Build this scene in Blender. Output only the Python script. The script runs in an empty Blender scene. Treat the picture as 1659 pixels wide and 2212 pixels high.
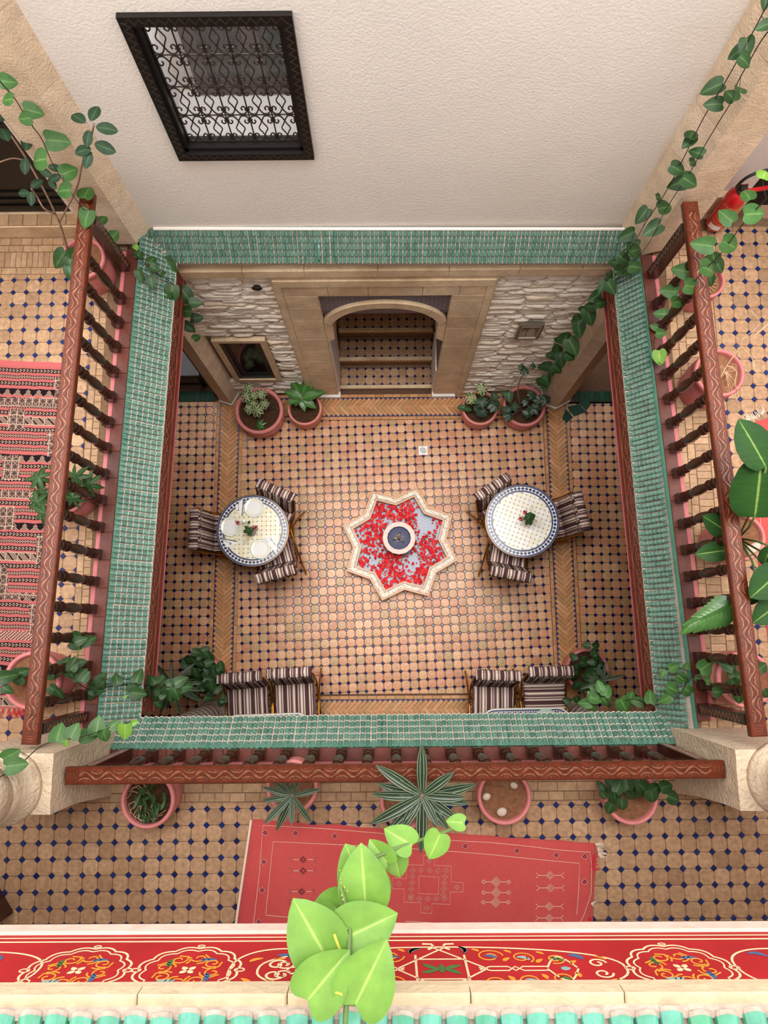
import bpy, math, random
from mathutils import Vector, Matrix, noise as mnoise
R = math.radians
random.seed(7)
rnd = random.random
def ru(a, b): return a + (b - a) * random.random()
SC = bpy.context.scene
COL = SC.collection

# ------------------------------------------------------------------ camera, sky, exposure
FPX = 1533.9
CAMZ = 8.278
th, ro, yaw = 0.166333710, -0.0331358606, R(1.5)
_rz = Matrix.Rotation(yaw, 3, 'Z')
_d = Vector((0, math.sin(th), -math.cos(th)))
_u = Vector((0, math.cos(th), math.sin(th)))
_r = Vector((1, 0, 0))
CR = _rz @ (_r * math.cos(ro) + _u * math.sin(ro))
CU = _rz @ (_r * -math.sin(ro) + _u * math.cos(ro))
CD = _rz @ _d
CP = Vector((0, 0, CAMZ))
cam = bpy.data.cameras.new('camera')
camo = bpy.data.objects.new('camera', cam)
COL.objects.link(camo)
cam.sensor_fit = 'VERTICAL'
cam.sensor_height = 36.0
cam.lens = 36.0 * FPX / 2212.0
cam.clip_start = 0.02
cam.clip_end = 200
m3 = Matrix((CR, CU, -CD)).transposed()
camo.matrix_world = Matrix.Translation(CP) @ m3.to_4x4()
SC.camera = camo

W = bpy.data.worlds.new('sky')
SC.world = W
W.use_nodes = True
bgn = W.node_tree.nodes['Background']
bgn.inputs[0].default_value = (1.0, 0.975, 0.955, 1)
bgn.inputs[1].default_value = 1.3
sun = bpy.data.lights.new('hazy_sun', 'SUN')
sun.energy = 2.75
sun.angle = R(46)
sun.color = (1.0, 0.97, 0.935)
suno = bpy.data.objects.new('hazy_sun', sun); COL.objects.link(suno)
suno.rotation_euler = (R(-5), 0, 0)
SC.view_settings.view_transform = 'Standard'
SC.view_settings.look = 'None'
SC.view_settings.exposure = 0.98
SC.view_settings.gamma = 1.0
SC.view_settings.use_curve_mapping = False

# where a line of sight of the photograph meets a height or a vertical plane of the courtyard
def ray(x, y): return CD * FPX + CR * (x - 829.5) - CU * (y - 1106.0)
def bz(x, y, z):
    v = ray(x, y); return CP + v * ((z - CAMZ) / v.z)
def bY(x, y, Y):
    v = ray(x, y); return CP + v * (Y / v.y)
def bX(x, y, X):
    v = ray(x, y); return CP + v * (X / v.x)
def pj(p):
    q = Vector(p) - CP; z = q.dot(CD)
    if z < 0.05: return (-9999, -9999)
    return (829.5 + FPX * q.dot(CR) / z, 1106.0 - FPX * q.dot(CU) / z)

# ------------------------------------------------------------------ materials
def lin(c):
    return tuple(((v / 255.0) / 12.92 if v / 255.0 <= 0.04045 else ((v / 255.0 + 0.055) / 1.055) ** 2.4) for v in c)
MATS = {}
def M(name, cols, rough=0.5, nz=None, bump=None, metal=0.0, spec=0.5, coat=0.0, attr='rnd', interp='LINEAR', alpha=1.0,
      trans=0.0, stretch=None, hue2=None, rvar=0.0, sheen=0.0, sss=0.0, obj_rnd=True):
    """cols: colours spread over a per-piece random number (object random + face attribute). nz = (scale, amount[, detail])."""
    m = bpy.data.materials.new(name); m.use_nodes = True
    nt = m.node_tree; N = nt.nodes; L = nt.links
    b = N['Principled BSDF']
    if len(cols) > 1:
        at = N.new('ShaderNodeAttribute'); at.attribute_name = attr
        src = at.outputs['Fac']
        if obj_rnd:
            oi = N.new('ShaderNodeObjectInfo')
            ad = N.new('ShaderNodeMath'); ad.operation = 'ADD'
            L.new(oi.outputs['Random'], ad.inputs[0]); L.new(at.outputs['Fac'], ad.inputs[1])
            fr = N.new('ShaderNodeMath'); fr.operation = 'FRACT'; L.new(ad.outputs[0], fr.inputs[0]); src = fr.outputs[0]
        cr = N.new('ShaderNodeValToRGB'); cr.color_ramp.interpolation = interp
        el = cr.color_ramp.elements
        n = len(cols)
        pos = [c[1] if isinstance(c[0], tuple) else None for c in cols]
        cc = [c[0] if isinstance(c[0], tuple) else c for c in cols]
        for i in range(n):
            p = pos[i] if pos[i] is not None else (i / (n - 1.0) if interp == 'LINEAR' else i / float(n))
            e = el[i] if i < 2 else el.new(p)
            e.position = p
        for i in range(n):
            el[i].color = lin(cc[i]) + (1,)
        L.new(src, cr.inputs[0])
        colour = cr.outputs[0]
    else:
        c = N.new('ShaderNodeRGB'); c.outputs[0].default_value = lin(cols[0]) + (1,); colour = c.outputs[0]
    geo = N.new('ShaderNodeNewGeometry')
    vec = geo.outputs['Position']
    if stretch:
        mp = N.new('ShaderNodeMapping'); mp.inputs['Scale'].default_value = stretch
        L.new(vec, mp.inputs['Vector']); vec = mp.outputs['Vector']
    if nz:
        t = N.new('ShaderNodeTexNoise'); t.inputs['Scale'].default_value = nz[0]
        t.inputs['Detail'].default_value = nz[2] if len(nz) > 2 else 4.0
        t.inputs['Roughness'].default_value = 0.6
        L.new(vec, t.inputs['Vector'])
        mr = N.new('ShaderNodeMapRange')
        mr.inputs['From Min'].default_value = 0.3; mr.inputs['From Max'].default_value = 0.7
        mr.inputs['To Min'].default_value = 1.0 - nz[1]; mr.inputs['To Max'].default_value = 1.0 + nz[1] * 0.55
        L.new(t.outputs['Fac'], mr.inputs['Value'])
        mx = N.new('ShaderNodeVectorMath'); mx.operation = 'SCALE'
        L.new(colour, mx.inputs[0]); L.new(mr.outputs[0], mx.inputs['Scale'])
        colour = mx.outputs[0]
        if hue2:
            t2 = N.new('ShaderNodeTexNoise'); t2.inputs['Scale'].default_value = hue2[1]; t2.inputs['Detail'].default_value = 3
            L.new(geo.outputs['Position'], t2.inputs['Vector'])
            m2 = N.new('ShaderNodeMapRange'); m2.inputs['From Min'].default_value = 0.45; m2.inputs['From Max'].default_value = 0.7
            m2.inputs['To Max'].default_value = hue2[2]
            L.new(t2.outputs['Fac'], m2.inputs['Value'])
            mi = N.new('ShaderNodeMix'); mi.data_type = 'RGBA'
            L.new(m2.outputs[0], mi.inputs['Factor']); L.new(colour, mi.inputs['A']); mi.inputs['B'].default_value = lin(hue2[0]) + (1,)
            colour = mi.outputs['Result']
    L.new(colour, b.inputs['Base Color'])
    b.inputs['Roughness'].default_value = rough
    if rvar:
        t3 = N.new('ShaderNodeTexNoise'); t3.inputs['Scale'].default_value = 30.0
        L.new(geo.outputs['Position'], t3.inputs['Vector'])
        m4 = N.new('ShaderNodeMapRange'); m4.inputs['To Min'].default_value = max(0.05, rough - rvar); m4.inputs['To Max'].default_value = rough + rvar
        L.new(t3.outputs['Fac'], m4.inputs['Value']); L.new(m4.outputs[0], b.inputs['Roughness'])
    b.inputs['Metallic'].default_value = metal
    b.inputs['Specular IOR Level'].default_value = spec
    b.inputs['Coat Weight'].default_value = coat
    b.inputs['Coat Roughness'].default_value = 0.12
    b.inputs['Alpha'].default_value = alpha
    b.inputs['Transmission Weight'].default_value = trans
    if sheen: b.inputs['Sheen Weight'].default_value = sheen
    if sss:
        b.inputs['Subsurface Weight'].default_value = sss
        b.inputs['Subsurface Radius'].default_value = (0.01, 0.01, 0.004)
        b.inputs['Subsurface Scale'].default_value = 0.2
    if bump:
        tb = N.new('ShaderNodeTexNoise'); tb.inputs['Scale'].default_value = bump[0]; tb.inputs['Detail'].default_value = 5
        L.new(vec, tb.inputs['Vector'])
        bn = N.new('ShaderNodeBump'); bn.inputs['Strength'].default_value = bump[1]; bn.inputs['Distance'].default_value = bump[2] if len(bump) > 2 else 0.01
        L.new(tb.outputs['Fac'], bn.inputs['Height']); L.new(bn.outputs[0], b.inputs['Normal'])
    MATS[name] = m
    return m

terra_g = M('terracotta_glossy', [(184, 124, 84), (212, 158, 116), (202, 138, 100), (196, 150, 102), (216, 168, 128), (194, 130, 94), (178, 144, 98), (208, 150, 114)],
            0.36, (85, 0.42, 6), (90, 0.25, 0.004), spec=0.45, rvar=0.12)
terra_m = M('terracotta_matt', [(166, 130, 98), (180, 144, 110), (170, 132, 100), (188, 152, 118), (156, 122, 92), (174, 136, 104)],
            0.55, (34, 0.34, 6), (90, 0.25, 0.004), spec=0.35, rvar=0.1)
brick_g = M('brick_strip', [(186, 126, 76), (198, 140, 92), (178, 122, 72), (172, 130, 80), (204, 148, 100)], 0.45, (60, 0.25), (90, 0.3, 0.004), spec=0.4)
brick_m = M('brick_pale', [(168, 136, 104), (182, 148, 114), (158, 126, 96), (172, 138, 106)], 0.6, (30, 0.22), (90, 0.3, 0.004), spec=0.3)
blue_t = M('blue_glaze', [(14, 30, 92), (18, 40, 104), (10, 24, 78), (30, 52, 112)], 0.16, (80, 0.25), spec=0.5)
green_dk = M('green_glaze_dark', [(16, 64, 44), (12, 54, 38), (20, 72, 50)], 0.45, (20, 0.3), spec=0.15)
grout_g = M('grout_dark', [(92, 64, 46)], 0.9, (40, 0.25))
grout_m = M('grout_brown', [(120, 92, 68)], 0.9, (40, 0.25))
blue_base = M('blue_bed', [(26, 44, 98)], 0.3, (60, 0.3))
green_t = M('green_roof_glaze', [(72, 112, 97), (84, 124, 108), (62, 102, 87), (90, 130, 114), (76, 116, 101)], 0.22, (70, 0.25), spec=0.5, coat=0.15)
green_near = M('turquoise_roof_glaze', [(92, 166, 148), (104, 178, 158), (84, 156, 138), (98, 168, 142)], 0.22, (60, 0.2), spec=0.6, coat=0.3, hue2=((52, 150, 100), 14, 0.6))
mortar = M('pink_mortar', [(184, 168, 154)], 0.9, (60, 0.25), (120, 0.4, 0.004))
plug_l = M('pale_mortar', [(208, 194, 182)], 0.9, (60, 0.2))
plug_shade = M('mortar_painted_shade', [(70, 92, 82)], 0.8)  # shadow lines between the far eave tiles, painted as dark mortar
green_paint = M('green_paint', [(80, 128, 108)], 0.5, (20, 0.2))
plaster = M('white_plaster', [(238, 231, 224)], 0.92, (1.4, 0.05), (60, 0.35, 0.012), spec=0.15, hue2=((234, 224, 212), 0.8, 0.5))
white_in = M('white_interior', [(226, 222, 220)], 0.8, (3, 0.04))
stone = M('limestone', [(226, 202, 174), (218, 194, 166), (232, 210, 184)], 0.9, (9, 0.16), (70, 0.6, 0.012), spec=0.2)
stone_d = M('limestone_portal', [(226, 200, 166), (232, 208, 174), (218, 192, 158)], 0.9, (8, 0.2), (60, 0.6, 0.012), spec=0.2, hue2=((150, 112, 70), 1.6, 0.4))
stone_w = M('cream_block', [(216, 196, 170)], 0.95, (10, 0.14), (45, 0.8, 0.02), spec=0.15)
ledger = M('ledger_stone', [(240, 228, 212), (234, 220, 202), (244, 234, 222), (226, 212, 196), (238, 220, 196)], 0.9, (12, 0.16), (50, 0.7, 0.014), spec=0.15)
ledger_bk = M('ledger_joint', [(120, 108, 94)], 0.95, (30, 0.3))
skirt_w = M('white_skirting', [(222, 218, 214)], 0.5, (10, 0.08))
terr_red = M('red_terracotta', [(84, 36, 22), (98, 40, 24), (74, 32, 24)], 0.45, (30, 0.3), spec=0.4)
pink_p = M('pink_paint', [(190, 104, 108)], 0.6, (16, 0.14))
pot_p = M('pink_pot', [(208, 128, 116), (214, 136, 124), (204, 122, 118)], 0.55, (14, 0.14), (60, 0.2, 0.004), spec=0.35)
pot_g = M('gallery_pot', [(206, 122, 122), (212, 130, 128), (200, 118, 116)], 0.5, (14, 0.12), (60, 0.2, 0.004), spec=0.35)
soil = M('soil', [(84, 58, 42)], 1.0, (50, 0.5, 8), (60, 1.0, 0.03), spec=0.1)
soil_l = M('dry_soil', [(138, 96, 70)], 1.0, (40, 0.3, 8), (60, 0.8, 0.02), spec=0.1)
wood_r = M('varnished_rail', [(96, 36, 10)], 0.36, (9, 0.45, 6), (40, 0.1, 0.004), spec=0.28, coat=0.08, stretch=(3, 3, 3))
wood_d = M('dark_turned_wood', [(62, 28, 17), (54, 25, 16)], 0.24, (22, 0.14), spec=0.4, coat=0.12)
wood_c = M('carving_highlight_tone', [(134, 88, 66)], 0.2, (60, 0.6), spec=0.6, coat=0.4)  # lighter than the rail: highlights of the carving put into its colour
wood_b = M('black_wood', [(22, 17, 15)], 0.4, (20, 0.3), spec=0.4)
wood_bc = M('black_wood_carving', [(58, 46, 40)], 0.4, (30, 0.3), spec=0.4)
wood_br = M('brown_sash', [(52, 26, 20)], 0.4, (14, 0.3), spec=0.4)
iron = M('wrought_iron', [(46, 36, 30)], 0.45, (40, 0.2), spec=0.4)
glass_d = M('dark_glass', [(30, 24, 27)], 0.06, spec=0.18)
glass_d2 = M('dark_green_glass', [(22, 27, 27)], 0.06, spec=0.18)
red_beam = M('red_brown_beam', [(112, 44, 30)], 0.5, (12, 0.3), spec=0.3)
red_panel = M('red_painted_panel', [(168, 30, 36)], 0.5, (8, 0.16), spec=0.3)
red_line = M('thin_beige_line', [(196, 136, 108)], 0.6)
cream_p = M('cream_paint', [(238, 196, 154)], 0.6, (60, 0.1))
orange_p = M('orange_paint', [(232, 142, 40)], 0.6, (60, 0.1))
bluep = M('slate_blue_paint', [(66, 92, 132)], 0.6, (60, 0.15))
greyp = M('grey_blue_paint', [(136, 160, 160)], 0.6, (60, 0.15))
greenp = M('green_leaf_paint', [(66, 104, 52)], 0.6, (60, 0.15))
plaster_pk = M('pinkish_plaster', [(222, 186, 172)], 0.8, (30, 0.14), (50, 0.4, 0.006))
ledge_st = M('cream_ledge', [(206, 184, 152)], 0.9, (22, 0.14), (50, 0.6, 0.008))
rug_red = M('red_wool', [(200, 84, 82)], 0.95, (220, 0.18), (300, 0.5, 0.003), spec=0.1, sheen=0.2, hue2=((186, 66, 68), 2.2, 0.6))
rug_dk = M('dark_red_wool', [(170, 46, 56)], 0.95, (200, 0.15), (300, 0.5, 0.003), spec=0.1)
yarn_w = M('cream_yarn', [(228, 206, 186)], 0.95)
yarn_n = M('navy_yarn', [(42, 32, 52)], 0.95)
yarn_o = M('olive_yarn', [(120, 92, 72)], 0.95)
yarn_r = M('red_yarn', [(206, 40, 60)], 0.95)
white_c = M('white_china', [(240, 240, 238)], 0.12, spec=0.5)
china_g = M('pale_green_rim', [(186, 206, 194)], 0.15)
china_c = M('cream_band', [(232, 216, 184)], 0.15)
steel = M('steel', [(190, 190, 192)], 0.2, metal=1.0)
linen = M('white_linen', [(238, 238, 236)], 0.9)
brass = M('gold_metal', [(176, 120, 48)], 0.3, (30, 0.25), metal=0.9)
brass_l = M('brass_cap', [(226, 190, 110)], 0.25, metal=0.9)
mos_w = M('cream_mosaic', [(236, 224, 190), (238, 230, 204), (232, 218, 178), (240, 236, 218)], 0.25, (40, 0.06))
mos_w2 = M('white_mosaic', [(236, 232, 222), (240, 238, 232), (236, 230, 204), (232, 226, 220)], 0.25, (40, 0.06))
mos_grout = M('mosaic_grout', [(176, 164, 146)], 0.8)
mos_k = M('black_mosaic', [(38, 40, 44)], 0.3)
mos_b = M('blue_mosaic', [(34, 58, 118), (44, 72, 134), (28, 48, 102)], 0.2)
ochre = M('ochre_glaze', [(192, 118, 18), (180, 108, 14)], 0.3, (60, 0.2))
star_w = M('star_mosaic', [(232, 218, 186), (240, 230, 206), (214, 178, 132), (200, 130, 96), (236, 226, 200), (226, 204, 160)], 0.3, interp='CONSTANT')
star_b = M('star_blue_mosaic', [(92, 104, 124), (70, 82, 104), (150, 156, 160)], 0.25)
pinkmos = M('pink_mosaic', [(206, 166, 150), (218, 190, 174), (194, 146, 132)], 0.35)
bowl_b = M('navy_mosaic', [(28, 32, 72), (38, 44, 88), (20, 24, 58)], 0.35, spec=0.3)
grey_st = M('grey_stone', [(176, 164, 152)], 0.7, (20, 0.15))
pool_b = M('pool_tile', [(104, 114, 146), (120, 130, 158), (92, 102, 134)], 0.2, (30, 0.2))
petal_r = M('red_petal', [(196, 22, 34), (222, 40, 50), (176, 14, 28), (208, 60, 66), (230, 34, 40)], 0.55, spec=0.3)
petal_o = M('dry_petal', [(190, 130, 74), (206, 150, 96), (96, 40, 30), (60, 22, 24)], 0.6, interp='CONSTANT')
leaf_p = M('pothos_leaf', [((104, 142, 76), 0.0), ((66, 106, 52), 0.12), ((58, 96, 46), 1.0)], 0.45, (30, 0.2), attr='u', obj_rnd=False, spec=0.28)
leaf_pl = M('pothos_leaf_bright', [((164, 188, 96), 0.0), ((116, 158, 62), 0.07), ((100, 144, 50), 1.0)], 0.45, (30, 0.18), attr='u', obj_rnd=False, spec=0.4, sss=0.15)
leaf_pd = M('pothos_leaf_deep', [((84, 116, 66), 0.0), ((46, 78, 38), 0.14), ((40, 68, 34), 1.0)], 0.45, (30, 0.25), attr='u', obj_rnd=False, spec=0.28)
leaf_rb = M('rubber_leaf', [((70, 92, 66), 0.0), ((44, 66, 46), 0.14), ((36, 56, 40), 1.0)], 0.55, (30, 0.2), attr='u', obj_rnd=False, spec=0.12)
leaf_dr = M('striped_strap_leaf', [((40, 60, 42), 0.0), ((36, 56, 40), 0.26), ((150, 160, 130), 0.33), ((150, 160, 130), 0.37), ((34, 54, 38), 0.46), ((34, 54, 38), 0.74), ((136, 148, 118), 0.82), ((130, 142, 112), 0.86), ((38, 58, 42), 0.96)], 0.45, (20, 0.18), attr='u', obj_rnd=False, spec=0.28)
leaf_gr = M('green_strap_leaf', [((96, 142, 66), 0.0), ((62, 106, 44), 0.2), ((54, 96, 42), 1.0)], 0.35, (20, 0.2), attr='u', obj_rnd=False)
leaf_sc = M('variegated_leaflet', [((84, 108, 72), 0.0), ((48, 74, 50), 0.25), ((58, 84, 54), 0.6), ((206, 206, 142), 0.88), ((206, 206, 142), 1.0)], 0.45, (30, 0.2), attr='u', obj_rnd=False)
leaf_sd = M('dark_leaflet', [((70, 92, 64), 0.0), ((42, 66, 46), 0.25), ((38, 60, 42), 1.0)], 0.45, (30, 0.2), attr='u', obj_rnd=False)
leaf_bp = M('broad_leaf', [((128, 150, 80), 0.0), ((110, 136, 68), 0.03), ((42, 78, 32), 0.06), ((32, 64, 26), 1.0)], 0.5, (12, 0.2), attr='u', obj_rnd=False, stretch=(1, 6, 1), spec=0.12)
stem_g = M('green_stem', [(92, 120, 58)], 0.5, (40, 0.2))
stem_y = M('yellow_green_stem', [(176, 178, 66)], 0.5, (40, 0.2))
stem_k = M('dark_vine', [(40, 38, 30)], 0.6, (40, 0.2))
bark = M('pale_bark', [(146, 116, 96)], 0.8, (60, 0.3))
root_p = M('pale_root', [(206, 168, 134)], 0.8, (60, 0.2))
rose_r = M('rose_red', [(168, 10, 28)], 0.6)
rose_w = M('rose_cream', [(236, 226, 200)], 0.6)
pebble = M('pebble', [(206, 186, 164), (196, 178, 170)], 0.6, (40, 0.15))
ext_red = M('extinguisher_red', [(192, 18, 30)], 0.25, (6, 0.08), coat=0.5)
rubber = M('black_rubber', [(24, 24, 26)], 0.4)
paper = M('white_paper', [(230, 228, 222)], 0.8)
gold_l = M('gold_print', [(214, 140, 70)], 0.5)
granite = M('speckled_granite', [(92, 92, 98)], 0.4, (160, 0.9, 8))
tile_sp = M('indigo_panel', [(74, 66, 82)], 0.4, (10, 0.2))
tile_sp2 = M('indigo_panel_lines', [(132, 122, 132)], 0.4)
door_k = M('black_door', [(8, 7, 7)], 0.35, (14, 0.3), spec=0.4)
ceil_m = M('ceiling_wood', [(110, 74, 50)], 0.7, (10, 0.25))
photo_bg = M('sepia_print', [(112, 98, 86)], 0.4, (20, 0.12))
photo_fg = M('sepia_light', [(166, 152, 136)], 0.4)
frame_g = M('grey_green_frame', [(96, 88, 76)], 0.35, (40, 0.2))
plastic_k = M('black_plastic', [(30, 26, 24)], 0.5)
# water: clear, glossy
water = M('water', [(150, 160, 180)], 0.03, spec=0.6, alpha=0.25)
# pane: clear glass
pane_m = M('clear_pane', [(230, 232, 232)], 0.02, spec=0.4, alpha=0.10)

# striped cloth: colour by the 'u' coordinate woven along the cloth
def cloth_mat():
    m = M('striped_cloth', [(96, 64, 62), (96, 64, 62)], 0.95, (400, 0.2), (200, 0.3, 0.002), attr='u', obj_rnd=False, spec=0.1)
    for n in m.node_tree.nodes:
        if n.type == 'VALTORGB': cr = n.color_ramp
    cr.interpolation = 'CONSTANT'
    seq = [((84, 58, 58), .12), ((214, 196, 182), .05), ((120, 88, 84), .05), ((222, 206, 192), .10), ((104, 76, 74), .04), ((150, 118, 112), .05), ((214, 196, 182), .03),
           ((78, 54, 56), .10), ((150, 122, 114), .04), ((220, 204, 190), .08), ((126, 94, 90), .06), ((84, 58, 58), .05), ((206, 188, 174), .04), ((110, 80, 78), .06), ((216, 198, 184), .06), ((78, 52, 52), .07)]
    p = 0.0
    for i, (c, w) in enumerate(seq):
        e = cr.elements[i] if i < 2 else cr.elements.new(min(0.999, p))
        e.position = min(0.999, p); p += w
    for i, (c, w) in enumerate(seq): cr.elements[i].color = lin(c) + (1,)
    nt = m.node_tree
    rampn = [n for n in nt.nodes if n.type == 'VALTORGB'][0]; at = [n for n in nt.nodes if n.type == 'ATTRIBUTE'][0]
    fr = nt.nodes.new('ShaderNodeMath'); fr.operation = 'FRACT'
    nt.links.new(at.outputs['Fac'], fr.inputs[0]); nt.links.new(fr.outputs[0], rampn.inputs[0])
    return m
cloth = cloth_mat()
def col_attr_mat(name, rough):
    m = bpy.data.materials.new(name); m.use_nodes = True
    nt = m.node_tree; b = nt.nodes['Principled BSDF']
    a = nt.nodes.new('ShaderNodeAttribute'); a.attribute_name = 'dye'
    t = nt.nodes.new('ShaderNodeTexNoise'); t.inputs['Scale'].default_value = 260
    g = nt.nodes.new('ShaderNodeNewGeometry'); nt.links.new(g.outputs['Position'], t.inputs['Vector'])
    bn = nt.nodes.new('ShaderNodeBump'); bn.inputs['Strength'].default_value = 0.5; bn.inputs['Distance'].default_value = 0.003
    nt.links.new(t.outputs['Fac'], bn.inputs['Height']); nt.links.new(bn.outputs[0], b.inputs['Normal'])
    nt.links.new(a.outputs['Color'], b.inputs['Base Color']); b.inputs['Roughness'].default_value = rough; b.inputs['Specular IOR Level'].default_value = 0.1
    return m
dyed = col_attr_mat('dyed_wool', 0.95)

# ------------------------------------------------------------------ mesh builder
class MB:
    def __init__(s):
        s.v = []; s.f = []; s.r = []; s.u = []; s.mi = []; s.c = []; s.m = 0
    def add(s, verts, faces, r=0.0, u=None, c=None):
        o = len(s.v)
        s.v.extend([tuple(p) for p in verts])
        s.u.extend(u if u is not None else [0.0] * len(verts))
        for f in faces:
            s.f.append([i + o for i in f]); s.r.append(r); s.mi.append(s.m)
            if c is not None: s.c.append(c)
        return s
    def box(s, c, d, rz=0.0, r=0.0, ry=0.0, rx=0.0, bev=0.0):
        hx, hy, hz = d[0] / 2, d[1] / 2, d[2] / 2
        mt = Matrix.Rotation(rz, 3, 'Z') @ Matrix.Rotation(ry, 3, 'Y') @ Matrix.Rotation(rx, 3, 'X')
        if bev <= 0:
            P = [(-hx, -hy, -hz), (hx, -hy, -hz), (hx, hy, -hz), (-hx, hy, -hz), (-hx, -hy, hz), (hx, -hy, hz), (hx, hy, hz), (-hx, hy, hz)]
            F = [(3, 2, 1, 0), (4, 5, 6, 7), (0, 1, 5, 4), (1, 2, 6, 5), (2, 3, 7, 6), (3, 0, 4, 7)]
        else:
            b = bev
            P = [(-hx, -hy, -hz), (hx, -hy, -hz), (hx, hy, -hz), (-hx, hy, -hz), (-hx, -hy, hz - b), (hx, -hy, hz - b), (hx, hy, hz - b), (-hx, hy, hz - b),
                 (-hx + b, -hy + b, hz), (hx - b, -hy + b, hz), (hx - b, hy - b, hz), (-hx + b, hy - b, hz)]
            F = [(3, 2, 1, 0), (0, 1, 5, 4), (1, 2, 6, 5), (2, 3, 7, 6), (3, 0, 4, 7), (4, 5, 9, 8), (5, 6, 10, 9), (6, 7, 11, 10), (7, 4, 8, 11), (8, 9, 10, 11)]
        cv = Vector(c)
        return s.add([cv + mt @ Vector(p) for p in P], F, r)
    def bx(s, x0, x1, y0, y1, z0, z1, r=0.0):
        return s.box(((x0 + x1) / 2, (y0 + y1) / 2, (z0 + z1) / 2), (x1 - x0, y1 - y0, z1 - z0), r=r)
    def prism(s, poly, z0, z1, r=0.0, inset=0.0):
        n = len(poly)
        P = [(x, y, z0) for x, y in poly] + [(x, y, z1) for x, y in poly]
        F = [tuple(range(n - 1, -1, -1)), tuple(range(n, 2 * n))] + [(i, (i + 1) % n, n + (i + 1) % n, n + i) for i in range(n)]
        return s.add(P, F, r)
    def prismY(s, poly, y0, y1, r=0.0):     # polygon in (x, z), extruded along Y
        n = len(poly)
        P = [(x, y0, z) for x, z in poly] + [(x, y1, z) for x, z in poly]
        F = [tuple(range(n)), tuple(range(2 * n - 1, n - 1, -1))] + [((i + 1) % n, i, n + i, n + (i + 1) % n) for i in range(n)]
        return s.add(P, F, r)
    def lathe(s, prof, seg=24, c=(0, 0, 0), r=0.0, a0=0.0, sx=1.0, sy=1.0, flip=False, caps=True):
        P = []; F = []
        for (rad, z) in prof:
            for k in range(seg):
                a = a0 + 2 * math.pi * k / seg
                P.append((c[0] + rad * math.cos(a) * sx, c[1] + rad * math.sin(a) * sy, c[2] + z))
        for i in range(len(prof) - 1):
            for k in range(seg):
                q = (i * seg + k, i * seg + (k + 1) % seg, (i + 1) * seg + (k + 1) % seg, (i + 1) * seg + k)
                F.append(q[::-1] if flip else q)
        if caps and prof[-1][0] > 1e-6: F.append(tuple((len(prof) - 1) * seg + k for k in range(seg)))
        if caps and prof[0][0] > 1e-6: F.append(tuple(k for k in range(seg - 1, -1, -1)))
        return s.add(P, F, r)
    def tube(s, pts, rad, seg=6, r=0.0, cap=True):
        pts = [Vector(p) for p in pts]; n = len(pts)
        if n < 2: return s
        P = []; F = []
        up = Vector((0, 0, 1))
        prev = None
        for i in range(n):
            t = (pts[min(i + 1, n - 1)] - pts[max(i - 1, 0)])
            if t.length < 1e-9: t = Vector((0, 0, 1))
            t.normalize()
            if prev is None:
                a = t.cross(up)
                if a.length < 0.05: a = t.cross(Vector((1, 0, 0)))
            else:
                a = prev - t * prev.dot(t)
                if a.length < 1e-6: a = t.cross(up)
            a.normalize(); prev = a; b = t.cross(a)
            rr = rad[i] if isinstance(rad, (list, tuple)) else rad
            for k in range(seg):
                w = 2 * math.pi * k / seg
                P.append(pts[i] + a * (rr * math.cos(w)) + b * (rr * math.sin(w)))
        for i in range(n - 1):
            for k in range(seg):
                F.append((i * seg + k, i * seg + (k + 1) % seg, (i + 1) * seg + (k + 1) % seg, (i + 1) * seg + k))
        if cap:
            F.append(tuple(range(seg - 1, -1, -1))); F.append(tuple((n - 1) * seg + k for k in range(seg)))
        return s.add(P, F, r)
    def ribbon(s, pts, w, nrm, h=0.0008, r=0.0):      # flat line of width w lying on a surface with normal nrm, h proud
        nrm = Vector(nrm).normalized(); pts = [Vector(p) for p in pts]; n = len(pts)
        P = []; F = []
        for i in range(n):
            t = pts[min(i + 1, n - 1)] - pts[max(i - 1, 0)]
            if t.length < 1e-9: t = Vector((1, 0, 0))
            sd = nrm.cross(t).normalized()
            ww = w[i] if isinstance(w, (list, tuple)) else w
            P += [pts[i] - sd * ww / 2, pts[i] - sd * ww * 0.32 + nrm * h, pts[i] + sd * ww * 0.32 + nrm * h, pts[i] + sd * ww / 2]
        for i in range(n - 1):
            for k in range(3):
                F.append((i * 4 + k, (i + 1) * 4 + k, (i + 1) * 4 + k + 1, i * 4 + k + 1))
        return s.add(P, F, r)
    def mesh(s, name, mats, smooth=False):
        me = bpy.data.meshes.new(name)
        me.from_pydata(s.v, [], s.f)
        for mm in (mats if isinstance(mats, (list, tuple)) else [mats]): me.materials.append(mm)
        if any(s.mi): me.polygons.foreach_set('material_index', s.mi)
        if any(s.r):
            a = me.attributes.new('rnd', 'FLOAT', 'FACE'); a.data.foreach_set('value', s.r)
        if any(s.u):
            a = me.attributes.new('u', 'FLOAT', 'POINT'); a.data.foreach_set('value', s.u)
        if s.c:
            a = me.attributes.new('dye', 'FLOAT_COLOR', 'FACE')
            fl = []
            for c in s.c: fl.extend((c[0], c[1], c[2], 1.0))
            a.data.foreach_set('color', fl)
        if smooth: me.polygons.foreach_set('use_smooth', [True] * len(me.polygons))
        me.update()
        return me

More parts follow.
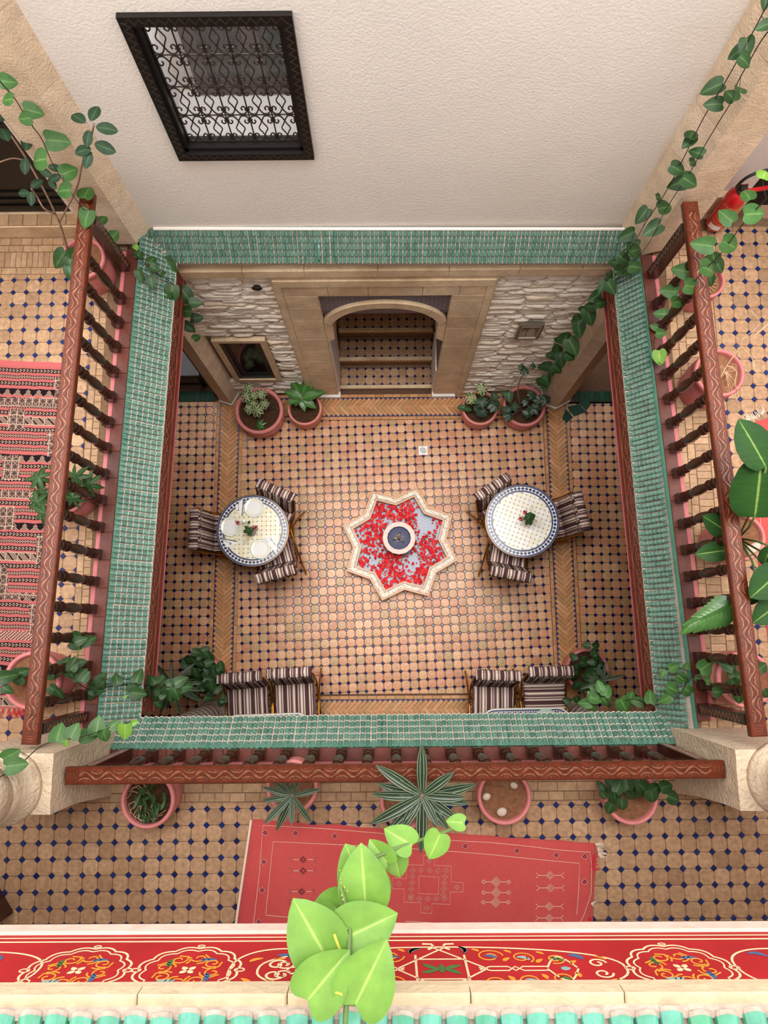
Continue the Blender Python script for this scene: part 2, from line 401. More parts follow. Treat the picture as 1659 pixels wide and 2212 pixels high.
def link(name, data, parent=None, mtx=None):
    o = bpy.data.objects.new(name, data)
    COL.objects.link(o)
    if parent is not None: o.parent = parent
    if mtx is not None: o.matrix_local = mtx
    return o
def obj(name, mb, mats, parent=None, smooth=False, mtx=None):
    return link(name, mb.mesh(name, mats, smooth), parent, mtx)
def thing(name, label, cat, loc=(0, 0, 0), rz=0.0, group=None):
    o = bpy.data.objects.new(name, None); COL.objects.link(o)
    o.empty_display_size = 0.05
    o.location = loc; o.rotation_euler = (0, 0, rz)
    o['label'] = label; o['category'] = cat
    if group: o['group'] = group
    return o
def tag(o, label, cat, group=None):
    o['label'] = label; o['category'] = cat
    if group: o['group'] = group
    return o
def struct(name, mb, mats, smooth=False, parent=None):
    o = obj(name, mb, mats, parent, smooth)
    if parent is None: o['kind'] = 'structure'
    return o
def stuff(o): o['kind'] = 'stuff'; return o
KIDS = {}
def copy_tree(o, parent=None):
    kids = list(o.children)
    c = o.copy(); COL.objects.link(c)
    if parent is not None: c.parent = parent
    for ch in kids: copy_tree(ch, c)
    return c
def T(x, y, z, rz=0.0, s=1.0): return Matrix.Translation((x, y, z)) @ Matrix.Rotation(rz, 4, 'Z') @ Matrix.Diagonal((s, s, s, 1))
def spline(pts, n=6):          # Catmull-Rom through points
    P = [Vector(p) for p in pts]
    if len(P) < 3: return P
    out = []
    for i in range(len(P) - 1):
        p0 = P[max(i - 1, 0)]; p1 = P[i]; p2 = P[i + 1]; p3 = P[min(i + 2, len(P) - 1)]
        for k in range(n):
            t = k / n
            out.append(0.5 * ((2 * p1) + (p2 - p0) * t + (2 * p0 - 5 * p1 + 4 * p2 - p3) * t * t + (3 * p1 - p0 - 3 * p2 + p3) * t ** 3))
    out.append(P[-1])
    return out

# ------------------------------------------------------------------ tile shapes
def tile_mesh(name, mat, outline, h=0.006, ins=0.005, dome=0.0012):
    n = len(outline); mb = MB()
    cx = sum(p[0] for p in outline) / n; cy = sum(p[1] for p in outline) / n
    P = [(x, y, -0.003) for x, y in outline] + [(x, y, h - 0.002) for x, y in outline]
    for x, y in outline:
        d = math.hypot(x - cx, y - cy) or 1
        P.append((x - (x - cx) / d * ins, y - (y - cy) / d * ins, h))
    P.append((cx, cy, h + dome))
    F = []
    for i in range(n):
        j = (i + 1) % n
        F += [(i, j, n + j, n + i), (n + i, n + j, 2 * n + j, 2 * n + i), (2 * n + i, 2 * n + j, 3 * n)]
    mb.add(P, F, 0.0)
    return mb, mb.mesh(name, mat)
def octo(p, c=0.2, gap=0.012, jit=0.0):
    h = p * (0.5 - gap); k = p * c
    o = [(-h + k, -h), (h - k, -h), (h, -h + k), (h, h - k), (h - k, h), (-h + k, h), (-h, h - k), (-h, -h + k)]
    # slightly bowed hand-cut edges
    return [(x + ru(-jit, jit), y + ru(-jit, jit)) for x, y in o]
def diam(p, c=0.205):
    k = p * c
    return [(0, -k), (k, 0), (0, k), (-k, 0)]
def clip(poly, x0, x1, y0, y1):
    def cut(P, ins, inter):
        out = []
        for i in range(len(P)):
            a, b = P[i], P[(i + 1) % len(P)]
            ia, ib = ins(a), ins(b)
            if ia: out.append(a)
            if ia != ib: out.append(inter(a, b))
        return out
    def ix(a, b, X): t = (X - a[0]) / (b[0] - a[0]); return (X, a[1] + t * (b[1] - a[1]))
    def iy(a, b, Y): t = (Y - a[1]) / (b[1] - a[1]); return (a[0] + t * (b[0] - a[0]), Y)
    for ins, it in ((lambda p: p[0] >= x0, lambda a, b: ix(a, b, x0)), (lambda p: p[0] <= x1, lambda a, b: ix(a, b, x1)),
                    (lambda p: p[1] >= y0, lambda a, b: iy(a, b, y0)), (lambda p: p[1] <= y1, lambda a, b: iy(a, b, y1))):
        if len(poly) < 3: return []
        poly = cut(poly, ins, it)
    return poly
def area(p): return abs(sum(p[i][0] * p[(i + 1) % len(p)][1] - p[(i + 1) % len(p)][0] * p[i][1] for i in range(len(p)))) / 2 if len(p) > 2 else 0

def place_pieces(parent, items, meshes, name, stuffname, mat, limit=300, score=None, joined=None):
    """items: (matrix, outline or None). The `limit` best-scored become separate parts, the rest one joined part."""
    if score: items = sorted(items, key=score)
    for i, (mt, k) in enumerate(items[:limit]):
        link(name, meshes[k % len(meshes)][1], parent, mt)
    rest = items[limit:]
    if rest:
        mb = MB()
        for mt, k in rest:
            src = meshes[k % len(meshes)][0]
            o_ = len(mb.mi); mb.add([mt @ Vector(p) for p in src.v], src.f, rnd(), u=list(src.u)); mb.mi[o_:] = list(src.mi)
        stuff(obj(stuffname, mb, mat, parent))
def seen_score(z, cx, cy):
    def f(it):
        t = it[0].to_translation(); return math.hypot(t.x - cx, t.y - cy)
    return f
def octagon_field(parent, z, org, ang, p, rect, tmat, limit_t, limit_d, cx, cy, holes=(), gap=.018, seenbox=None):
    """octagon tiles with small blue diamonds at their corners, clipped to a rectangle"""
    x0, x1, y0, y1 = rect
    tm = [tile_mesh('tile', tmat, octo(p, 0.215, gap, p * 0.014)) for _ in range(6)]
    dm = [tile_mesh('diamond_tile', blue_t, diam(p), 0.0055, 0.002, 0.0)]
    ca, sa = math.cos(ang), math.sin(ang)
    rng = int((max(x1 - x0, y1 - y0)) / p) + 6
    full = []; dia = []; cutmb = MB()
    for i in range(-rng, rng):
        for j in range(-rng, rng):
            for kind, (a, b) in (('t', ((i + .5) * p, (j + .5) * p)), ('d', (i * p, j * p))):
                X = org[0] + a * ca - b * sa; Y = org[1] + a * sa + b * ca
                if X < x0 - p or X > x1 + p or Y < y0 - p or Y > y1 + p: continue
                hit = False
                for (hx, hy, hr) in holes:
                    if math.hypot(X - hx, Y - hy) < hr: hit = True
                if hit: continue
                pl = octo(p, 0.215, gap) if kind == 't' else diam(p)
                wp = [(X + q[0] * ca - q[1] * sa, Y + q[0] * sa + q[1] * ca) for q in pl]
                cp = clip(wp, x0, x1, y0, y1)
                a0 = area(cp); af = area(wp)
                if a0 < af * 0.06: continue
                if a0 < af * 0.97:
                    if kind == 't': cutmb.m = 0
                    else: cutmb.m = 1
                    src, _ = tile_mesh('cut', tmat, cp, 0.006, 0.003, 0.0)
                    cutmb.add([(q[0], q[1], q[2] + z) for q in src.v], src.f, rnd())
                    bpy.data.meshes.remove(_)
                    continue
                it = (T(X, Y, z + ru(-.0008, .0012), ang + (random.randrange(4) * math.pi / 2 if kind == 't' else 0) + ru(-.02, .02), ru(.98, 1.0)), random.randrange(6))
                (full if kind == 't' else dia).append(it)
    sc = seen_score(z, cx, cy)
    def sc2(it):
        t = it[0].to_translation(); x, y = pj(t)
        out = 0 if (0 < x < 1659 and 0 < y < 2212) else 50
        if seenbox and not (seenbox[0] < x < seenbox[1] and seenbox[2] < y < seenbox[3]): out = 50
        return sc(it) + out
    place_pieces(parent, full, tm, 'tile', 'more_tiles', tmat, limit_t, sc2)
    place_pieces(parent, dia, dm, 'diamond_tile', 'diamond_tiles', blue_t, limit_d, sc2)
    if cutmb.v: stuff(obj('cut_tiles', cutmb, [tmat, blue_t], parent))
def brick_mesh(L, Wd, mat, h=0.006, name='brick'):
    a, b = L / 2 - 0.0015, Wd / 2 - 0.0015
    return tile_mesh(name, mat, [(-a, -b), (a, -b), (a, b), (-a, b)], h, 0.003, 0.0004)
def brick_row(x0, x1, y0, y1, z, L, along='x', off=0.0):
    items = []
    w = (y1 - y0) if along == 'x' else (x1 - x0)
    s0, s1 = (x0, x1) if along == 'x' else (y0, y1)
    q = s0 + off
    while q + L * 0.5 < s1:
        c = q + L / 2
        if along == 'x': items.append((T(c, (y0 + y1) / 2, z + ru(-.001, .001), ru(-.012, .012)), 0))
        else: items.append((T((x0 + x1) / 2, c, z + ru(-.001, .001), math.pi / 2 + ru(-.012, .012)), 0))
        q += L
    return items

# ------------------------------------------------------------------ ground floor paving
HB = dict(xl=(-2.0, -1.79), xr=(1.945, 2.155), yt=(2.575, 2.785), yb=(-0.985, -0.775))
mb = MB(); mb.bx(-3.4, 3.5, -3.2, 3.9, -0.3, 0.0)
floor = struct('floor', mb, grout_g)
hub = (0.05, 0.9)
octagon_field(floor, 0.0, (-0.778, 2.416), R(2.36), 0.1002, (-1.735, 1.885, -0.70, 2.515), terra_g, 300, 0, 0.05, 0.4, holes=((0.141, 1.0, 0.5),))
fl_l = struct('floor', MB().bx(-3.3, -2.055, -1.6, 2.78, -0.02, 0.0), grout_g)
octagon_field(fl_l, 0.0, (-2.594, 2.699), R(0.3), 0.1008, (-3.0, -2.055, -1.3, 2.76), terra_g, 300, 0, -2.2, 1.0)
fl_r = struct('floor', MB().bx(2.215, 3.4, -1.6, 2.72, -0.02, 0.0), grout_g)
octagon_field(fl_r, 0.0, (2.721, 2.679), R(-0.6), 0.1006, (2.215, 3.1, -1.3, 2.70), terra_g, 300, 0, 2.3, 1.0)

def herring(name, along, a0, a1, b0, b1):
    """zig-zag band of bricks on a blue bed, between b0 and b1 across, a0 to a1 along"""
    base = MB()
    if along == 'y': base.bx(b0 - .012, b1 + .012, a0, a1, -0.02, 0.0025)
    else: base.bx(a0, a1, b0 - .012, b1 + .012, -0.02, 0.0025)
    t = struct(name, base, blue_base)
    wd = (b1 - b0); Lb = wd / 2 * math.sqrt(2) + 0.012; wb = 0.0405; st = wb * math.sqrt(2)
    bm_ = [brick_mesh(Lb, wb, brick_g) for _ in range(1)]
    mid = MB()
    if along == 'y': mid.bx((b0 + b1) / 2 - wd * .4, (b0 + b1) / 2 + wd * .4, a0, a1, -0.01, 0.0032)
    else: mid.bx(a0, a1, (b0 + b1) / 2 - wd * .4, (b0 + b1) / 2 + wd * .4, -0.01, 0.0032)
    obj('mortar_bed', mid, grout_g, t)
    items = []
    n = int((a1 - a0) / st)
    c = (b0 + b1) / 2
    for i in range(n):
        a = a0 + (i + .5) * st
        for sgn in (-1, 1):
            off = sgn * (wd / 4 - 0.004)
            aa = a + (0 if sgn < 0 else st / 2) + 0.0
            if along == 'y': items.append((T(c + off, aa, 0.003 + ru(0, .001), R(-45 * sgn * -1) + ru(-.015, .015)), 0))
            else: items.append((T(aa, c + off, 0.003 + ru(0, .001), R(45 * sgn) + ru(-.015, .015)), 0))
    place_pieces(t, items, bm_, 'brick', 'more_bricks', brick_g, 300)
    # single rows of long bricks on both sides
    eb = [brick_mesh(0.105, 0.040, brick_g)]
    it = []
    if along == 'y':
        it += brick_row(b0 - .055, b0 - .015, a0, a1, 0.0, 0.105, 'y'); it += brick_row(b1 + .015, b1 + .055, a0, a1, 0.0, 0.105, 'y', .03)
    else:
        it += brick_row(a0, a1, b0 - .055, b0 - .015, 0.0, 0.105, 'x'); it += brick_row(a0, a1, b1 + .015, b1 + .055, 0.0, 0.105, 'x', .03)
    place_pieces(t, it, eb, 'edging_brick', 'more_edging', brick_g, 300)
    return t
herring('trim_1', 'y', -1.0, 2.80, *HB['xl'])
herring('trim_2', 'y', -1.0, 2.72, *HB['xr'])
herring('trim_3', 'x', -1.74, 1.89, *HB['yt'])
herring('trim_4', 'x', -1.74, 1.89, *HB['yb'])
# green glazed risers at the foot of the two side passages
for nm, xs, yc in (('trim_5', (-2.75, -2.06), 2.83), ('trim_6', (2.28, 2.95), 2.79)):
    t = struct(nm, MB().bx(xs[0], xs[1], yc - .07, yc + .5, -0.02, 0.004), grout_g)
    k = 0; x = xs[0]
    while x + .06 < xs[1] + .01:
        link('tile', brick_mesh(.06, .13, green_dk, .008, 'tile')[1], t, T(x + .03, yc, 0.004)); x += .061

for (P_) in ([(1226, 880), (1250, 872), (1266, 890), (1240, 900)], [(1222, 884), (1238, 902), (1224, 914), (1214, 905)], [(1250, 870), (1270, 862), (1276, 874), (1266, 888)]):
    q_ = [bz(x, y, .004) for x, y in P_]; k_ = MB(); k_.prism([(v.x, v.y) for v in q_][::-1], .002, .012); obj('tile', k_, green_dk, t)

# ------------------------------------------------------------------ gallery floor (one storey up)
ZG = 3.35
gal = MB(); gal.bx(-3.4, -1.94, -3.2, 3.05, 3.05, ZG)
g_left = struct('floor', gal, grout_m)
gal = MB(); gal.bx(2.0, 3.5, -3.2, 3.05, 3.05, ZG)
g_right = struct('floor', gal, grout_m)
gal = MB(); gal.bx(-1.94, 2.0, -3.2, -0.76, 3.05, ZG)
g_near = struct('floor', gal, grout_m)
octagon_field(g_near, ZG, (-2.4957, -1.2554), R(0.35), 0.0998, (-2.75, 2.6, -1.84, -1.105), terra_m, 300, 300, 0.0, -1.4, gap=.011)
octagon_field(g_left, ZG, (-2.3763, 2.6044), R(0.4), 0.0988, (-2.98, -2.165, -1.0, 2.645), terra_m, 300, 300, -2.4, 1.8, gap=.011)
octagon_field(g_right, ZG, (2.5679, 2.6434), R(-1.0), 0.1012, (2.42, 3.1, -1.0, 2.98), terra_m, 300, 300, 2.5, 1.8, gap=.011)
def brick_patch(parent, rows):
    meshes = {}
    allit = []
    for (x0, x1, y0, y1, L, al, off) in rows:
        w = (y1 - y0) if al == 'x' else (x1 - x0)
        key = (round(L, 3), round(w, 3))
        if key not in meshes: meshes[key] = brick_mesh(L, w, brick_m)
        for it in brick_row(x0, x1, y0, y1, ZG, L, al, off): allit.append((it[0], key))
    ks = list(meshes.keys()); ml = [meshes[k] for k in ks]
    allit = [(m_, ks.index(k)) for m_, k in allit]
    def sc(it):
        x, y = pj(it[0].to_translation()); return 0 if (0 < x < 1659 and 0 < y < 2212) else 1
    place_pieces(parent, allit, ml, 'brick', 'more_bricks', brick_m, 300, sc)
brick_patch(g_near, [(-2.4, 2.5, -0.985, -0.885, .036, 'x', 0), (-2.4, 2.5, -1.045, -0.987, .13, 'x', 0), (-2.4, 2.5, -1.103, -1.047, .10, 'x', .05), (-2.75, 2.6, -1.90, -1.842, .13, 'x', 0)])
brick_patch(g_left, [(-2.163, -2.115, -0.9, 2.65, .11, 'y', 0), (-2.113, -2.063, -0.9, 2.65, .05, 'y', 0),
                     (-2.98, -2.06, 2.647, 2.70, .11, 'x', 0), (-2.98, -2.06, 2.702, 2.825, .042, 'x', 0), (-2.98, -2.06, 2.827, 2.88, .11, 'x', .04), (-2.98, -2.06, 2.882, 2.94, .08, 'x', 0)])
brick_patch(g_right, [(2.36, 2.418, -0.9, 2.98, .11, 'y', 0), (2.30, 2.358, -0.9, 2.98, .11, 'y', .05), (2.195, 2.298, -0.9, 2.98, .05, 'y', 0), (2.14, 2.193, -0.9, 2.98, .11, 'y', 0), (2.085, 2.138, -0.9, 2.98, .11, 'y', .05)])

# ------------------------------------------------------------------ tiled eaves round the courtyard opening
lowc = [bz(380, 566, 3.23), bz(1325, 566, 3.23), bz(1422, 1541, 3.23), bz(300, 1553, 3.23)]      # FL FR NR NL
def V(x, y, z): return Vector((x, y, z))
hL = lambda Y: -1.832 + (2.599 - Y) * -0.0323
hR = lambda Y: 1.892 + (2.397 - Y) * 0.0478
yF = lambda X: 2.965 + (X + 1.7) * -0.013
yN = lambda X: -0.752 + (X + 1.8) * 0.002
ZH = 3.42
highc = [V(hL(2.96), yF(-1.85), ZH), V(hR(2.92), yF(1.87), ZH), V(hR(-.75), yN(2.03), ZH), V(hL(-.75), yN(-1.93), ZH)]
def roof_tile_mesh(mats, w, L):
    mb = MB(); n = 7
    def arc(y, s, zl): return [(-math.cos(math.pi * k / n) * w / 2 * s, y, max(0, math.sin(math.pi * k / n)) ** .85 * w * 0.42 * s + zl) for k in range(n + 1)]
    def skin(A, B, m, cap=False):
        mb.m = m
        F = [(k, k + 1, n + 2 + k, n + 1 + k) for k in range(n)]
        if cap: F.append(tuple(range(n, -1, -1)))
        mb.add(A + B, F, 0.0); mb.m = 0
    bow = lambda A, d: [(x, y - d * max(0, 1 - (2 * x / w) ** 2), z) for x, y, z in A]
    skin(bow(arc(L * .14, 1.0, .0035), L * .10), arc(L * 1.06, .80, -.0015), 0, True)
    # mortar crescent closing the lower end of the glazed barrel
    skin(bow(arc(-L * .02, .96, .0015), L * .08), bow(arc(L * .17, .98, .0026), L * .10), 1, True)
    return mb, mb.mesh('roof_tile', mats)
def eave(name, la, lb, ha, hb, wc, nrow, mat, green_edge=True, thick=0.05, plug=None):
    """sloping strip of barrel tiles: low edge la-lb, high edge ha-hb"""
    la, lb, ha, hb = Vector(la), Vector(lb), Vector(ha), Vector(hb)
    up = Vector((0, 0, -thick))
    base = MB()
    P = [la, lb, hb, ha, la + up, lb + up, hb + up, ha + up]
    base.add(P, [(0, 1, 2, 3), (7, 6, 5, 4), (4, 5, 1, 0), (5, 6, 2, 1), (6, 7, 3, 2), (7, 4, 0, 3)], 0.3)
    t = struct(name, base, mortar)
    ex = (lb - la).normalized()
    L = (lb - la).length
    nz_ = ex.cross((ha - la)).normalized()
    if nz_.z < 0: nz_ = -nz_
    ey = nz_.cross(ex).normalized()
    if ey.dot(ha - la) < 0: ey = -ey
    D = (ha - la).dot(ey)
    sa = (ha - la).dot(ex) / D; sb = (hb - lb).dot(ex) / D
    rowL = D / nrow
    ml = [roof_tile_mesh([mat, plug or mortar], wc * 0.90, rowL) for _ in range(1)]
    items = []
    rot = Matrix((ex, ey, nz_)).transposed().to_4x4()
    if ex.cross(ey).dot(nz_) < 0: rot = Matrix((-ex, ey, nz_)).transposed().to_4x4()
    ncol = int((L + max(0, -sa * D) + max(0, sb * D)) / wc) + 2
    for c in range(-int(max(0, -sa * D) / wc) - 1, ncol):
        jc = ru(-.0025, .0025); jy = ru(-.003, .003)
        for r_ in range(nrow):
            x = (c + .5) * wc + jc; y = r_ * rowL + jy
            ym = y + rowL * .5
            if x < sa * ym + wc * .2 or x > L + sb * ym - wc * .2: continue
            p = la + ex * x + ey * y + nz_ * (0.004 + ru(0, .002))
            items.append((Matrix.Translation(p) @ rot @ Matrix.Rotation(ru(-.05, .05), 4, 'Z') @ Matrix.Rotation(-0.06, 4, 'X'), 0))
    random.shuffle(items)
    def sc(it):
        tt = it[0].to_translation(); x, y = pj(tt)
        return (0 if 0 < x < 1659 and 0 < y < 2212 else 1000) + (tt - CP).length
    place_pieces(t, items, ml, 'roof_tile', 'more_roof_tiles', [mat, plug or mortar], 300, sc)
    # plaster nosing along the low edge
    nb = MB(); nb.tube([la + nz_ * .002, lb + nz_ * .002], .011, 6)
    obj('nosing', nb, mortar, t)
    if green_edge:
        gb = MB()
        q = nz_ * 0.006
        gb.add([ha + q, hb + q, hb + q - ey * .028, ha + q - ey * .028, ha, hb, hb - ey * .028, ha - ey * .028], [(0, 1, 2, 3), (3, 2, 6, 7), (1, 0, 4, 5)], 0)
        obj('painted_edge', gb, green_paint, t)
    return t
eave('trim_7', lowc[0], lowc[1], highc[0], highc[1], 0.0305, 5, green_t, False, plug=plug_shade)          # far
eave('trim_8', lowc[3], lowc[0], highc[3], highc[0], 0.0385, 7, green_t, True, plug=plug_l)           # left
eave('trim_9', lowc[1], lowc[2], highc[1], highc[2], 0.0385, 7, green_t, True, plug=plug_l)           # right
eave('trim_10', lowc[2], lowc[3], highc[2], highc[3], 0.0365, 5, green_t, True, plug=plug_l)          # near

# one longer spout tile in the far eave
sp_ = thing('spout_tile', 'single longer green glazed tile sticking out of the far eave', 'tile', bz(690, 552, 3.27))
spm = MB(); d0 = (lowc[0] - highc[0]); d0.x = 0; d0.normalize()
for k in range(2):
    spm.tube([d0 * (-.11), d0 * .02, d0 * .045], [.015, .017, .017], 10)
    break
obj('barrel', spm, green_t, sp_, True)

# red-brown beam boards hanging under the side eaves, with a painted scroll line
def beam(name, a, b, nrm, z0=2.90, z1=3.19):
    a, b, nrm = Vector(a), Vector(b), Vector(nrm).normalized()
    mb = MB(); k = nrm * -0.05
    def quadbox(z0_, z1_, out):
        o = nrm * out
        P = [a + o, b + o, b + k, a + k]
        return [(p.x, p.y, z0_) for p in P] + [(p.x, p.y, z1_) for p in P]
    F = [(3, 2, 1, 0), (4, 5, 6, 7), (0, 1, 5, 4), (1, 2, 6, 5), (2, 3, 7, 6), (3, 0, 4, 7)]
    mb.add(quadbox(z0 + .05, z1, 0.0), F)
    t = struct(name, mb, red_beam)
    mm = MB(); mm.add(quadbox(z0 + .028, z0 + .05, 0.008), F); mm.add(quadbox(z0 + .012, z0 + .028, 0.014), F); obj('moulding', mm, red_beam, t)
    pk = MB(); pk.add(quadbox(z0, z0 + .012, 0.018), F); obj('pink_edge', pk, pink_p, t)
    e = (b - a).normalized(); L = (b - a).length
    pt = MB()
    def P(s, z): return a + e * s + nrm * 0.001 + Vector((0, 0, z))
    zc = (z0 + .05 + z1) / 2; hh = (z1 - z0 - .05) / 2
    for zz in (z0 + .06, z1 - .03): pt.ribbon([P(0, zz), P(L, zz)], .003, nrm)
    s = 0.15; k_ = 0
    while s < L - .2:
        if k_ % 2 == 0:
            rr = .10
            for q in (0.0, math.pi): pt.ribbon([P(s + rr * 1.3 * math.cos(t_), zc + math.sin(t_) * hh * .7 * (1 - .25 * math.cos(2 * t_))) for t_ in [q + math.pi * i / 10 for i in range(11)]], .003, nrm)
            for sg in (-1, 1): pt.ribbon([P(s + sg * (.015 + .05 * i / 8 * math.cos(i * .7)), zc + .06 * math.sin(i * .7) * (1 - i / 14)) for i in range(12)], .0028, nrm)
        else:
            for sg in (-1, 1):
                pt.ribbon([P(s + (i / 12 - .5) * .26, zc + sg * .045 * math.sin(i / 12 * 2 * math.pi * 1.5)) for i in range(13)], .003, nrm)
                pt.ribbon([P(s + sg * .05 + .022 * math.cos(i * .55) * (1 - i / 16), zc + .03 * math.sin(i * .55) * (1 - i / 16)) for i in range(14)], .0026, nrm)
            pt.ribbon([P(s - .03, zc), P(s, zc + .05), P(s + .03, zc), P(s, zc - .05), P(s - .03, zc)], .003, nrm)
        s += .21; k_ += 1
    obj('painted_scroll', pt, red_line, t)
    return t
dn = Vector((0, 0, -1))
def xy(v, dx=0, dy=0): return Vector((v.x + dx, v.y + dy, 0))
beam('trim_11', xy(lowc[3], -.02, .02), xy(lowc[0], -.02, 0), (1, -.036, 0))
beam('trim_12', xy(lowc[1], .02, 0), xy(lowc[2], .02, .02), (-1, -.033, 0))
struct('trim_13', MB().bx(-1.72, 1.85, -.66, -.61, 2.9, 3.19), red_beam)
# kerb under each railing: red terracotta slabs with a pink painted edge
def kerb(name, a, b, nrm, w=0.088, n=20):
    a, b, nrm = Vector(a), Vector(b), Vector(nrm).normalized()      # inner line a-b, outward nrm
    mb = MB(); o = nrm * w
    P = [a, b, b + o, a + o]
    mb.add([(p.x, p.y, 3.2) for p in P] + [(p.x, p.y, 3.414) for p in P], [(3, 2, 1, 0), (4, 5, 6, 7), (0, 1, 5, 4), (1, 2, 6, 5), (2, 3, 7, 6), (3, 0, 4, 7)])
    t = struct(name, mb, grout_m)
    e = (b - a).normalized(); L = (b - a).length; st = L / n
    ang = math.atan2(e.y, e.x)
    sm = brick_mesh(st, w, terr_red, .007, 'slab')[1]
    for i in range(n):
        c = a + e * (st * (i + .5)) + nrm * (w / 2)
        link('slab', sm, t, T(c.x, c.y, 3.414, ang))
    pb = MB(); q0 = nrm * (w + .0015); q1 = nrm * (w + .032)
    P = [a + q0, b + q0, b + q1, a + q1]
    pb.add([(p.x, p.y, 3.3) for p in P] + [(p.x, p.y, 3.405) for p in P], [(3, 2, 1, 0), (4, 5, 6, 7), (0, 1, 5, 4), (1, 2, 6, 5), (2, 3, 7, 6), (3, 0, 4, 7)])
    obj('pink_edge', pb, pink_p, t)
kerb('trim_14', (hL(2.8) - .003, 2.8, 0), (hL(-.66) - .003, -.66, 0), (-1, .032, 0), n=18)
kerb('trim_15', (hR(2.72) + .003, 2.72, 0), (hR(-.6) + .003, -.6, 0), (1, .048, 0), n=18)
kerb('trim_16', (-1.84, yN(0) - .003, 0), (1.92, yN(0) - .003, 0), (0, -1, 0), n=20)

# ------------------------------------------------------------------ far wall: plaster above the eave, stone below
YU, YL = 2.97, 2.87
WX0, WX1, WZ0, WZ1 = -1.298, -0.443, 4.222, 5.288
mb = MB()
for x0, x1, z0, z1 in ((-2.0, WX0 + .03, 3.3, 7.3), (WX1 - .03, 2.1, 3.3, 7.3), (WX0 + .03, WX1 - .03, 3.3, WZ0 + .03), (WX0 + .03, WX1 - .03, WZ1 - .03, 7.3)):
    mb.bx(x0, x1, YU, YU + .06, z0, z1)
wall_u = struct('wall_far', mb, plaster)
nb = MB(); nb.tube([(-1.72, 2.962, 3.43), (1.78, 2.925, 3.43)], .012, 6); obj('plaster_edge', nb, plaster, wall_u)
# room behind the upper window: a deep white reveal and sill with a brown inner casement
mb = MB()
ry = YU + .43
mb.bx(WX0 - .02, WX1 + .02, YU + .062, ry, WZ0 - .05, WZ0 + .05)
mb.bx(WX0 - .08, WX0 + .0, YU + .062, ry, WZ0 - .05, WZ1 + .05); mb.bx(WX1 - .0, WX1 + .08, YU + .062, ry, WZ0 - .05, WZ1 + .05)
mb.bx(WX0 - .08, WX1 + .08, YU + .062, ry, WZ1 - .02, WZ1 + .1)
mb.bx(WX0 - .3, WX1 + .3, ry + .06, ry + .1, WZ0 - .3, WZ1 + .3)
wr = struct('wall_reveal', mb, white_in)
fill = bpy.data.lights.new('sill_fill_light', 'AREA'); fill.energy = 2.8; fill.shape = 'RECTANGLE'; fill.size = .7; fill.size_y = .2  # added fill light behind the window, only to brighten the sill
fill.color = (1.0, .97, .95)
fillo = bpy.data.objects.new('sill_fill_light', fill); COL.objects.link(fillo); fillo.location = ((WX0 + WX1) / 2, YU + .24, WZ1 - .03)
struct_w = struct('window_1', MB().bx(WX0 + .0, WX0 + .06, YU + .06, YU + .08, WZ0 + .02, WZ1 - .02).bx(WX1 - .06, WX1, YU + .06, YU + .08, WZ0 + .02, WZ1 - .02).bx(WX0, WX1, YU + .06, YU + .08, WZ0 + .02, WZ0 + .08).bx(WX0, WX1, YU + .06, YU + .08, WZ1 - .08, WZ1 - .02), wood_b)
fb = MB(); fw = .058
for x0, x1, z0, z1 in ((WX0, WX0 + fw, WZ0, WZ1), (WX1 - fw, WX1, WZ0, WZ1), (WX0 + fw, WX1 - fw, WZ0, WZ0 + fw), (WX0 + fw, WX1 - fw, WZ1 - fw, WZ1)): fb.bx(x0, x1, YU - .03, YU + .07, z0, z1)
for x0, x1, z0, z1 in ((WX0 + fw, WX0 + fw + .022, WZ0 + fw, WZ1 - fw), (WX1 - fw - .022, WX1 - fw, WZ0 + fw, WZ1 - fw), (WX0 + fw, WX1 - fw, WZ0 + fw, WZ0 + fw + .03), (WX0 + fw, WX1 - fw, WZ1 - fw - .02, WZ1 - fw)): fb.bx(x0, x1, YU - .005, YU + .08, z0, z1)
wf = obj('window_frame', fb, wood_b, struct_w)
zz = MB()
def zig(p0, p1, nrm, side, n, amp=.016):
    p0, p1, side = Vector(p0), Vector(p1), Vector(side)
    pts = []
    for i in range(2 * n + 1): pts.append(p0 + (p1 - p0) * (i / (2 * n)) + side * (amp if i % 2 else -amp))
    zz.ribbon(pts, .005, nrm, .003)
    zz.ribbon([p + side * .008 for p in pts], .003, nrm, .003)
zo = YU - .0305
zig((WX0 + .03, zo, WZ0 + .03), (WX1 - .03, zo, WZ0 + .03), (0, -1, 0), (0, 0, 1), 16); zig((WX0 + .03, zo, WZ1 - .03), (WX1 - .03, zo, WZ1 - .03), (0, -1, 0), (0, 0, 1), 16)
zig((WX0 + .03, zo, WZ0 + .03), (WX0 + .03, zo, WZ1 - .03), (0, -1, 0), (1, 0, 0), 20); zig((WX1 - .03, zo, WZ0 + .03), (WX1 - .03, zo, WZ1 - .03), (0, -1, 0), (1, 0, 0), 20)
obj('carving', zz, wood_bc, wf)
obj('pane', MB().bx(WX0 + .05, WX1 - .05, YU + .066, YU + .07, WZ0 + .05, WZ1 - .05), pane_m, struct_w)
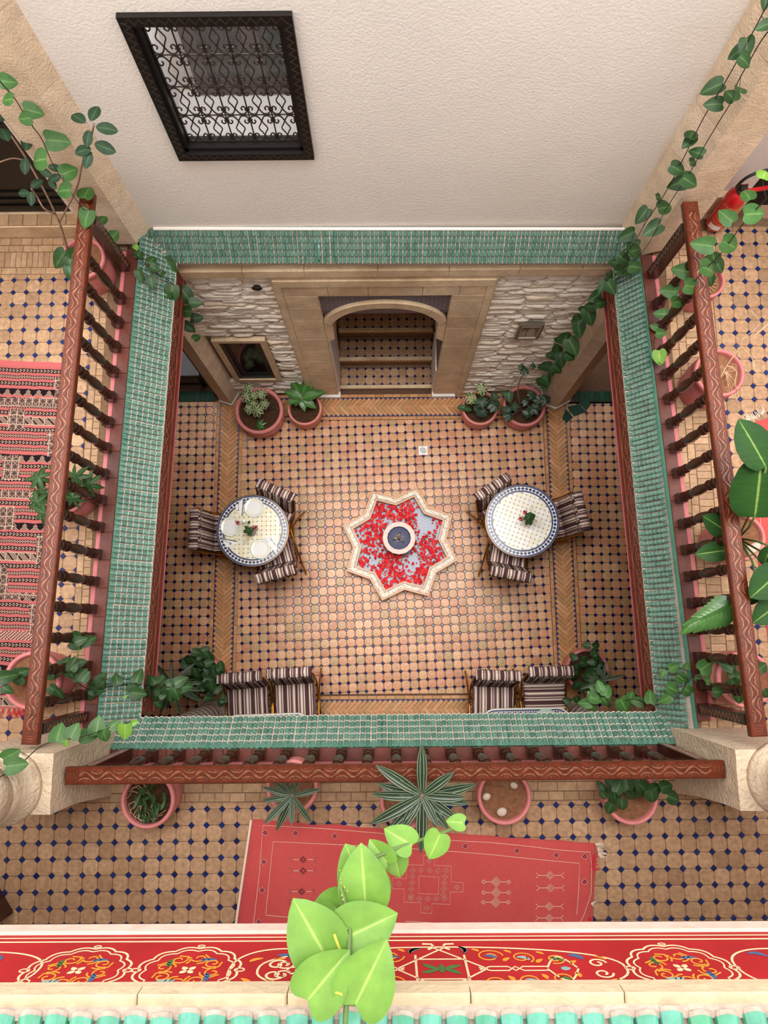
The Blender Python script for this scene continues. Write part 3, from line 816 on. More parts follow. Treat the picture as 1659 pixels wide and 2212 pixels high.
# inner casement
cb = MB(); cy = ry - .01
cx0, cx1 = WX0 + .12, WX1 + .02
for x0, x1 in ((cx0, cx0 + .09), (cx0 + .36, cx0 + .46), (cx1 - .06, cx1)): cb.bx(x0, x1, cy, cy + .05, WZ0 + .05, WZ1)
cb.bx(cx0, cx1, cy - .02, cy + .05, WZ0 + .051, WZ0 + .14); cb.bx(cx0, cx1, cy - .035, cy + .05, WZ0 + .09, WZ0 + .12)
cb.bx(cx0, cx1, cy, cy + .05, WZ1 - .05, WZ1)
cas = obj('casement', cb, wood_br, struct_w)
obj('pane', MB().bx(cx0 + .09, cx0 + .36, cy + .02, cy + .03, WZ0 + .13, WZ1 - .05), glass_d, cas)
obj('pane', MB().bx(cx0 + .46, cx1 - .06, cy + .02, cy + .03, WZ0 + .13, WZ1 - .05), glass_d2, cas)
# wrought-iron grille with scrolls
gt = thing('window_grille', 'black wrought-iron scroll grille in the window of the white wall', 'grille', (0, 0, 0))
GY = YU + .045
gx0, gx1, gz0, gz1 = WX0 + .085, WX1 - .082, WZ0 + .092, WZ1 - .082
gb = MB()
nc = 5; nrw = 4; cw = (gx1 - gx0) / nc; chh = (gz1 - gz0) / nrw
for i in range(nc + 1): gb.tube([(gx0 + i * cw, GY, gz0), (gx0 + i * cw, GY, gz1)], .0046, 6)
obj('upright', gb, iron, gt)
gb = MB()
for j in range(nrw + 1): gb.tube([(gx0, GY - .004, gz0 + j * chh), (gx1, GY - .004, gz0 + j * chh)], .0042, 6)
obj('crossbar', gb, iron, gt)

def scroll_pts(cx_, cz_, r0, sgx, sgz):
    pts = []
    for i in range(16):
        t_ = i / 15.0; a = -math.pi / 2 + t_ * 1.55 * math.pi
        rr = r0 * (1 - .55 * t_)
        pts.append((cx_ + sgx * rr * math.cos(a), GY - .006, cz_ + sgz * (rr * math.sin(a) + r0)))
    return pts
for i in range(nc):
    for j in range(nrw):
        cx_ = gx0 + (i + .5) * cw; zb = gz0 + j * chh
        dmp = [(cx_, zb + chh * .22), (cx_ - cw * .07, zb + chh * .34), (cx_ - cw * .19, zb + chh * .5), (cx_ - cw * .07, zb + chh * .66), (cx_, zb + chh * .78)]
        for sg in (-1, 1): obj('diamond_bar', MB().tube(spline([(cx_ + sg * (cx_ - x), GY - .005, z) for x, z in dmp], 3), .0042, 5), iron, gt)
        for sg in (-1, 1):
            x_e = cx_ + sg * cw * .5
            for sz, zz0 in ((1, zb), (-1, zb + chh)):
                # half circle from the upright to the middle, curling back over the bar
                a = [(cx_, GY - .005, zz0 + sz * chh * .22), (cx_ + sg * cw * .16, GY - .005, zz0 + sz * chh * .05), (cx_ + sg * cw * .38, GY - .005, zz0 + sz * chh * .06), (x_e - sg * cw * .02, GY - .005, zz0 + sz * chh * .2),
                     (x_e - sg * cw * .13, GY - .006, zz0 + sz * chh * .31), (x_e - sg * cw * .24, GY - .006, zz0 + sz * chh * .25), (x_e - sg * cw * .2, GY - .006, zz0 + sz * chh * .18)]
                obj('scroll', MB().tube(spline(a, 3), .0046, 5), iron, gt)
                if sg > 0: obj('collar', MB().box((x_e, GY - .004, zz0 + sz * chh * .2), (.03, .012, .009)), iron, gt)

# stone wall below the eave
mb = MB()
AX0, AX1 = -.575, .565
mb.bx(-2.1, AX0, YL, YL + .45, 0, 3.2); mb.bx(AX1, 2.3, YL, YL + .45, 0, 3.2); mb.bx(AX0, AX1, YL, YL + .45, 2.5, 3.2)
wall_l = struct('wall_far', mb, ledger_bk)
# ledger stones, each a rough slab
def ledger_stone(x0, x1, z0, z1):
    nx, nz_ = max(5, int((x1 - x0) / .035)), 4
    P = []; F = []
    s1, s2 = ru(0, 99), ru(0, 99)
    dep = ru(.012, .036)
    for j in range(nz_ + 1):
        for i in range(nx + 1):
            u_ = i / nx; v_ = j / nz_
            x = x0 + (x1 - x0) * u_; z = z0 + (z1 - z0) * v_
            edge = min(u_, 1 - u_) * (x1 - x0) / .03
            n1 = mnoise.noise(Vector((x * 7 + s1, z * 26, s2)))
            n2 = mnoise.noise(Vector((x * 3 + s2, 5, s1)))
            z += (0.006 * n2) * (1 if 0 < j < nz_ else .9)
            lip = (0.15, 0.95, 1.0, 0.8, 0.25)[j]
            y = YL - dep * lip * min(1, .35 + edge) - max(-.006, .010 * n1)
            P.append((x, y, z))
    for j in range(nz_):
        for i in range(nx):
            a = j * (nx + 1) + i; F.append((a, a + 1, a + nx + 2, a + nx + 1))
    rim = [i for i in range(nx + 1)] + [(j + 1) * (nx + 1) - 1 for j in range(1, nz_ + 1)] + [nz_ * (nx + 1) + i for i in range(nx - 1, -1, -1)] + [j * (nx + 1) for j in range(nz_ - 1, 0, -1)]
    nb_ = len(P)
    for k in rim: P.append((P[k][0], YL + .004, P[k][2]))
    m_ = len(rim)
    for k in range(m_): F.append((rim[(k + 1) % m_], rim[k], nb_ + k, nb_ + (k + 1) % m_))
    mb_ = MB(); mb_.add(P, F); return mb_
z = 0.02; rects = []
while z < 2.97:
    h = ru(.036, .062)
    for (xa, xb) in ((-1.86, -.90), (.885, 1.96)) if z < 2.86 else ((-1.86, 1.96),):
        x = xa + ru(-.1, 0)
        while x < xb:
            w = ru(.16, .44); x1 = min(x + w, xb)
            if x1 - x > .05:
                c_ = (max(x, xa), x1, z, z + h)
                if not (c_[2] < 1.69 and c_[3] > .53 and c_[0] < -1.18):
                    rects.append(c_)
                elif c_[1] > -1.18 and -1.18 - c_[0] < c_[1] + 1.18 and c_[1] + 1.185 > .05:
                    rects.append((-1.185, c_[1], c_[2], c_[3]))
            x = x1 + .002
    z += h + .0015
rects.sort(key=lambda c: -c[2])
restm = MB()
for i, c in enumerate(rects):
    s_ = ledger_stone(*c)
    if i < 300: obj('stone', s_, ledger, wall_l)
    else: restm.add(s_.v, s_.f, rnd())
if restm.v: stuff(obj('more_stones', restm, ledger, wall_l))
# dressed course of blocks under the eave
x = -1.75
while x < 1.9:
    w = min(ru(.45, .62), 1.9 - x)
    obj('block', MB().box((x + w / 2, YL - .02, 3.03), (w - .003, .10, .10), bev=.004), stone_d, wall_l); x += w
vb = MB(); vb.lathe([(.035, 0), (.035, .01), (.02, .012), (.018, -.03)], 14)
obj('vent_hole', MB().lathe([(.034, 0.0), (.03, .006), (.024, .002), (.022, -.02)], 16), wood_b, wall_l, mtx=Matrix.Translation((-1.072, YL - .045, 2.755)) @ Matrix.Rotation(R(90), 4, 'X') @ Matrix.Diagonal((1.35, 1, 1, 1)))

# carved stone portal with a flattened arch
PY = 2.835
def arch_z(x):      # underside of the arch
    t_ = max(-1, min(1, (x + .005) / .51)); return 1.98 + .40 * (1 - abs(t_) ** 2.3) ** .62
portal = struct('trim_17', MB().bx(-.87, -.575, PY, YL + .02, 0.0, 2.80).bx(.565, .85, PY, YL + .02, 0.0, 2.80).bx(-.87, .85, PY, YL + .02, 2.62, 2.80), stone_d)
rm = MB()
for x0, x1, z0, z1 in ((-.925, -.865, 0, 2.90), (.845, .905, 0, 2.90), (-.865, .845, 2.80, 2.90)): rm.bx(x0, x1, PY - .03, YL, z0, z1)
for x0, x1, z0, z1 in ((-.94, -.925, 0, 2.915), (.905, .92, 0, 2.915), (-.925, .905, 2.90, 2.915)): rm.bx(x0, x1, PY - .015, YL, z0, z1)
obj('moulding', rm, stone_d, portal)
# blocks of the two jambs
for sx0, sx1 in ((-.865, -.577), (.567, .845)):
    z = .08
    while z < 2.6:
        h = min(ru(.26, .42), 2.62 - z)
        obj('block', MB().box(((sx0 + sx1) / 2, PY - .006, z + h / 2), (sx1 - sx0 - .004, .03, h - .004), bev=.004), stone_d, portal); z += h
x = -.865
while x < .84:
    w = min(ru(.3, .5), .845 - x)
    obj('block', MB().box((x + w / 2, PY - .006, 2.71), (w - .004, .03, .172), bev=.004), stone_d, portal); x += w
# indigo panel of carved tile over the arch
pn = MB(); pn.bx(-.575, .565, PY + .02, YL + .2, 2.2, 2.62)
pnl = obj('tile_panel', pn, tile_sp, portal)
pm = MB()
for i in range(30):
    x = -.555 + i * .0385
    for q in range(8):
        z = 2.28 + q * .0385
        if z > arch_z(x) + .10: pm.ribbon([(x + .014 * math.cos(a * math.pi / 4), PY + .0195, z + .014 * math.sin(a * math.pi / 4) * (1 if (i + q) % 2 else .6)) for a in range(9)], .004, (0, -1, 0), .0012)
obj('tracery', pm, tile_sp2, pnl)
# arch ring
am = MB(); N_ = 28; P = []; F = []
for i in range(N_ + 1):
    x = -.51 + 1.01 * i / N_; zi = arch_z(x); t_ = (x + .005) / .52
    xo = x * 1.12; zo_ = zi + .10 - .02 * abs(t_)
    if i in (0, N_): zo_ = 2.1
    P += [(x, PY - .02, zi), (xo, PY - .02, zo_), (x, YL + .25, zi), (xo, YL + .02, zo_)]
for i in range(N_):
    a = i * 4; b_ = a + 4
    F += [(a, b_, b_ + 1, a + 1), (a + 1, b_ + 1, b_ + 3, a + 3), (b_, a, a + 2, b_ + 2)]
am.add(P, F)
obj('arch_ring', am, stone_d, portal)
# springers and inner jambs, white skirting
sp = MB()
for sg, xe in ((-1, -.575), (1, .565)):
    xi = xe - sg * .075
    sp.bx(min(xe, xi), max(xe, xi), PY - .01, YL + .25, 1.70, 2.02)
    sp.add([(xi, PY - .01, 1.70), (xe, PY - .01, 1.70), (xe, YL + .25, 1.70), (xi, YL + .25, 1.70), (xe, PY - .01, 1.62), (xe, YL + .25, 1.62)], [(0, 1, 4), (3, 5, 2), (0, 4, 5, 3)])
obj('springer', sp, stone_d, portal)
sk = MB()
sk.bx(-.585, -.555, YL - .02, YL + .44, .06, 1.75); sk.bx(.548, .575, YL - .02, YL + .44, .06, .75)
sk.bx(-.86, -.55, PY - .05, PY + .02, 0, .07); sk.bx(.55, .83, PY - .05, PY + .02, 0, .07)
obj('skirting', sk, skirt_w, portal)
# tiled steps going up inside the arch
st = thing('stairs', 'terracotta tiled steps with small blue diamonds inside the stone arch', 'stairs', (0, 2.87, 0))
st['kind'] = 'structure'; del st['category']
zs = .06; ys = 0.03
for k in range(5):
    run = .29
    s_ = obj('step', MB().bx(-.56, .555, ys, ys + run + .3, zs - .2 if k else 0, zs), grout_m, st)
    nm = MB(); nm.box((0, ys + .018, zs - .008), (1.11, .045, .035), bev=.006); obj('nosing', nm, stone_d, s_)
    tm = tile_mesh('tile', terra_m, octo(.1, .2, .014)); dm_ = tile_mesh('diamond', blue_t, diam(.1), .0055, .002, 0)
    for i in range(11):
        for j in range(2): link('tile', tm[1], s_, T(-.5 + i * .1, ys + .095 + j * .1, zs, random.randrange(4) * math.pi / 2))
    dd = MB()
    for i in range(11):
        for j in range(3): dd.add([(p[0] - .45 + i * .1 - .0, p[1] + ys + .045 + j * .1, p[2] + zs) for p in dm_[0].v], dm_[0].f, rnd())
    stuff(obj('diamond_tiles', dd, blue_t, s_))
    if k:
        rz_ = MB()
        for i in range(28):
            x = -.54 + i * .04
            rz_.add([(x, ys - .004, zs - .03), (x + .02, ys - .01, zs - .075), (x + .04, ys - .004, zs - .03), (x + .02, ys - .004, zs - .03)], [(0, 1, 3), (3, 1, 2)], rnd())
            rz_.add([(x - .02, ys - .004, zs - .12), (x, ys - .01, zs - .075), (x + .02, ys - .004, zs - .12)], [(0, 2, 1)], rnd())
        stuff(obj('zigzag_tiles', rz_, brick_g, s_))
    ys += run; zs += .17
# dark stair well walls
struct('wall_stair', MB().bx(-.70, -.58, 3.32, 4.6, 0, 3.0).bx(.58, .70, 3.32, 4.6, 0, 3.0).bx(-.7, .7, 4.6, 4.7, 0, 3.0).bx(-.7, .7, 3.32, 4.7, 2.5, 2.6), stone_d)
# small dark window beside the portal
def rect_frame(mb, x0, x1, z0, z1, w, y0, y1):
    for a in ((x0, x0 + w, z0, z1), (x1 - w, x1, z0, z1), (x0 + w, x1 - w, z0, z0 + w), (x0 + w, x1 - w, z1 - w, z1)): mb.bx(a[0], a[1], y0, y1, a[2], a[3])
fm = MB(); rect_frame(fm, -1.72, -1.19, .54, 1.68, .055, YL - .05, YL + .02)
w2 = struct('window_2', fm, stone_d)
fm = MB(); rect_frame(fm, -1.665, -1.245, .595, 1.625, .045, YL - .035, YL); rect_frame(fm, -1.62, -1.29, .64, 1.58, .025, YL - .015, YL); fm.bx(-1.595, -1.315, YL - .012, YL, .665, .71)
obj('window_frame', fm, wood_b, w2)
obj('pane', MB().bx(-1.62, -1.29, YL - .006, YL - .001, .64, 1.58), glass_d, w2)

# ------------------------------------------------------------------ pillars
def octagon_pillar(name, pts, z0, z1, mat, block=0.3, skirt=True):
    cx_ = sum(p[0] for p in pts) / len(pts); cy_ = sum(p[1] for p in pts) / len(pts)
    core = MB(); core.prism([(cx_ + (x - cx_) * .985, cy_ + (y - cy_) * .985) for x, y in pts], z0, z1)
    t = struct(name, core, mortar)
    z = z0
    while z < z1 - .02:
        h = min(ru(block * .8, block * 1.25), z1 - z)
        b = MB(); b.prism(pts, z + .003, z + h - .003); obj('block', b, mat, t); z += h
    if skirt:
        s_ = MB(); s_.prism([(cx_ + (x - cx_) * 1.07, cy_ + (y - cy_) * 1.07) for x, y in pts], z0, z0 + .07); obj('skirting', s_, skirt_w, t)
    return t
octagon_pillar('wall_pillar', [(-1.77, 2.88), (-1.865, 2.71), (-2.0, 2.755), (-2.045, 2.87), (-2.045, 3.2), (-1.77, 3.2)], 0, 3.2, stone)
octagon_pillar('wall_pillar', [(2.33, 3.1), (2.265, 2.86), (2.20, 2.72), (2.04, 2.635), (1.915, 2.68), (1.87, 2.88), (1.87, 3.2), (2.33, 3.2)], 0, 3.2, stone)
uL = [(-1.737, 2.985), (-1.85, 2.855), (-2.13, 2.855), (-2.24, 2.985), (-2.24, 3.2), (-1.737, 3.2)]
uR = [(2.28, 3.2), (2.28, 2.99), (2.19, 2.80), (1.90, 2.73), (1.765, 2.93), (1.765, 3.2)]
octagon_pillar('wall_pillar', uL, 3.40, 6.9, stone, .42, False)
octagon_pillar('wall_pillar', uR, 3.40, 6.9, stone, .42, False)
# round columns of the ground floor near corners
def round_column(name, c, z0, z1, r, mat, rings=0.16, tilt=None):
    mb = MB(); prof = [(r * 1.25, 0), (r * 1.25, .05), (r * 1.12, .08), (r, .1)]
    z = .1
    while z < z1 - z0 - .02:
        h = min(rings, z1 - z0 - z); prof += [(r * 1.0, z), (r * 1.012, z + h * .5), (r, z + h - .006), (r * .975, z + h - .003)]; z += h
    prof.append((r, z1 - z0))
    mb.lathe(prof, 28, (c[0], c[1], z0))
    return struct(name, mb, mat, True)
round_column('wall_column', (-1.98, -.92), 0, 2.95, .14, grey_st)
round_column('wall_column', (2.10, -.93), 0, 2.95, .14, grey_st)
# square block of the near gallery corners and the column standing on it
for nm, sx in (('left', -1), ('right', 1)):
    xi = -1.835 if sx < 0 else 1.885
    xo = -2.34 if sx < 0 else 2.38
    y0, y1 = -.965, -.648
    blk = MB()
    xa, xb = min(xi, xo), max(xi, xo)
    zt = 4.235 if sx < 0 else 4.24
    b = MB(); P = []; F = []
    nz_, = (7,)
    # rough-hewn block with a flared foot and vertical tool grooves
    ring = []
    for k in range(9): ring.append((xa + (xb - xa) * k / 8, y0))
    for k in range(1, 7): ring.append((xb, y0 + (y1 - y0) * k / 6))
    for k in range(7, -1, -1): ring.append((xa + (xb - xa) * k / 8, y1))
    for k in range(5, 0, -1): ring.append((xa, y0 + (y1 - y0) * k / 6))
    cxx, cyy = (xa + xb) / 2, (y0 + y1) / 2
    for j in range(nz_ + 1):
        t_ = j / nz_; z = 3.35 + (zt - 3.35) * t_
        fl = 1.0
        for (x, y) in ring:
            n_ = .006 * mnoise.noise(Vector((x * 25, y * 25, z * 3)))
            ex_ = (.10 * (1 - t_) ** 1.6) * (1 if abs(y - y0) < .001 else 0)
            P.append((cxx + (x - cxx) * (1 + n_ * 3), cyy + (y - cyy) * (1 + n_ * 3) - ex_, z))
    n = len(ring)
    for j in range(nz_):
        for k in range(n): F.append((j * n + k, j * n + (k + 1) % n, (j + 1) * n + (k + 1) % n, (j + 1) * n + k))
    F.append(tuple(nz_ * n + k for k in range(n)))
    b.add(P, F)
    t = struct('wall_block', b, stone_w)
    cb = MB(); r_ = .165; prof = [(r_ * 1.22, 0), (r_ * 1.18, .03), (r_ * 1.06, .05), (r_, .075)]
    z = .075
    while z < 2.55: prof += [(r_, z), (r_ * 1.006, z + .08), (r_, z + .155), (r_ * .985, z + .158)]; z += .16
    cb.lathe(prof, 32, (-2.085 if sx < 0 else 2.135, -.825 if sx < 0 else -.80, zt))
    obj('shaft', cb, stone_w, t, True)

# ------------------------------------------------------------------ rest of the shell: side walls, ceilings, upper floor
struct('ceiling', MB().bx(-3.4, -1.80, -3.2, 2.9, 2.97, 3.04), ceil_m)
struct('ceiling', MB().bx(1.90, 3.5, -3.2, 2.9, 2.97, 3.04), ceil_m)
struct('ceiling', MB().bx(-1.8, 1.9, -3.2, -.67, 2.97, 3.04), ceil_m)
struct('wall_left', MB().bx(-3.3, -3.2, -3.2, 4.0, 3.0, 6.8), plaster); struct('wall_left', MB().bx(-3.0, -2.9, -3.2, 4.0, 0, 3.0), ceil_m)  # lower walls on three sides: unseen, made dark to cut bounced light
struct('wall_right', MB().bx(3.3, 3.4, -3.2, 4.0, 3.0, 6.8), plaster); struct('wall_right', MB().bx(3.05, 3.15, -3.2, 4.0, 0, 3.0), ceil_m)
struct('wall_near', MB().bx(-3.3, 3.4, -3.1, -3.0, 3.0, 7.2), plaster); struct('wall_near', MB().bx(-3.3, 3.4, -2.7, -2.6, 0, 3.0), ceil_m)
# ground floor side passages end in a dark wall
struct('wall_back', MB().bx(-3.3, -2.05, 3.75, 3.85, 0, 3.0).bx(2.33, 3.4, 3.75, 3.85, 0, 3.0), white_in)
# gallery ends
struct('wall_end', MB().bx(-3.3, -3.0, 3.05, 3.2, 3.35, 6.8).bx(-2.3, -2.2, 3.05, 3.2, 3.35, 6.8), plaster)
stp = struct('trim_18', MB().bx(-3.2, -2.24, 2.945, 3.1, 3.35, 3.49), stone_d)
x = -3.19
while x < -2.26:
    link('brick', brick_mesh(.105, .09, brick_m, .012)[1], stp, T(x + .052, 3.0, 3.49)); x += .106
db = struct('door_1', MB().bx(-3.2, -2.24, 3.07, 3.12, 3.49, 5.6), door_k)
dp = MB()
for z0, z1 in ((3.56, 3.66), (3.72, 4.3), (4.4, 5.3)): rect_frame(dp, -3.05, -2.3, z0, z1, .02, 3.058, 3.07)
obj('moulding', dp, door_k, db)
struct('wall_end', MB().bx(2.20, 2.62, 3.10, 3.22, 3.35, 6.8), white_in)
struct('baseboard_right', MB().bx(2.24, 2.63, 3.05, 3.10, 3.35, 3.62), stone_d)
struct('door_2', MB().bx(2.62, 3.3, 3.16, 3.2, 3.35, 5.6), door_k)
# floor above: slabs round the opening, and its own tiled eave in front of the camera
NY = -.552
struct('ceiling', MB().bx(-3.4, 3.5, -3.2, NY - .061, 6.86, 7.04), plaster)
struct('shading_slab', MB().bx(-3.4, 3.5, -3.2, .04, 9.6, 9.75), plaster)  # added slab above the camera, out of view, keeps overhead light off the nearest eave
slab = struct('ceiling', MB().bx(-3.4, 3.5, -3.2, NY - .06, 6.86, 7.06), plaster)
fz = struct('trim_19', MB().bx(-1.6, 1.7, NY - .06, NY, 6.845, 7.045), red_panel)
obj('plaster_edge', MB().box((0, NY - .03, 6.835), (3.2, .07, .036), bev=.004), plaster_pk, fz)
st_ = struct('trim_20', MB().bx(-1.6, 1.7, NY - .09, NY + .006, 7.046, 7.075), ledge_st)
x = -1.6
while x < 1.4:
    w = ru(.22, .34); obj('block', MB().box((x + w / 2, NY - .03, 7.088), (w - .0015, .085, .028), bev=.003), ledge_st, st_); x += w
ev = eave('trim_21', (-1.6, -.566, 7.098), (1.68, -.566, 7.098), (-1.6, -.80, 7.22), (1.68, -.80, 7.22), .040, 6, green_near, False)

# painted ornament of the red frieze
def PF(x, z): return Vector((x, NY + .0006, z))
orn = {'cream': MB(), 'orange': MB(), 'blue': MB(), 'grey': MB(), 'green': MB()}
NRM = (0, 1, 0)
def line(col, pts, w): orn[col].ribbon([PF(*p) for p in pts], w, NRM, .0005)
def blob(col, cx_, cz_, L, wd, a, curl=.5):
    pts = []; ws = []
    for i in range(9):
        t_ = i / 8; aa = a + curl * (t_ - .2)
        pts.append((cx_ + math.cos(aa) * L * (t_ - .5), cz_ + math.sin(aa) * L * (t_ - .5))); ws.append(max(.0006, wd * math.sin(math.pi * min(1, t_ * .9 + .08)) ** .8))
    orn[col].ribbon([PF(*p) for p in pts], ws, NRM, .0005)
def spiral(col, cx_, cz_, r0, a0, turns, w, sg=1):
    n_ = int(14 * turns) + 4
    line(col, [(cx_ + r0 * (1 - .75 * i / n_) * math.cos(a0 + sg * 2 * math.pi * turns * i / n_), cz_ + r0 * (1 - .75 * i / n_) * math.sin(a0 + sg * 2 * math.pi * turns * i / n_)) for i in range(n_ + 1)], w)
def medallion(cx_, cz_):
    for base, w in ((.080, .0042), (.069, .003)):
        line('cream', [(cx_ + (base + .007 * abs(math.sin(6 * a))) * math.cos(a), cz_ + (base + .007 * abs(math.sin(6 * a))) * math.sin(a)) for a in [2 * math.pi * i / 96 for i in range(97)]], w)
    for k in range(8):
        a = math.pi / 4 * k + .2; c_ = (cx_ + .044 * math.cos(a), cz_ + .044 * math.sin(a))
        spiral('orange', c_[0], c_[1], .015, a + (1.6 if k % 2 else -1.6), 1.1, .0032, 1 if k % 2 else -1)
        line('orange', [(cx_ + rr * math.cos(a + .45 * s_), cz_ + rr * math.sin(a + .45 * s_)) for rr, s_ in ((.058, .2), (.05, .8), (.04, 1.0), (.03, .9), (.024, .4))], .0034)
        if k % 2 == 0: blob(('blue', 'grey', 'green', 'blue')[k // 2], cx_ + .046 * math.cos(a + .4), cz_ + .046 * math.sin(a + .4), .03, .012, a + 1.2)
    for k in range(4):
        a = math.pi / 4 + math.pi / 2 * k; c_ = (cx_ + .009 * math.cos(a), cz_ + .009 * math.sin(a))
        blob('cream', c_[0], c_[1], .013, .010, a, 0)
    for sg in (-1, 1):
        line('cream', [(cx_ + sg * .086 + .008 * math.cos(a), cz_ + .006 * math.sin(a)) for a in [2 * math.pi * i / 12 for i in range(13)]], .003)
        line('cream', [(cx_ + .006 * math.cos(a), cz_ + sg * .09 + .004 * math.sin(a)) for a in [2 * math.pi * i / 12 for i in range(13)]], .0026)
ZC = 6.994
for cx_ in (-.521, -.336, .482, -.90, -1.085, .83, 1.015): medallion(cx_, ZC)
def lens(cx_, hw, hh, endsharp=1.0, open_=None):
    for sg in (-1, 1):
        line('cream', [(cx_ + hw * math.cos(a), ZC + sg * hh * (math.sin(a) ** .8 if math.sin(a) > 0 else 0)) for a in [math.pi * i / 30 for i in range(31)]], .0042)
# long cartouche round the hexagram in the middle, shorter ones at the far ends
lens(.085, .305, .082)
lens(-.70, .115, .07); lens(.655, .082, .07)
for sg in (-1, 1):
    c_ = .085
    line('cream', [(c_ + sg * .042, ZC - .05), (c_ + sg * .042, ZC + .05)], .004)
    line('cream', [(c_ + sg * .075, ZC), (c_ - sg * .008, ZC - .078)], .0036)
    line('cream', [(c_ + sg * .075, ZC), (c_ - sg * .008, ZC + .078)], .0036)
    line('cream', [(c_ - .042, ZC + sg * .035), (c_ + .042, ZC + sg * .035)], .0036)
    for q in (-.007, .007): line('cream', [(c_ + sg * .062, ZC - q * .6), (c_ + sg * .08, ZC + q), (c_ + sg * .11, ZC + q), (c_ + sg * .122, ZC - q), (c_ + sg * .135, ZC + q), (c_ + sg * .175, ZC + q)], .003)
    line('cream', [(c_ + sg * .02, ZC - .072), (c_ + sg * .008, ZC - .082), (c_ + sg * .012, ZC - .094), (c_ + sg * .028, ZC - .095)], .006)
    for zz_ in (-1, 1):
        for k in range(3):
            x = c_ + sg * (.085 + .055 * k); zq = ZC + zz_ * (.046 - .006 * k)
            spiral('orange', x, zq, .024 - .003 * k, k, 1.4, .003, sg * zz_); blob(('blue', 'grey', 'green')[k], x + .004, zq, .026, .010, .3 * sg, .8)
            blob('orange', x + sg * .026, zq - zz_ * .012, .018, .009, 1.1 * zz_, .7); blob('orange', x - sg * .02, zq + zz_ * .024, .016, .007, .5, .7)
        blob('grey', c_ + sg * .045, ZC - .072 * 1, .03, .010, sg * 1.0, 1.0)
        blob('blue', c_ + sg * .235, ZC + zz_ * .045, .03, .012, -.4 * zz_, .9)
        line('cream', [(c_ + sg * (.175 + .05 * i / 8), ZC + zz_ * (.04 * math.sin(math.pi * i / 8) + .002)) for i in range(9)], .0036)
        spiral('cream', c_ + sg * .262, ZC + zz_ * .018, .016, 0, 1.2, .004, zz_ * sg)
        blob('orange', c_ + sg * .275, ZC + zz_ * .04, .022, .008, -.5 * zz_ * sg, .7)
    blob('grey', c_ + sg * .205, ZC, .016, .014, 0, 0)
blob('green', .085, ZC, .03, .012, math.pi / 2, 0)
for a in (.5, -.5, math.pi - .5, math.pi + .5): blob('green', .085 + .022 * math.cos(a), ZC + .017 * math.sin(a), .03, .011, a, .3)
for cx_, sg in ((-.20, 1), (-.70, 1), (.655, -1)):
    for zz_ in (-1, 1):
        spiral('cream', cx_ + .01, ZC + zz_ * .018, .018, 0, 1.2, .0045, zz_); blob('orange', cx_ - sg * .03, ZC + zz_ * .038, .026, .009, .7 * zz_ * sg, .6); blob('blue', cx_ + sg * .022, ZC + zz_ * .052, .034, .011, .2, .9)
    spiral('cream', cx_ + .04, ZC, .014, 1, 1.0, .004)
lens(-.185, .082, .078)
for zq, w in ((6.868, .0035), (6.884, .005)): line('cream', [(-1.6, zq), (1.68, zq)], w)
for k, m_ in (('cream', cream_p), ('orange', orange_p), ('blue', bluep), ('grey', greyp), ('green', greenp)): obj('painted_' + k + '_ornament', orn[k], m_, fz)
obj('board_joint', MB().bx(-.157, -.1555, NY, NY + .0012, 6.85, 7.045), wood_b, fz)

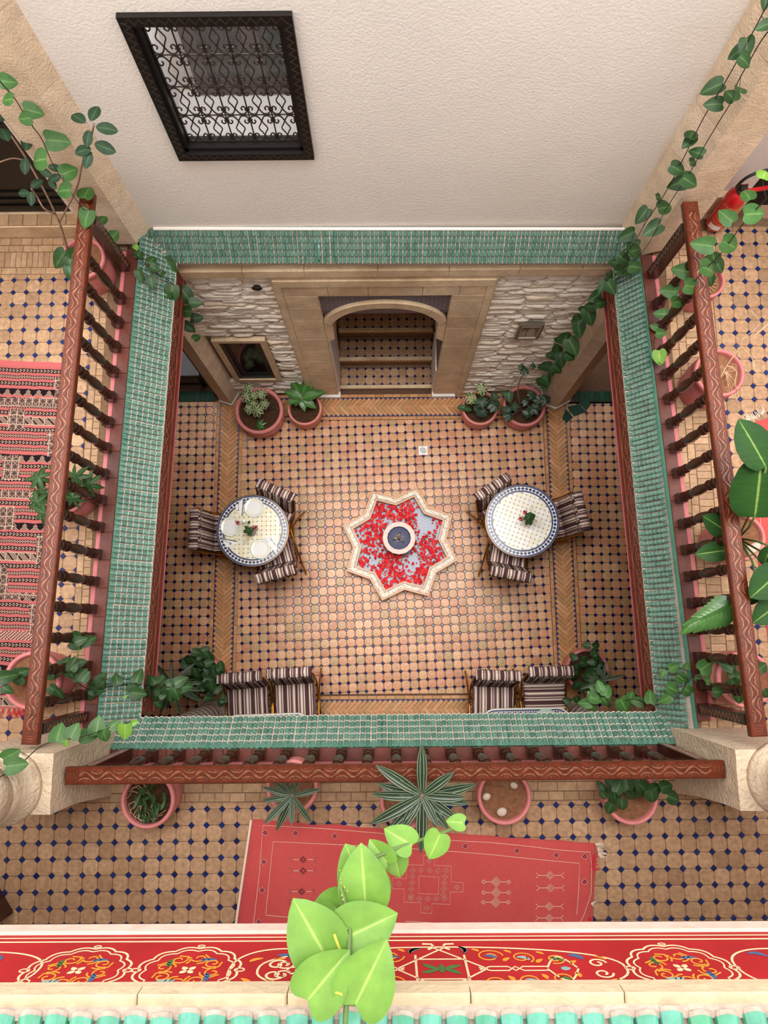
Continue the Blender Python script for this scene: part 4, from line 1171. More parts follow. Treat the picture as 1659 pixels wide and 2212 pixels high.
# ------------------------------------------------------------------ railings
ZK = 3.421; ZR = 4.12
bp = [(.0245, .075), (.029, .078), (.029, .088), (.021, .094), (.0195, .105), (.025, .125), (.0265, .14), (.022, .155), (.018, .162), (.026, .168), (.026, .178), (.018, .184), (.0185, .2), (.0245, .25), (.028, .30), (.0265, .36),
      (.0205, .42), (.0175, .455), (.017, .462), (.0275, .468), (.0285, .478), (.018, .486), (.0185, .5), (.0265, .525), (.0275, .54), (.022, .56), (.019, .566), (.026, .574), (.026, .60), (.024, .645)]
bmb = MB(); bmb.box((0, 0, .0375), (.064, .064, .075), bev=.004); bmb.lathe([(r_ * 1.22, z_) for r_, z_ in bp], 14)
baluster_me = bmb.mesh('baluster', wood_d, True)
for p_ in baluster_me.polygons[:10]: p_.use_smooth = False
def railing(label, a, b, inn, n, w=.094, s0=.16, s1=.16):
    """a, b: ends of the handrail centre line at the kerb; inn: direction of the courtyard"""
    a, b, inn = Vector(a), Vector(b), Vector(inn)
    mid = (a + b) / 2
    t = thing('railing', label, 'railing', (mid.x, mid.y, ZK), 0, 'carved wooden railings round the opening')
    e = (b - a).normalized(); L = (b - a).length; ang = math.atan2(e.y, e.x)
    H = ZR - ZK
    loc = lambda s, o, z: (a + e * s + inn * o) - mid + Vector((0, 0, z))
    inn = (inn - e * inn.dot(e)).normalized()
    sgn = 1 if Vector((-e.y, e.x, 0)).dot(inn) > 0 else -1
    rb = MB()
    c = loc(L / 2, 0, 0)
    rb.box((c.x, c.y, H - .022), (L, w, .044), ang, bev=.006)
    rb.box((c.x, c.y, H - .052), (L, w * .82, .02), ang); rb.box((c.x, c.y, H - .070), (L, w * .62, .02), ang)
    hr = obj('handrail', rb, wood_r, t)
    cv = MB()
    m_ = int(L / .135); wl = (L - .16) / m_
    zt = H + .0002
    pts = []
    for i in range(m_ * 12 + 1):
        s = .08 + wl * i / 12.0
        pts.append(loc(s, .019 * math.sin(2 * math.pi * i / 12.0), zt))
    cv.ribbon(pts, [.0105 + .0045 * math.sin(2 * math.pi * i / 12.0 * 2) for i in range(len(pts))], (0, 0, 1), .003)
    for k in range(m_):
        for sg, ph in ((1, .75), (-1, .25)):
            c_s = .08 + wl * (k + ph)
            pts = [loc(c_s + wl * .26 * math.cos(math.pi * i / 8), sg * (.031 - .019 * math.sin(math.pi * i / 8)), zt) for i in range(9)]
            cv.ribbon(pts, [.002 + .007 * math.sin(math.pi * i / 8) for i in range(9)], (0, 0, 1), .002)
            pts = [loc(c_s + wl * .12 * math.cos(math.pi * i / 6), sg * (.034 - .010 * math.sin(math.pi * i / 6)), zt) for i in range(7)]
            cv.ribbon(pts, .0028, (0, 0, 1), .0015)
    for s_, q in ((0, 1), (L, -1)):
        for k in range(4): cv.ribbon([loc(s_ + q * (.012 + .015 * k), .020 * math.cos(math.pi * i / 6), zt) + e * (q * .006 * math.sin(math.pi * i / 6)) for i in range(7)], .003, (0, 0, 1), .0015)
    obj('carved_wave', cv, wood_c, hr)
    for i in range(n):
        s = s0 + (L - s0 - s1) * i / (n - 1.0)
        p = loc(s, 0, 0)
        link('baluster', baluster_me, t, T(p.x, p.y, p.z, ang))
    for s_ in (s0 * .36, L - s1 * .36):
        pb = MB(); p = loc(s_, .004, 0)
        pb.box((p.x, p.y, (H - .075) / 2), (.062, .074, H - .075), ang, bev=.003)
        po = obj('end_post', pb, wood_d, t)
        zz = MB(); pts = []
        for i in range(25): pts.append(loc(s_ + (.018 if i % 2 else -.018), .0415, .04 + (H - .15) * i / 24))
        zz.ribbon(pts, .004, inn, .002); zz.ribbon([q + e * .007 for q in pts], .0025, inn, .002)
        obj('zigzag_carving', zz, wood_c, po)
    return t
railing('carved wooden railing beside the striped rug, along the left eave', (-1.918, 2.80, ZK), (-2.032, -.62, ZK), (1, 0, 0), 16, s0=.40, s1=.22)
railing('carved wooden railing beside the bird of paradise plant, along the right eave', (1.955, 2.70, ZK), (2.088, -.60, ZK), (-1, 0, 0), 16, s0=.38, s1=.24)
railing('carved wooden railing across the near side, beside the plain red rug', (-1.815, -.79, ZK), (1.878, -.775, ZK), (0, 1, 0), 19, s0=.27, s1=.24)

# ------------------------------------------------------------------ leaves
def leaf_grid(rows, fold=.25, droop=.15, wave=0.0, cols=(-1, -.55, 0, .55, 1)):
    """rows: (mid y, edge y, half width)"""
    P = []; U = []; F = []; n = len(cols)
    for j, (ym, ye, hw) in enumerate(rows):
        for k in cols:
            y = ym + (ye - ym) * abs(k) ** 1.5
            z = fold * abs(k) * hw * (1 - .35 * abs(k)) - droop * y * y + (wave * math.sin(y * 9 + (2 if k > 0 else 0)) * abs(k) if wave else 0)
            P.append((k * hw, y, z)); U.append(abs(k))
    for j in range(len(rows) - 1):
        for i in range(n - 1):
            F.append((j * n + i, j * n + i + 1, (j + 1) * n + i + 1, (j + 1) * n + i))
    return P, F, U
def leaf_mesh(name, mat, rows, fold=.25, droop=.15, wave=0.0, cols=(-1, -.55, 0, .55, 1), tear=None):
    P, F, U = leaf_grid(rows, fold, droop, wave, cols)
    mb = MB(); mb.add(P, F, 0.0, U)
    return mb.mesh(name, mat, True)
def heart_rows(wd, lobe=.30, n=13):
    out = []
    for i in range(n):
        t = (i / (n - 1.0)) ** 1.45
        hw = wd * max(0.0, math.sin(math.pi * min(1, t ** .62))) ** .75 if 0 < i < n - 1 else (.012 if i == 0 else .003)
        out.append((t, t - lobe * (1 - t) ** 4 * (hw / wd), hw))
    return out
HEART = heart_rows(.40); HEARTW = heart_rows(.46, .32)
OVAL = [(0, 0, .02), (.1, .1, .12), (.28, .28, .2), (.5, .5, .235), (.72, .72, .2), (.9, .9, .11), (1, 1, .005)]
STRAP = [(0, 0, .035), (.12, .12, .05), (.3, .3, .075), (.5, .5, .085), (.7, .7, .075), (.87, .87, .045), (1, 1, .003)]
LANCE = [(0, 0, .02), (.15, .15, .09), (.38, .38, .14), (.6, .6, .125), (.82, .82, .07), (1, 1, .004)]
BIG = [(0, 0, .03), (.05, .02, .16), (.18, .16, .255), (.36, .34, .29), (.55, .53, .28), (.75, .74, .22), (.9, .9, .12), (1, 1, .01)]
LM = {
    'pothos': [leaf_mesh('leaf', leaf_p, HEART, .3, d) for d in (.1, .25, .4)],
    'pothos_w': [leaf_mesh('leaf', leaf_p, HEARTW, .25, d) for d in (.12, .3)],
    'bright': [leaf_mesh('leaf', leaf_pl, HEARTW, .34, d, .008, (-1, -.75, -.45, -.15, 0, .15, .45, .75, 1)) for d in (.08, .18)],
    'deep': [leaf_mesh('leaf', leaf_pd, HEART, .3, d) for d in (.12, .28, .4)],
    'rubber': [leaf_mesh('leaf', leaf_rb, OVAL, .25, .15)],
    'striped': [leaf_mesh('leaf', leaf_dr, STRAP, .5, d, 0, (-1, -.8, -.6, -.4, -.2, 0, .2, .4, .6, .8, 1)) for d in (.12, .3)],
    'strap': [leaf_mesh('leaf', leaf_gr, LANCE, .4, .3)],
    'variegated': [leaf_mesh('leaflet', leaf_sc, OVAL, .3, .2)],
    'leaflet': [leaf_mesh('leaflet', leaf_sd, OVAL, .3, .2)],
    'lance': [leaf_mesh('leaf', leaf_pd, LANCE, .4, .3)],
    'broad': [leaf_mesh('leaf', leaf_bp, BIG, .3, .12, .012, (-1, -.7, -.4, -.12, 0, .12, .4, .7, 1))],
}
UPV = Vector((0, 0, 1))
def put_leaf(root, kind, pos, d, n, size, name='leaf', wscale=1.0):
    d = Vector(d).normalized(); n = Vector(n)
    n = (n - d * n.dot(d))
    if n.length < 1e-4: n = d.orthogonal()
    n.normalize(); x = d.cross(n)
    rt_ = Matrix((x * wscale, d, n)).transposed().to_4x4()
    p = Vector(pos) - root.location
    ms = LM[kind]
    return link(name, ms[random.randrange(len(ms))], root, Matrix.Translation(p) @ rt_ @ Matrix.Diagonal((size, size, size, 1)))
def imgdir(a, droop=0.0):
    v = CR * math.cos(R(a)) + CU * math.sin(R(a)); v.z = v.z * .3 - droop; return v.normalized()
def px2m(px, p): return px * ((Vector(p) - CP).dot(CD)) / FPX
def face_n(tilt=.35): return Vector((ru(-tilt, tilt), ru(-tilt, tilt) , 1)).normalized()
def leaf_at(root, kind, x, y, px, ang, p3, name='leaf', droop=None, n=None, w=1.0, petiole=None):
    """leaf whose middle is seen at pixel (x, y) when it stands at p3 (its real place)"""
    s = px2m(px, p3); d = imgdir(ang, ru(.1, .35) if droop is None else droop)
    toc = (CP - p3).normalized()
    nn = n if n is not None else (toc * .75 + face_n(.5) * .5)
    base = p3 - d * s * .45
    lf = put_leaf(root, kind, base, d, nn, s, name, w)
    return base
def stem_to(mb, root, a, b, r=.0022, sag=.01):
    m_ = (Vector(a) + Vector(b)) / 2 + Vector((0, 0, -sag))
    mb.tube([Vector(a) - root.location, m_ - root.location, Vector(b) - root.location], r, 5)

# ------------------------------------------------------------------ pots
def make_pot(label, c, r, z0, h, mat, soilmat, group='pink pots', cat='potted plant', name='potted_plant', taper=.84, seg=36):
    t = thing(name, label, cat, (c[0], c[1], z0), ru(0, 1) * 0, group)
    rb = r * taper; lip = .12 * r
    prof = [(rb, 0), (rb * 1.06, h * .06), (r * .995, h * .5), (r * 1.0, h * .74), (r * .95, h - r * .26), (r * 1.0, h - r * .24), (r * 1.02, h - r * .12), (r * 1.0, h - .008), (r * .965, h), (r * .90, h), (r * .865, h - .008), (r * .85, h - .03), (r * .80, h - .10)]
    mb = MB(); mb.lathe(prof[:], seg)
    mb.f.pop(-2) if False else None
    o = obj('pot', mb, mat, t, True)
    sm = MB(); P = []; F = []; rs = r * .855; n = 5; sg = 24
    P.append((0, 0, h - .035))
    for j in range(1, n + 1):
        for k in range(sg):
            a = 2 * math.pi * k / sg; q = rs * j / n
            P.append((q * math.cos(a), q * math.sin(a), h - .038 + .012 * mnoise.noise(Vector((q * 14 * math.cos(a) + c[0] * 9, q * 14 * math.sin(a), c[1]))) * (1 if j < n else .3)))
    for k in range(sg): F.append((0, 1 + k, 1 + (k + 1) % sg))
    for j in range(n - 1):
        for k in range(sg): F.append((1 + j * sg + k, 1 + (j + 1) * sg + k, 1 + (j + 1) * sg + (k + 1) % sg, 1 + j * sg + (k + 1) % sg))
    sm.add(P, F)
    obj('soil', sm, soilmat, t, True)
    t['rim'] = h
    return t
def pot_at(label, x, y, rpx, z0, h, mat, soilmat, **k):
    p = bz(x, y, z0 + h); return make_pot(label, p, px2m(rpx, p), z0, h, mat, soilmat, **k), p
def rosette(root, kind, x, y, z, rpx, n=8, tilt=.35, ang0=None, stem=None, smb=None):
    p = bz(x, y, z); s = px2m(rpx, p); a0 = ru(0, 6.28) if ang0 is None else ang0
    lean = Vector((ru(-.3, .3), ru(-.45, .05), 1)).normalized()
    ax = lean.cross(Vector((1, 0, 0))).normalized(); ay = lean.cross(ax)
    for k in range(n):
        a = a0 + 2 * math.pi * k / n + ru(-.12, .12)
        d = (ax * math.cos(a) + ay * math.sin(a) - lean * ru(.05, tilt))
        put_leaf(root, kind, p, d, lean, s * ru(.8, 1.1), LM[kind][0].name.split('.')[0], 1.15)
    if smb is not None: stem_to(smb, root, stem, p, .0035, -.01)
    return p
def stem_obj(root, mb, mat=None, name='stem'):
    if mb.v: obj(name, mb, mat or stem_g, root, True)

# gallery, near side
t, p = pot_at('pink pot of small lance-leaved plants behind the near railing, nearest the left column', 318, 1730, 58, ZG, .27, pot_g, soil)
for k in range(34):
    a = ru(0, 6.28); q = ru(0, 1) ** .5; x = 325 + 34 * q * math.cos(a); y = 1738 + 38 * q * math.sin(a)
    leaf_at(t, 'lance', x, y, ru(24, 40), random.choice((ru(-130, -40), ru(0, 360))), bz(x, y, ru(3.62, 3.72)), w=.9)
rt_ = MB()
for k in range(14):
    a = ru(0, 6.28); rt_.tube([(.11 * math.cos(a) * .4, .11 * math.sin(a) * .4, .27), (.11 * math.cos(a + .5), .11 * math.sin(a + .5), .29), (.13 * math.cos(a + 1), .13 * math.sin(a + 1), .255)], .002, 4)
obj('roots', rt_, root_p, t)
def striped_plant(root, cx_, cy_, zc, tips, mat_kind='striped', w=1.0, drop=.04):
    c = bz(cx_, cy_, zc)
    for (x, y) in tips:
        tip = bz(x, y, zc - ru(-.02, drop)); d = tip - c; s = d.length
        put_leaf(root, mat_kind, c + Vector((0, 0, -.01)), d + Vector((0, 0, ru(.02, .08))), Vector((d.x * .0, d.y * .0, 1)) + face_n(.25) * .3, s * 1.06, 'leaf', w * min(1.3, .24 / s + .1 if s < .24 else 1.0))
    return c
t, p = pot_at('pink pot with a small white-striped plant overhanging the corner of the red rug', 630, 1700, 56, ZG, .26, pot_g, soil_l)
c = striped_plant(t, 631, 1719, 3.80, [(573, 1702), (571, 1729), (573, 1776), (598, 1792), (669, 1774), (688, 1705), (650, 1672), (612, 1668), (590, 1690), (632, 1780)])
mb = MB(); stem_to(mb, t, Vector((p.x, p.y, ZG + .22)), c, .008, 0); stem_obj(t, mb, bark)
t, p = pot_at('pink pot of large white-striped strap leaves rising over the near handrail', 878, 1732, 57, ZG, .26, pot_g, soil_l)
c = striped_plant(t, 912, 1719, 4.22, [(818, 1656), (910, 1609), (977, 1667), (1023, 1703), (1008, 1735), (985, 1768), (966, 1786), (909, 1840), (869, 1788), (840, 1790), (809, 1777), (811, 1719), (822, 1699), (945, 1782), (850, 1680), (955, 1690), (1000, 1720)], w=1.25)
mb = MB(); stem_to(mb, t, Vector((p.x, p.y, ZG + .22)), c, .010, 0); stem_obj(t, mb, bark)
t, p = pot_at('pink pot of bare brown soil with pale pebbles behind the near railing', 1090, 1722, 58, ZG, .27, pot_g, soil_l, name='soil_filled_pot', cat='plant pot')
for (x, y, r_) in ((1051, 1721, 10), (1084, 1754, 12), (1110, 1697, 9)):
    q = bz(x, y, ZG + .255) - t.location; rr = px2m(r_, q + t.location)
    mb = MB(); mb.lathe([(.001, -.012), (rr * .7, -.008), (rr, 0), (rr * .8, .010), (rr * .4, .015), (.001, .016)], 14, (0, 0, 0), sx=1.0, sy=.8); obj('pebble', mb, pebble, t, True, Matrix.Translation(q) @ Matrix.Rotation(ru(0, 3), 4, 'Z'))
t, p = pot_at('pink pot of dark pothos behind the near railing, beside the right column', 1365, 1722, 58, ZG, .27, pot_g, soil_l)
for (x, y, s, a) in ((1300, 1701, 26, 120), (1304, 1718, 22, -50), (1328, 1719, 40, -80), (1316, 1747, 30, -110), (1344, 1739, 32, -80), (1336, 1699, 30, 60), (1366, 1711, 42, -60), (1391, 1703, 36, -40), (1409, 1723, 38, -70), (1417, 1703, 34, 20), (1383, 1717, 28, -80), (1441, 1699, 36, 10), (1457, 1725, 38, -20), (1352, 1690, 36, 100), (1380, 1684, 34, 80), (1320, 1692, 30, 140)):
    leaf_at(t, 'deep', x, y, s, a, bz(x, y, ru(3.63, 3.78)))
# gallery, left side
t, p = pot_at('pink pot with a tall rubber plant at the far end of the left gallery', 177, 556, 48, ZG, .30, pot_g, soil_l)
mb = MB()
def wpts(L): return [bz(*q) - t.location for q in L]
trunk = [(150, 552, 3.62), (140, 520, 3.75), (128, 480, 3.9)]
mb.tube(spline(wpts(trunk), 4), [.012, .011, .0105, .010, .010, .0095, .009, .009, .009], 7)
mb.tube(spline(wpts([(128, 480, 3.9), (105, 430, 4.05), (78, 380, 4.2), (52, 335, 4.3), (22, 290, 4.4)]), 4), .007, 6)
mb.tube(spline(wpts([(128, 480, 3.9), (150, 440, 4.1), (168, 400, 4.3), (178, 352, 4.65), (195, 300, 4.88), (203, 268, 5.0)]), 4), .006, 6)
mb.tube(spline(wpts([(118, 462, 3.97), (95, 450, 4.05), (80, 425, 4.1), (68, 408, 4.2)]), 4), .006, 6)
mb.tube(spline(wpts([(62, 350, 4.25), (30, 342, 4.3), (0, 350, 4.35)]), 4), .005, 6)
obj('stem', mb, bark, t, True)
for (x, y, s, a, z) in ((170, 255, 46, 140, 4.7), (203, 245, 44, 75, 4.72), (228, 277, 46, -5, 4.7), (190, 297, 36, -100, 4.66), (180, 325, 40, -170, 4.62), (224, 318, 46, -20, 4.62), (190, 343, 38, -110, 4.6), (57, 310, 40, 95, 4.4), (10, 290, 46, 120, 4.45), (54, 356, 36, -95, 4.3), (97, 372, 30, -30, 4.3), (117, 362, 30, -10, 4.3), (120, 384, 30, -160, 4.3), (78, 397, 30, 40, 4.2), (52, 417, 30, 175, 4.2), (67, 427, 30, -90, 4.2), (4, 250, 40, 60, 4.5), (112, 395, 28, -60, 4.25)):
    leaf_at(t, 'rubber', x, y, s, a, bz(x, y, z + (.3 if x > 150 else .12)), droop=.1, w=1.25)
for (x, y, s, a) in ((160, 545, 36, 70), (150, 578, 40, -100), (128, 560, 46, -140), (152, 590, 34, -80)): leaf_at(t, 'deep', x, y, s, a, bz(x, y, 3.72))
t, p = pot_at('pink pot of bushy lance leaves beside the left railing, on the striped rug edge', 140, 1066, 43, ZG, .26, pot_g, soil)
mb = MB()
for (x, y) in ((84, 1031), (90, 1064), (81, 1085), (190, 1045), (163, 1031), (157, 1075), (95, 1108), (120, 1020), (130, 1060), (112, 1085)): rosette(t, 'lance', x, y, ru(3.72, 3.85), 36, 7, .5, stem=Vector((p.x, p.y, ZG + .2)), smb=mb)
stem_obj(t, mb)
t, p = pot_at('large pink pot of trailing pothos at the near end of the left railing', 67, 1470, 62, ZG, .32, pot_g, soil_l)
for (x, y, s, a) in ((160, 1373, 30, 160), (173, 1384, 28, 20), (191, 1384, 32, 20), (163, 1395, 28, -30), (136, 1435, 34, 60), (157, 1435, 32, 80), (172, 1432, 28, 20), (150, 1452, 32, -60), (171, 1457, 34, 30), (119, 1452, 32, 40), (106, 1457, 28, 170), (117, 1492, 30, -40), (128, 1500, 26, -60), (100, 1440, 30, 120), (30, 1458, 40, 175), (14, 1462, 40, 10), (40, 1470, 30, -160), (184, 1462, 28, 60), (16, 1490, 26, -30), (50, 1452, 30, 20)):
    leaf_at(t, 'deep', x, y, s, a, bz(x, y, ru(3.68, 3.85)))
mb = MB()
mb.tube(spline([bz(*q) - t.location for q in ((60, 1475, 3.65), (100, 1465, 3.78), (140, 1450, 3.8), (165, 1420, 3.8), (172, 1385, 3.75))], 4), .003, 5); mb.tube(spline([bz(*q) - t.location for q in ((60, 1475, 3.65), (35, 1465, 3.75), (5, 1468, 3.8))], 4), .003, 5)
stem_obj(t, mb)
# gallery, right side
t, p = pot_at('pink pot of dark leaves at the far end of the right railing', 1525, 603, 42, ZG, .28, pot_g, soil_l)
for (x, y, s, a) in ((1541, 552, 40, 80), (1553, 575, 34, -50), (1530, 590, 30, -30), (1500, 575, 34, 150), (1528, 560, 36, 60), (1535, 605, 26, -80)): leaf_at(t, 'deep', x, y, s, a, bz(x, y, ru(3.72, 3.85)))
rt_ = MB()
for k in range(10):
    a = ru(0, 6.28); rt_.tube([(.03 * math.cos(a), .03 * math.sin(a), .25), (.07 * math.cos(a + .4), .07 * math.sin(a + .4), .28), (.1 * math.cos(a + .7), .1 * math.sin(a + .7), .25)], .002, 4)
obj('roots', rt_, root_p, t)
t, p = pot_at('pink pot with a bare dry branching twig beside the right railing', 1556, 804, 54, ZG, .36, pot_g, soil_l)
rt_ = MB()
def tw(L, r_): rt_.tube(spline([bz(*q) - t.location for q in L], 4), r_, 5)
tw([(1548, 830, 3.7), (1570, 790, 3.8), (1600, 750, 3.9), (1630, 725, 4.0), (1659, 700, 4.05)], .004)
tw([(1600, 750, 3.9), (1602, 735, 3.95), (1640, 700, 4.0), (1622, 670, 4.05)], .002)
tw([(1600, 745, 3.9), (1625, 775, 3.85), (1632, 800, 3.85), (1659, 820, 3.9)], .0028)
tw([(1625, 775, 3.85), (1650, 770, 3.9)], .002)
tw([(1570, 790, 3.8), (1590, 800, 3.78), (1588, 830, 3.75), (1595, 850, 3.7), (1580, 890, 3.6)], .0028)
tw([(1590, 845, 3.7), (1592, 870, 3.6), (1575, 895, 3.5)], .002)
for k in range(22):
    x, y = 1560 + ru(-25, 30), 815 + ru(-30, 35); tw([(1568, 805, 3.72), (x, y, 3.72), (x + ru(-15, 15), y + ru(-12, 18), 3.70)], .0012)
obj('twig', rt_, root_p, t)
t, p = pot_at('large pink pot of broad paddle leaves beside the right railing', 1604, 1160, 51, ZG, .36, pot_g, soil_l)
smb = MB()
for (bx_, by_, bz_, tx, ty, tz, w) in ((1655, 1010, 4.45, 1600, 905, 4.5, 1.15), (1630, 1117, 4.25, 1652, 975, 4.5, 1.3), (1572, 1150, 3.95, 1522, 1115, 4.0, 1.3), (1575, 1188, 3.95, 1505, 1197, 3.95, 1.1), (1640, 1262, 4.0, 1618, 1308, 3.95, 1.2), (1690, 1230, 4.2, 1625, 1290, 4.2, 1.4), (1700, 1290, 4.1, 1630, 1345, 4.1, 1.2), (1665, 1180, 4.1, 1650, 1225, 4.0, 1.2)):
    b = bz(bx_, by_, bz_); q = bz(tx, ty, tz); d = q - b
    put_leaf(t, 'broad', b, d, (CP - b).normalized() * .5 + UPV * .6, d.length, 'leaf', w)
    stem_to(smb, t, Vector((p.x, p.y, ZG + .30)), b, .007, -.04)
# the torn leaf over the handrail
b = bz(1586, 1298, 4.0); q = bz(1486, 1352, 3.95); d = q - b
for k in range(11):
    for sg in (1, -1):
        base = b + d * (.05 + .085 * k); sd = d.cross(UPV).normalized() * sg
        dd = sd * (.9 if k < 8 else .6) + d.normalized() * (.75 + .1 * k)
        put_leaf(t, 'strap', base, dd, UPV + face_n(.2) * .2, d.length * (.52 - .02 * k) * (1 if sg < 0 else .62), 'leaf_strip', 1.9)
smb.tube([b - t.location, q - t.location], [.004, .0015], 5); stem_to(smb, t, Vector((p.x, p.y, ZG + .3)), b, .006, -.03)
stem_obj(t, smb)
mb = MB(); mb.box((0, 0, 0), (.10, .06, .03), .4, bev=.008); obj('stone', mb, pebble, t, False, Matrix.Translation(bz(1628, 1184, ZG + .335) - t.location))
t, p = pot_at('large pink pot of small pothos at the near end of the right railing', 1612, 1468, 60, ZG, .36, pot_g, soil_l)
for (x, y, s, a) in ((1570, 1438, 32, 150), (1586, 1481, 36, -60), (1595, 1506, 30, -80), (1552, 1495, 30, 0), (1600, 1460, 30, 20), (1650, 1440, 30, 30), (1655, 1500, 26, -60), (1580, 1450, 28, 100), (1625, 1430, 28, 60)): leaf_at(t, 'deep', x, y, s, a, bz(x, y, ru(3.74, 3.85)))
# ground floor, along the stone wall
t, p = pot_at('large pink pot of variegated umbrella plant below the small dark window', 559, 886, 52, 0.0, .34, pot_p, soil)
mb = MB(); b0 = Vector((p.x, p.y, .3))
for (x, y, z, r_) in ((532, 857, .60, 17), (563, 849, .62, 16), (547, 871, .52, 13), (537, 883, .48, 14), (556, 886, .50, 17), (570, 873, .52, 14), (535, 835, .62, 13), (548, 852, .64, 12)): rosette(t, 'variegated', x, y, z, r_, 8, .4, stem=b0, smb=mb)
rosette(t, 'strap', 561, 920, .36, 16, 9, .2)
stem_obj(t, mb, bark)
fr = MB(); rect_frame(fr, -.04, .04, -.035, .035, .006, -.005, .005); obj('plastic_tray', fr, plastic_k, t, False, Matrix.Translation(bz(586, 877, .325) - t.location) @ Matrix.Rotation(R(90), 4, 'X'))
t, p = pot_at('small pink pot of green strap leaves left of the stone arch', 658, 882, 37, 0.0, .30, pot_p, soil)
c = striped_plant(t, 652, 860, .48, [(617, 846), (630, 822), (645, 820), (662, 818), (675, 832), (690, 850), (680, 880), (658, 886), (640, 876), (624, 872), (665, 870), (700, 846), (650, 882)], 'strap', 1.5, .10)
mb = MB(); stem_to(mb, t, Vector((p.x, p.y, .26)), c, .012, 0); stem_obj(t, mb, bark)
t, p = pot_at('small pink pot crowded with umbrella plant right of the stone arch', 1037, 880, 39, 0.0, .30, pot_p, soil)
mb = MB(); b0 = Vector((p.x, p.y, .26))
for i, (x, y, z, r_) in enumerate(((1019, 859, .55, 17), (1042, 841, .62, 16), (1041, 868, .55, 17), (1067, 875, .5, 17), (1041, 891, .46, 15), (1068, 856, .55, 12), (1030, 880, .45, 12))): rosette(t, 'variegated' if i < 2 else 'leaflet', x, y, z, r_, 9, .4, stem=b0, smb=mb)
for (x, y, a) in ((996, 880, 175), (1012, 884, -10)): leaf_at(t, 'deep', x, y, 17, a, bz(x, y, .38))
stem_obj(t, mb, bark)
t, p = pot_at('pink pot of dark umbrella plant with a bare stem, beside the right stone pillar', 1133, 876, 46, 0.0, .32, pot_p, soil)
mb = MB(); b0 = Vector((p.x + .03, p.y, .28))
for (x, y, z, r_) in ((1150, 885, .5, 15), (1142, 894, .46, 15), (1166, 866, .55, 15), (1178, 863, .58, 15), (1150, 853, .58, 14), (1136, 866, .5, 12), (1095, 888, .45, 15), (1113, 879, .5, 13), (1100, 900, .42, 13), (1160, 880, .5, 14)): rosette(t, 'leaflet', x, y, z, r_, 8, .4, stem=b0, smb=mb)
mb.tube(spline([bz(*q) - t.location for q in ((1125, 876, .3), (1119, 850, .55), (1122, 825, .8), (1132, 806, 1.0))], 4), .007, 6)
for (x, y, z, r_) in ((1133, 800, 1.05, 13), (1152, 790, 1.05, 9), (1128, 792, 1.08, 9)): rosette(t, 'leaflet', x, y, z, r_, 6, .3)
for (x, y, s, a) in ((1100, 858, 24, -80), (1088, 850, 16, 160)): leaf_at(t, 'deep', x, y, s, a, bz(x, y, .5))
stem_obj(t, mb, bark)
# ground floor, near corners
t, p = pot_at('pink pot of pothos and striped spider leaves beside the near right column', 1270, 1449, 47, 0.0, .34, pot_p, soil)
for k in range(34):
    a = ru(0, 6.28); q = ru(0, 1) ** .5; x = 1272 + 36 * q * math.cos(a); y = 1455 + 36 * q * math.sin(a) + 4
    leaf_at(t, 'deep', x, y, ru(17, 24), ru(0, 360), bz(x, y, ru(.38, .6)))
for (x, y, a) in ((1238, 1418, 120), (1266, 1394, 170), (1289, 1394, 20), (1288, 1420, -60), (1283, 1408, 80), (1258, 1490, -100), (1225, 1514, 160), (1247, 1512, -60)): leaf_at(t, 'deep', x, y, 20, a, bz(x, y, .6))
c = striped_plant(t, 1301, 1470, 1.0, [(1256, 1487), (1267, 1460), (1292, 1441), (1306, 1430), (1316, 1453), (1348, 1458), (1330, 1506), (1306, 1495), (1296, 1490), (1282, 1462), (1312, 1480)], w=.8)
mb = MB(); stem_to(mb, t, Vector((p.x, p.y, .3)), c, .006, 0); stem_obj(t, mb)
t, p = pot_at('pink pot of dense pothos and striped strap leaves beside the near left column', 440, 1462, 42, 0.0, .34, pot_p, soil)
for k in range(70):
    a = ru(0, 6.28); q = ru(0, 1) ** .5; x = 436 + 46 * q * math.cos(a); y = 1460 + 52 * q * math.sin(a)
    leaf_at(t, 'deep', x, y, ru(18, 26), ru(0, 360), bz(x, y, ru(.36, .9)))
for (x, y, a) in ((444, 1403, 20), (424, 1418, 60), (420, 1428, 170), (452, 1432, 20), (478, 1520, -90), (482, 1508, 100), (470, 1490, 20)): leaf_at(t, 'deep', x, y, 21, a, bz(x, y, .8))
c = striped_plant(t, 372, 1478, 1.5, [(337, 1434), (375, 1440), (415, 1435), (433, 1475), (433, 1492), (436, 1517), (391, 1538), (347, 1538), (360, 1530), (372, 1432), (350, 1470), (405, 1500)], w=.9, drop=.15)
mb = MB(); stem_to(mb, t, Vector((p.x, p.y, .3)), c, .008, 0); stem_obj(t, mb)

# ------------------------------------------------------------------ hanging vines
def vine(label, stems, leaves, place, kind='pothos', smat=None, rad=.0032, droop=None, group='hanging pothos vines', maxpet=.16):
    """stems: lists of 3-D points; leaves: (x, y, length px, direction, [kind]); place(x, y) gives the real point of a leaf"""
    root = thing('pothos_vine', label, 'vine', stems[0][0], 0, group)
    mb = MB(); allp = []
    for s_ in stems:
        sp_ = spline(s_, 5); allp += sp_
        n = len(sp_)
        mb.tube([q - root.location for q in sp_], [rad * (1 - .35 * i / n) for i in range(n)], 6)
    for L in leaves:
        p3 = place(L[0], L[1])
        b = leaf_at(root, L[4] if len(L) > 4 else kind, L[0], L[1], L[2] * 1.1, L[3], p3, droop=droop)
        near = min(allp, key=lambda q: (q - b).length)
        if 0.006 < (near - b).length < maxpet: stem_to(mb, root, near, b, rad * .45, .004)
    obj('stem', mb, smat or stem_k, root, True)
    return root
A2 = lambda x, y: bX(x, y, 1.70 + ru(-.015, .015))
def hang(pl, L): return [pl(*q) for q in L]
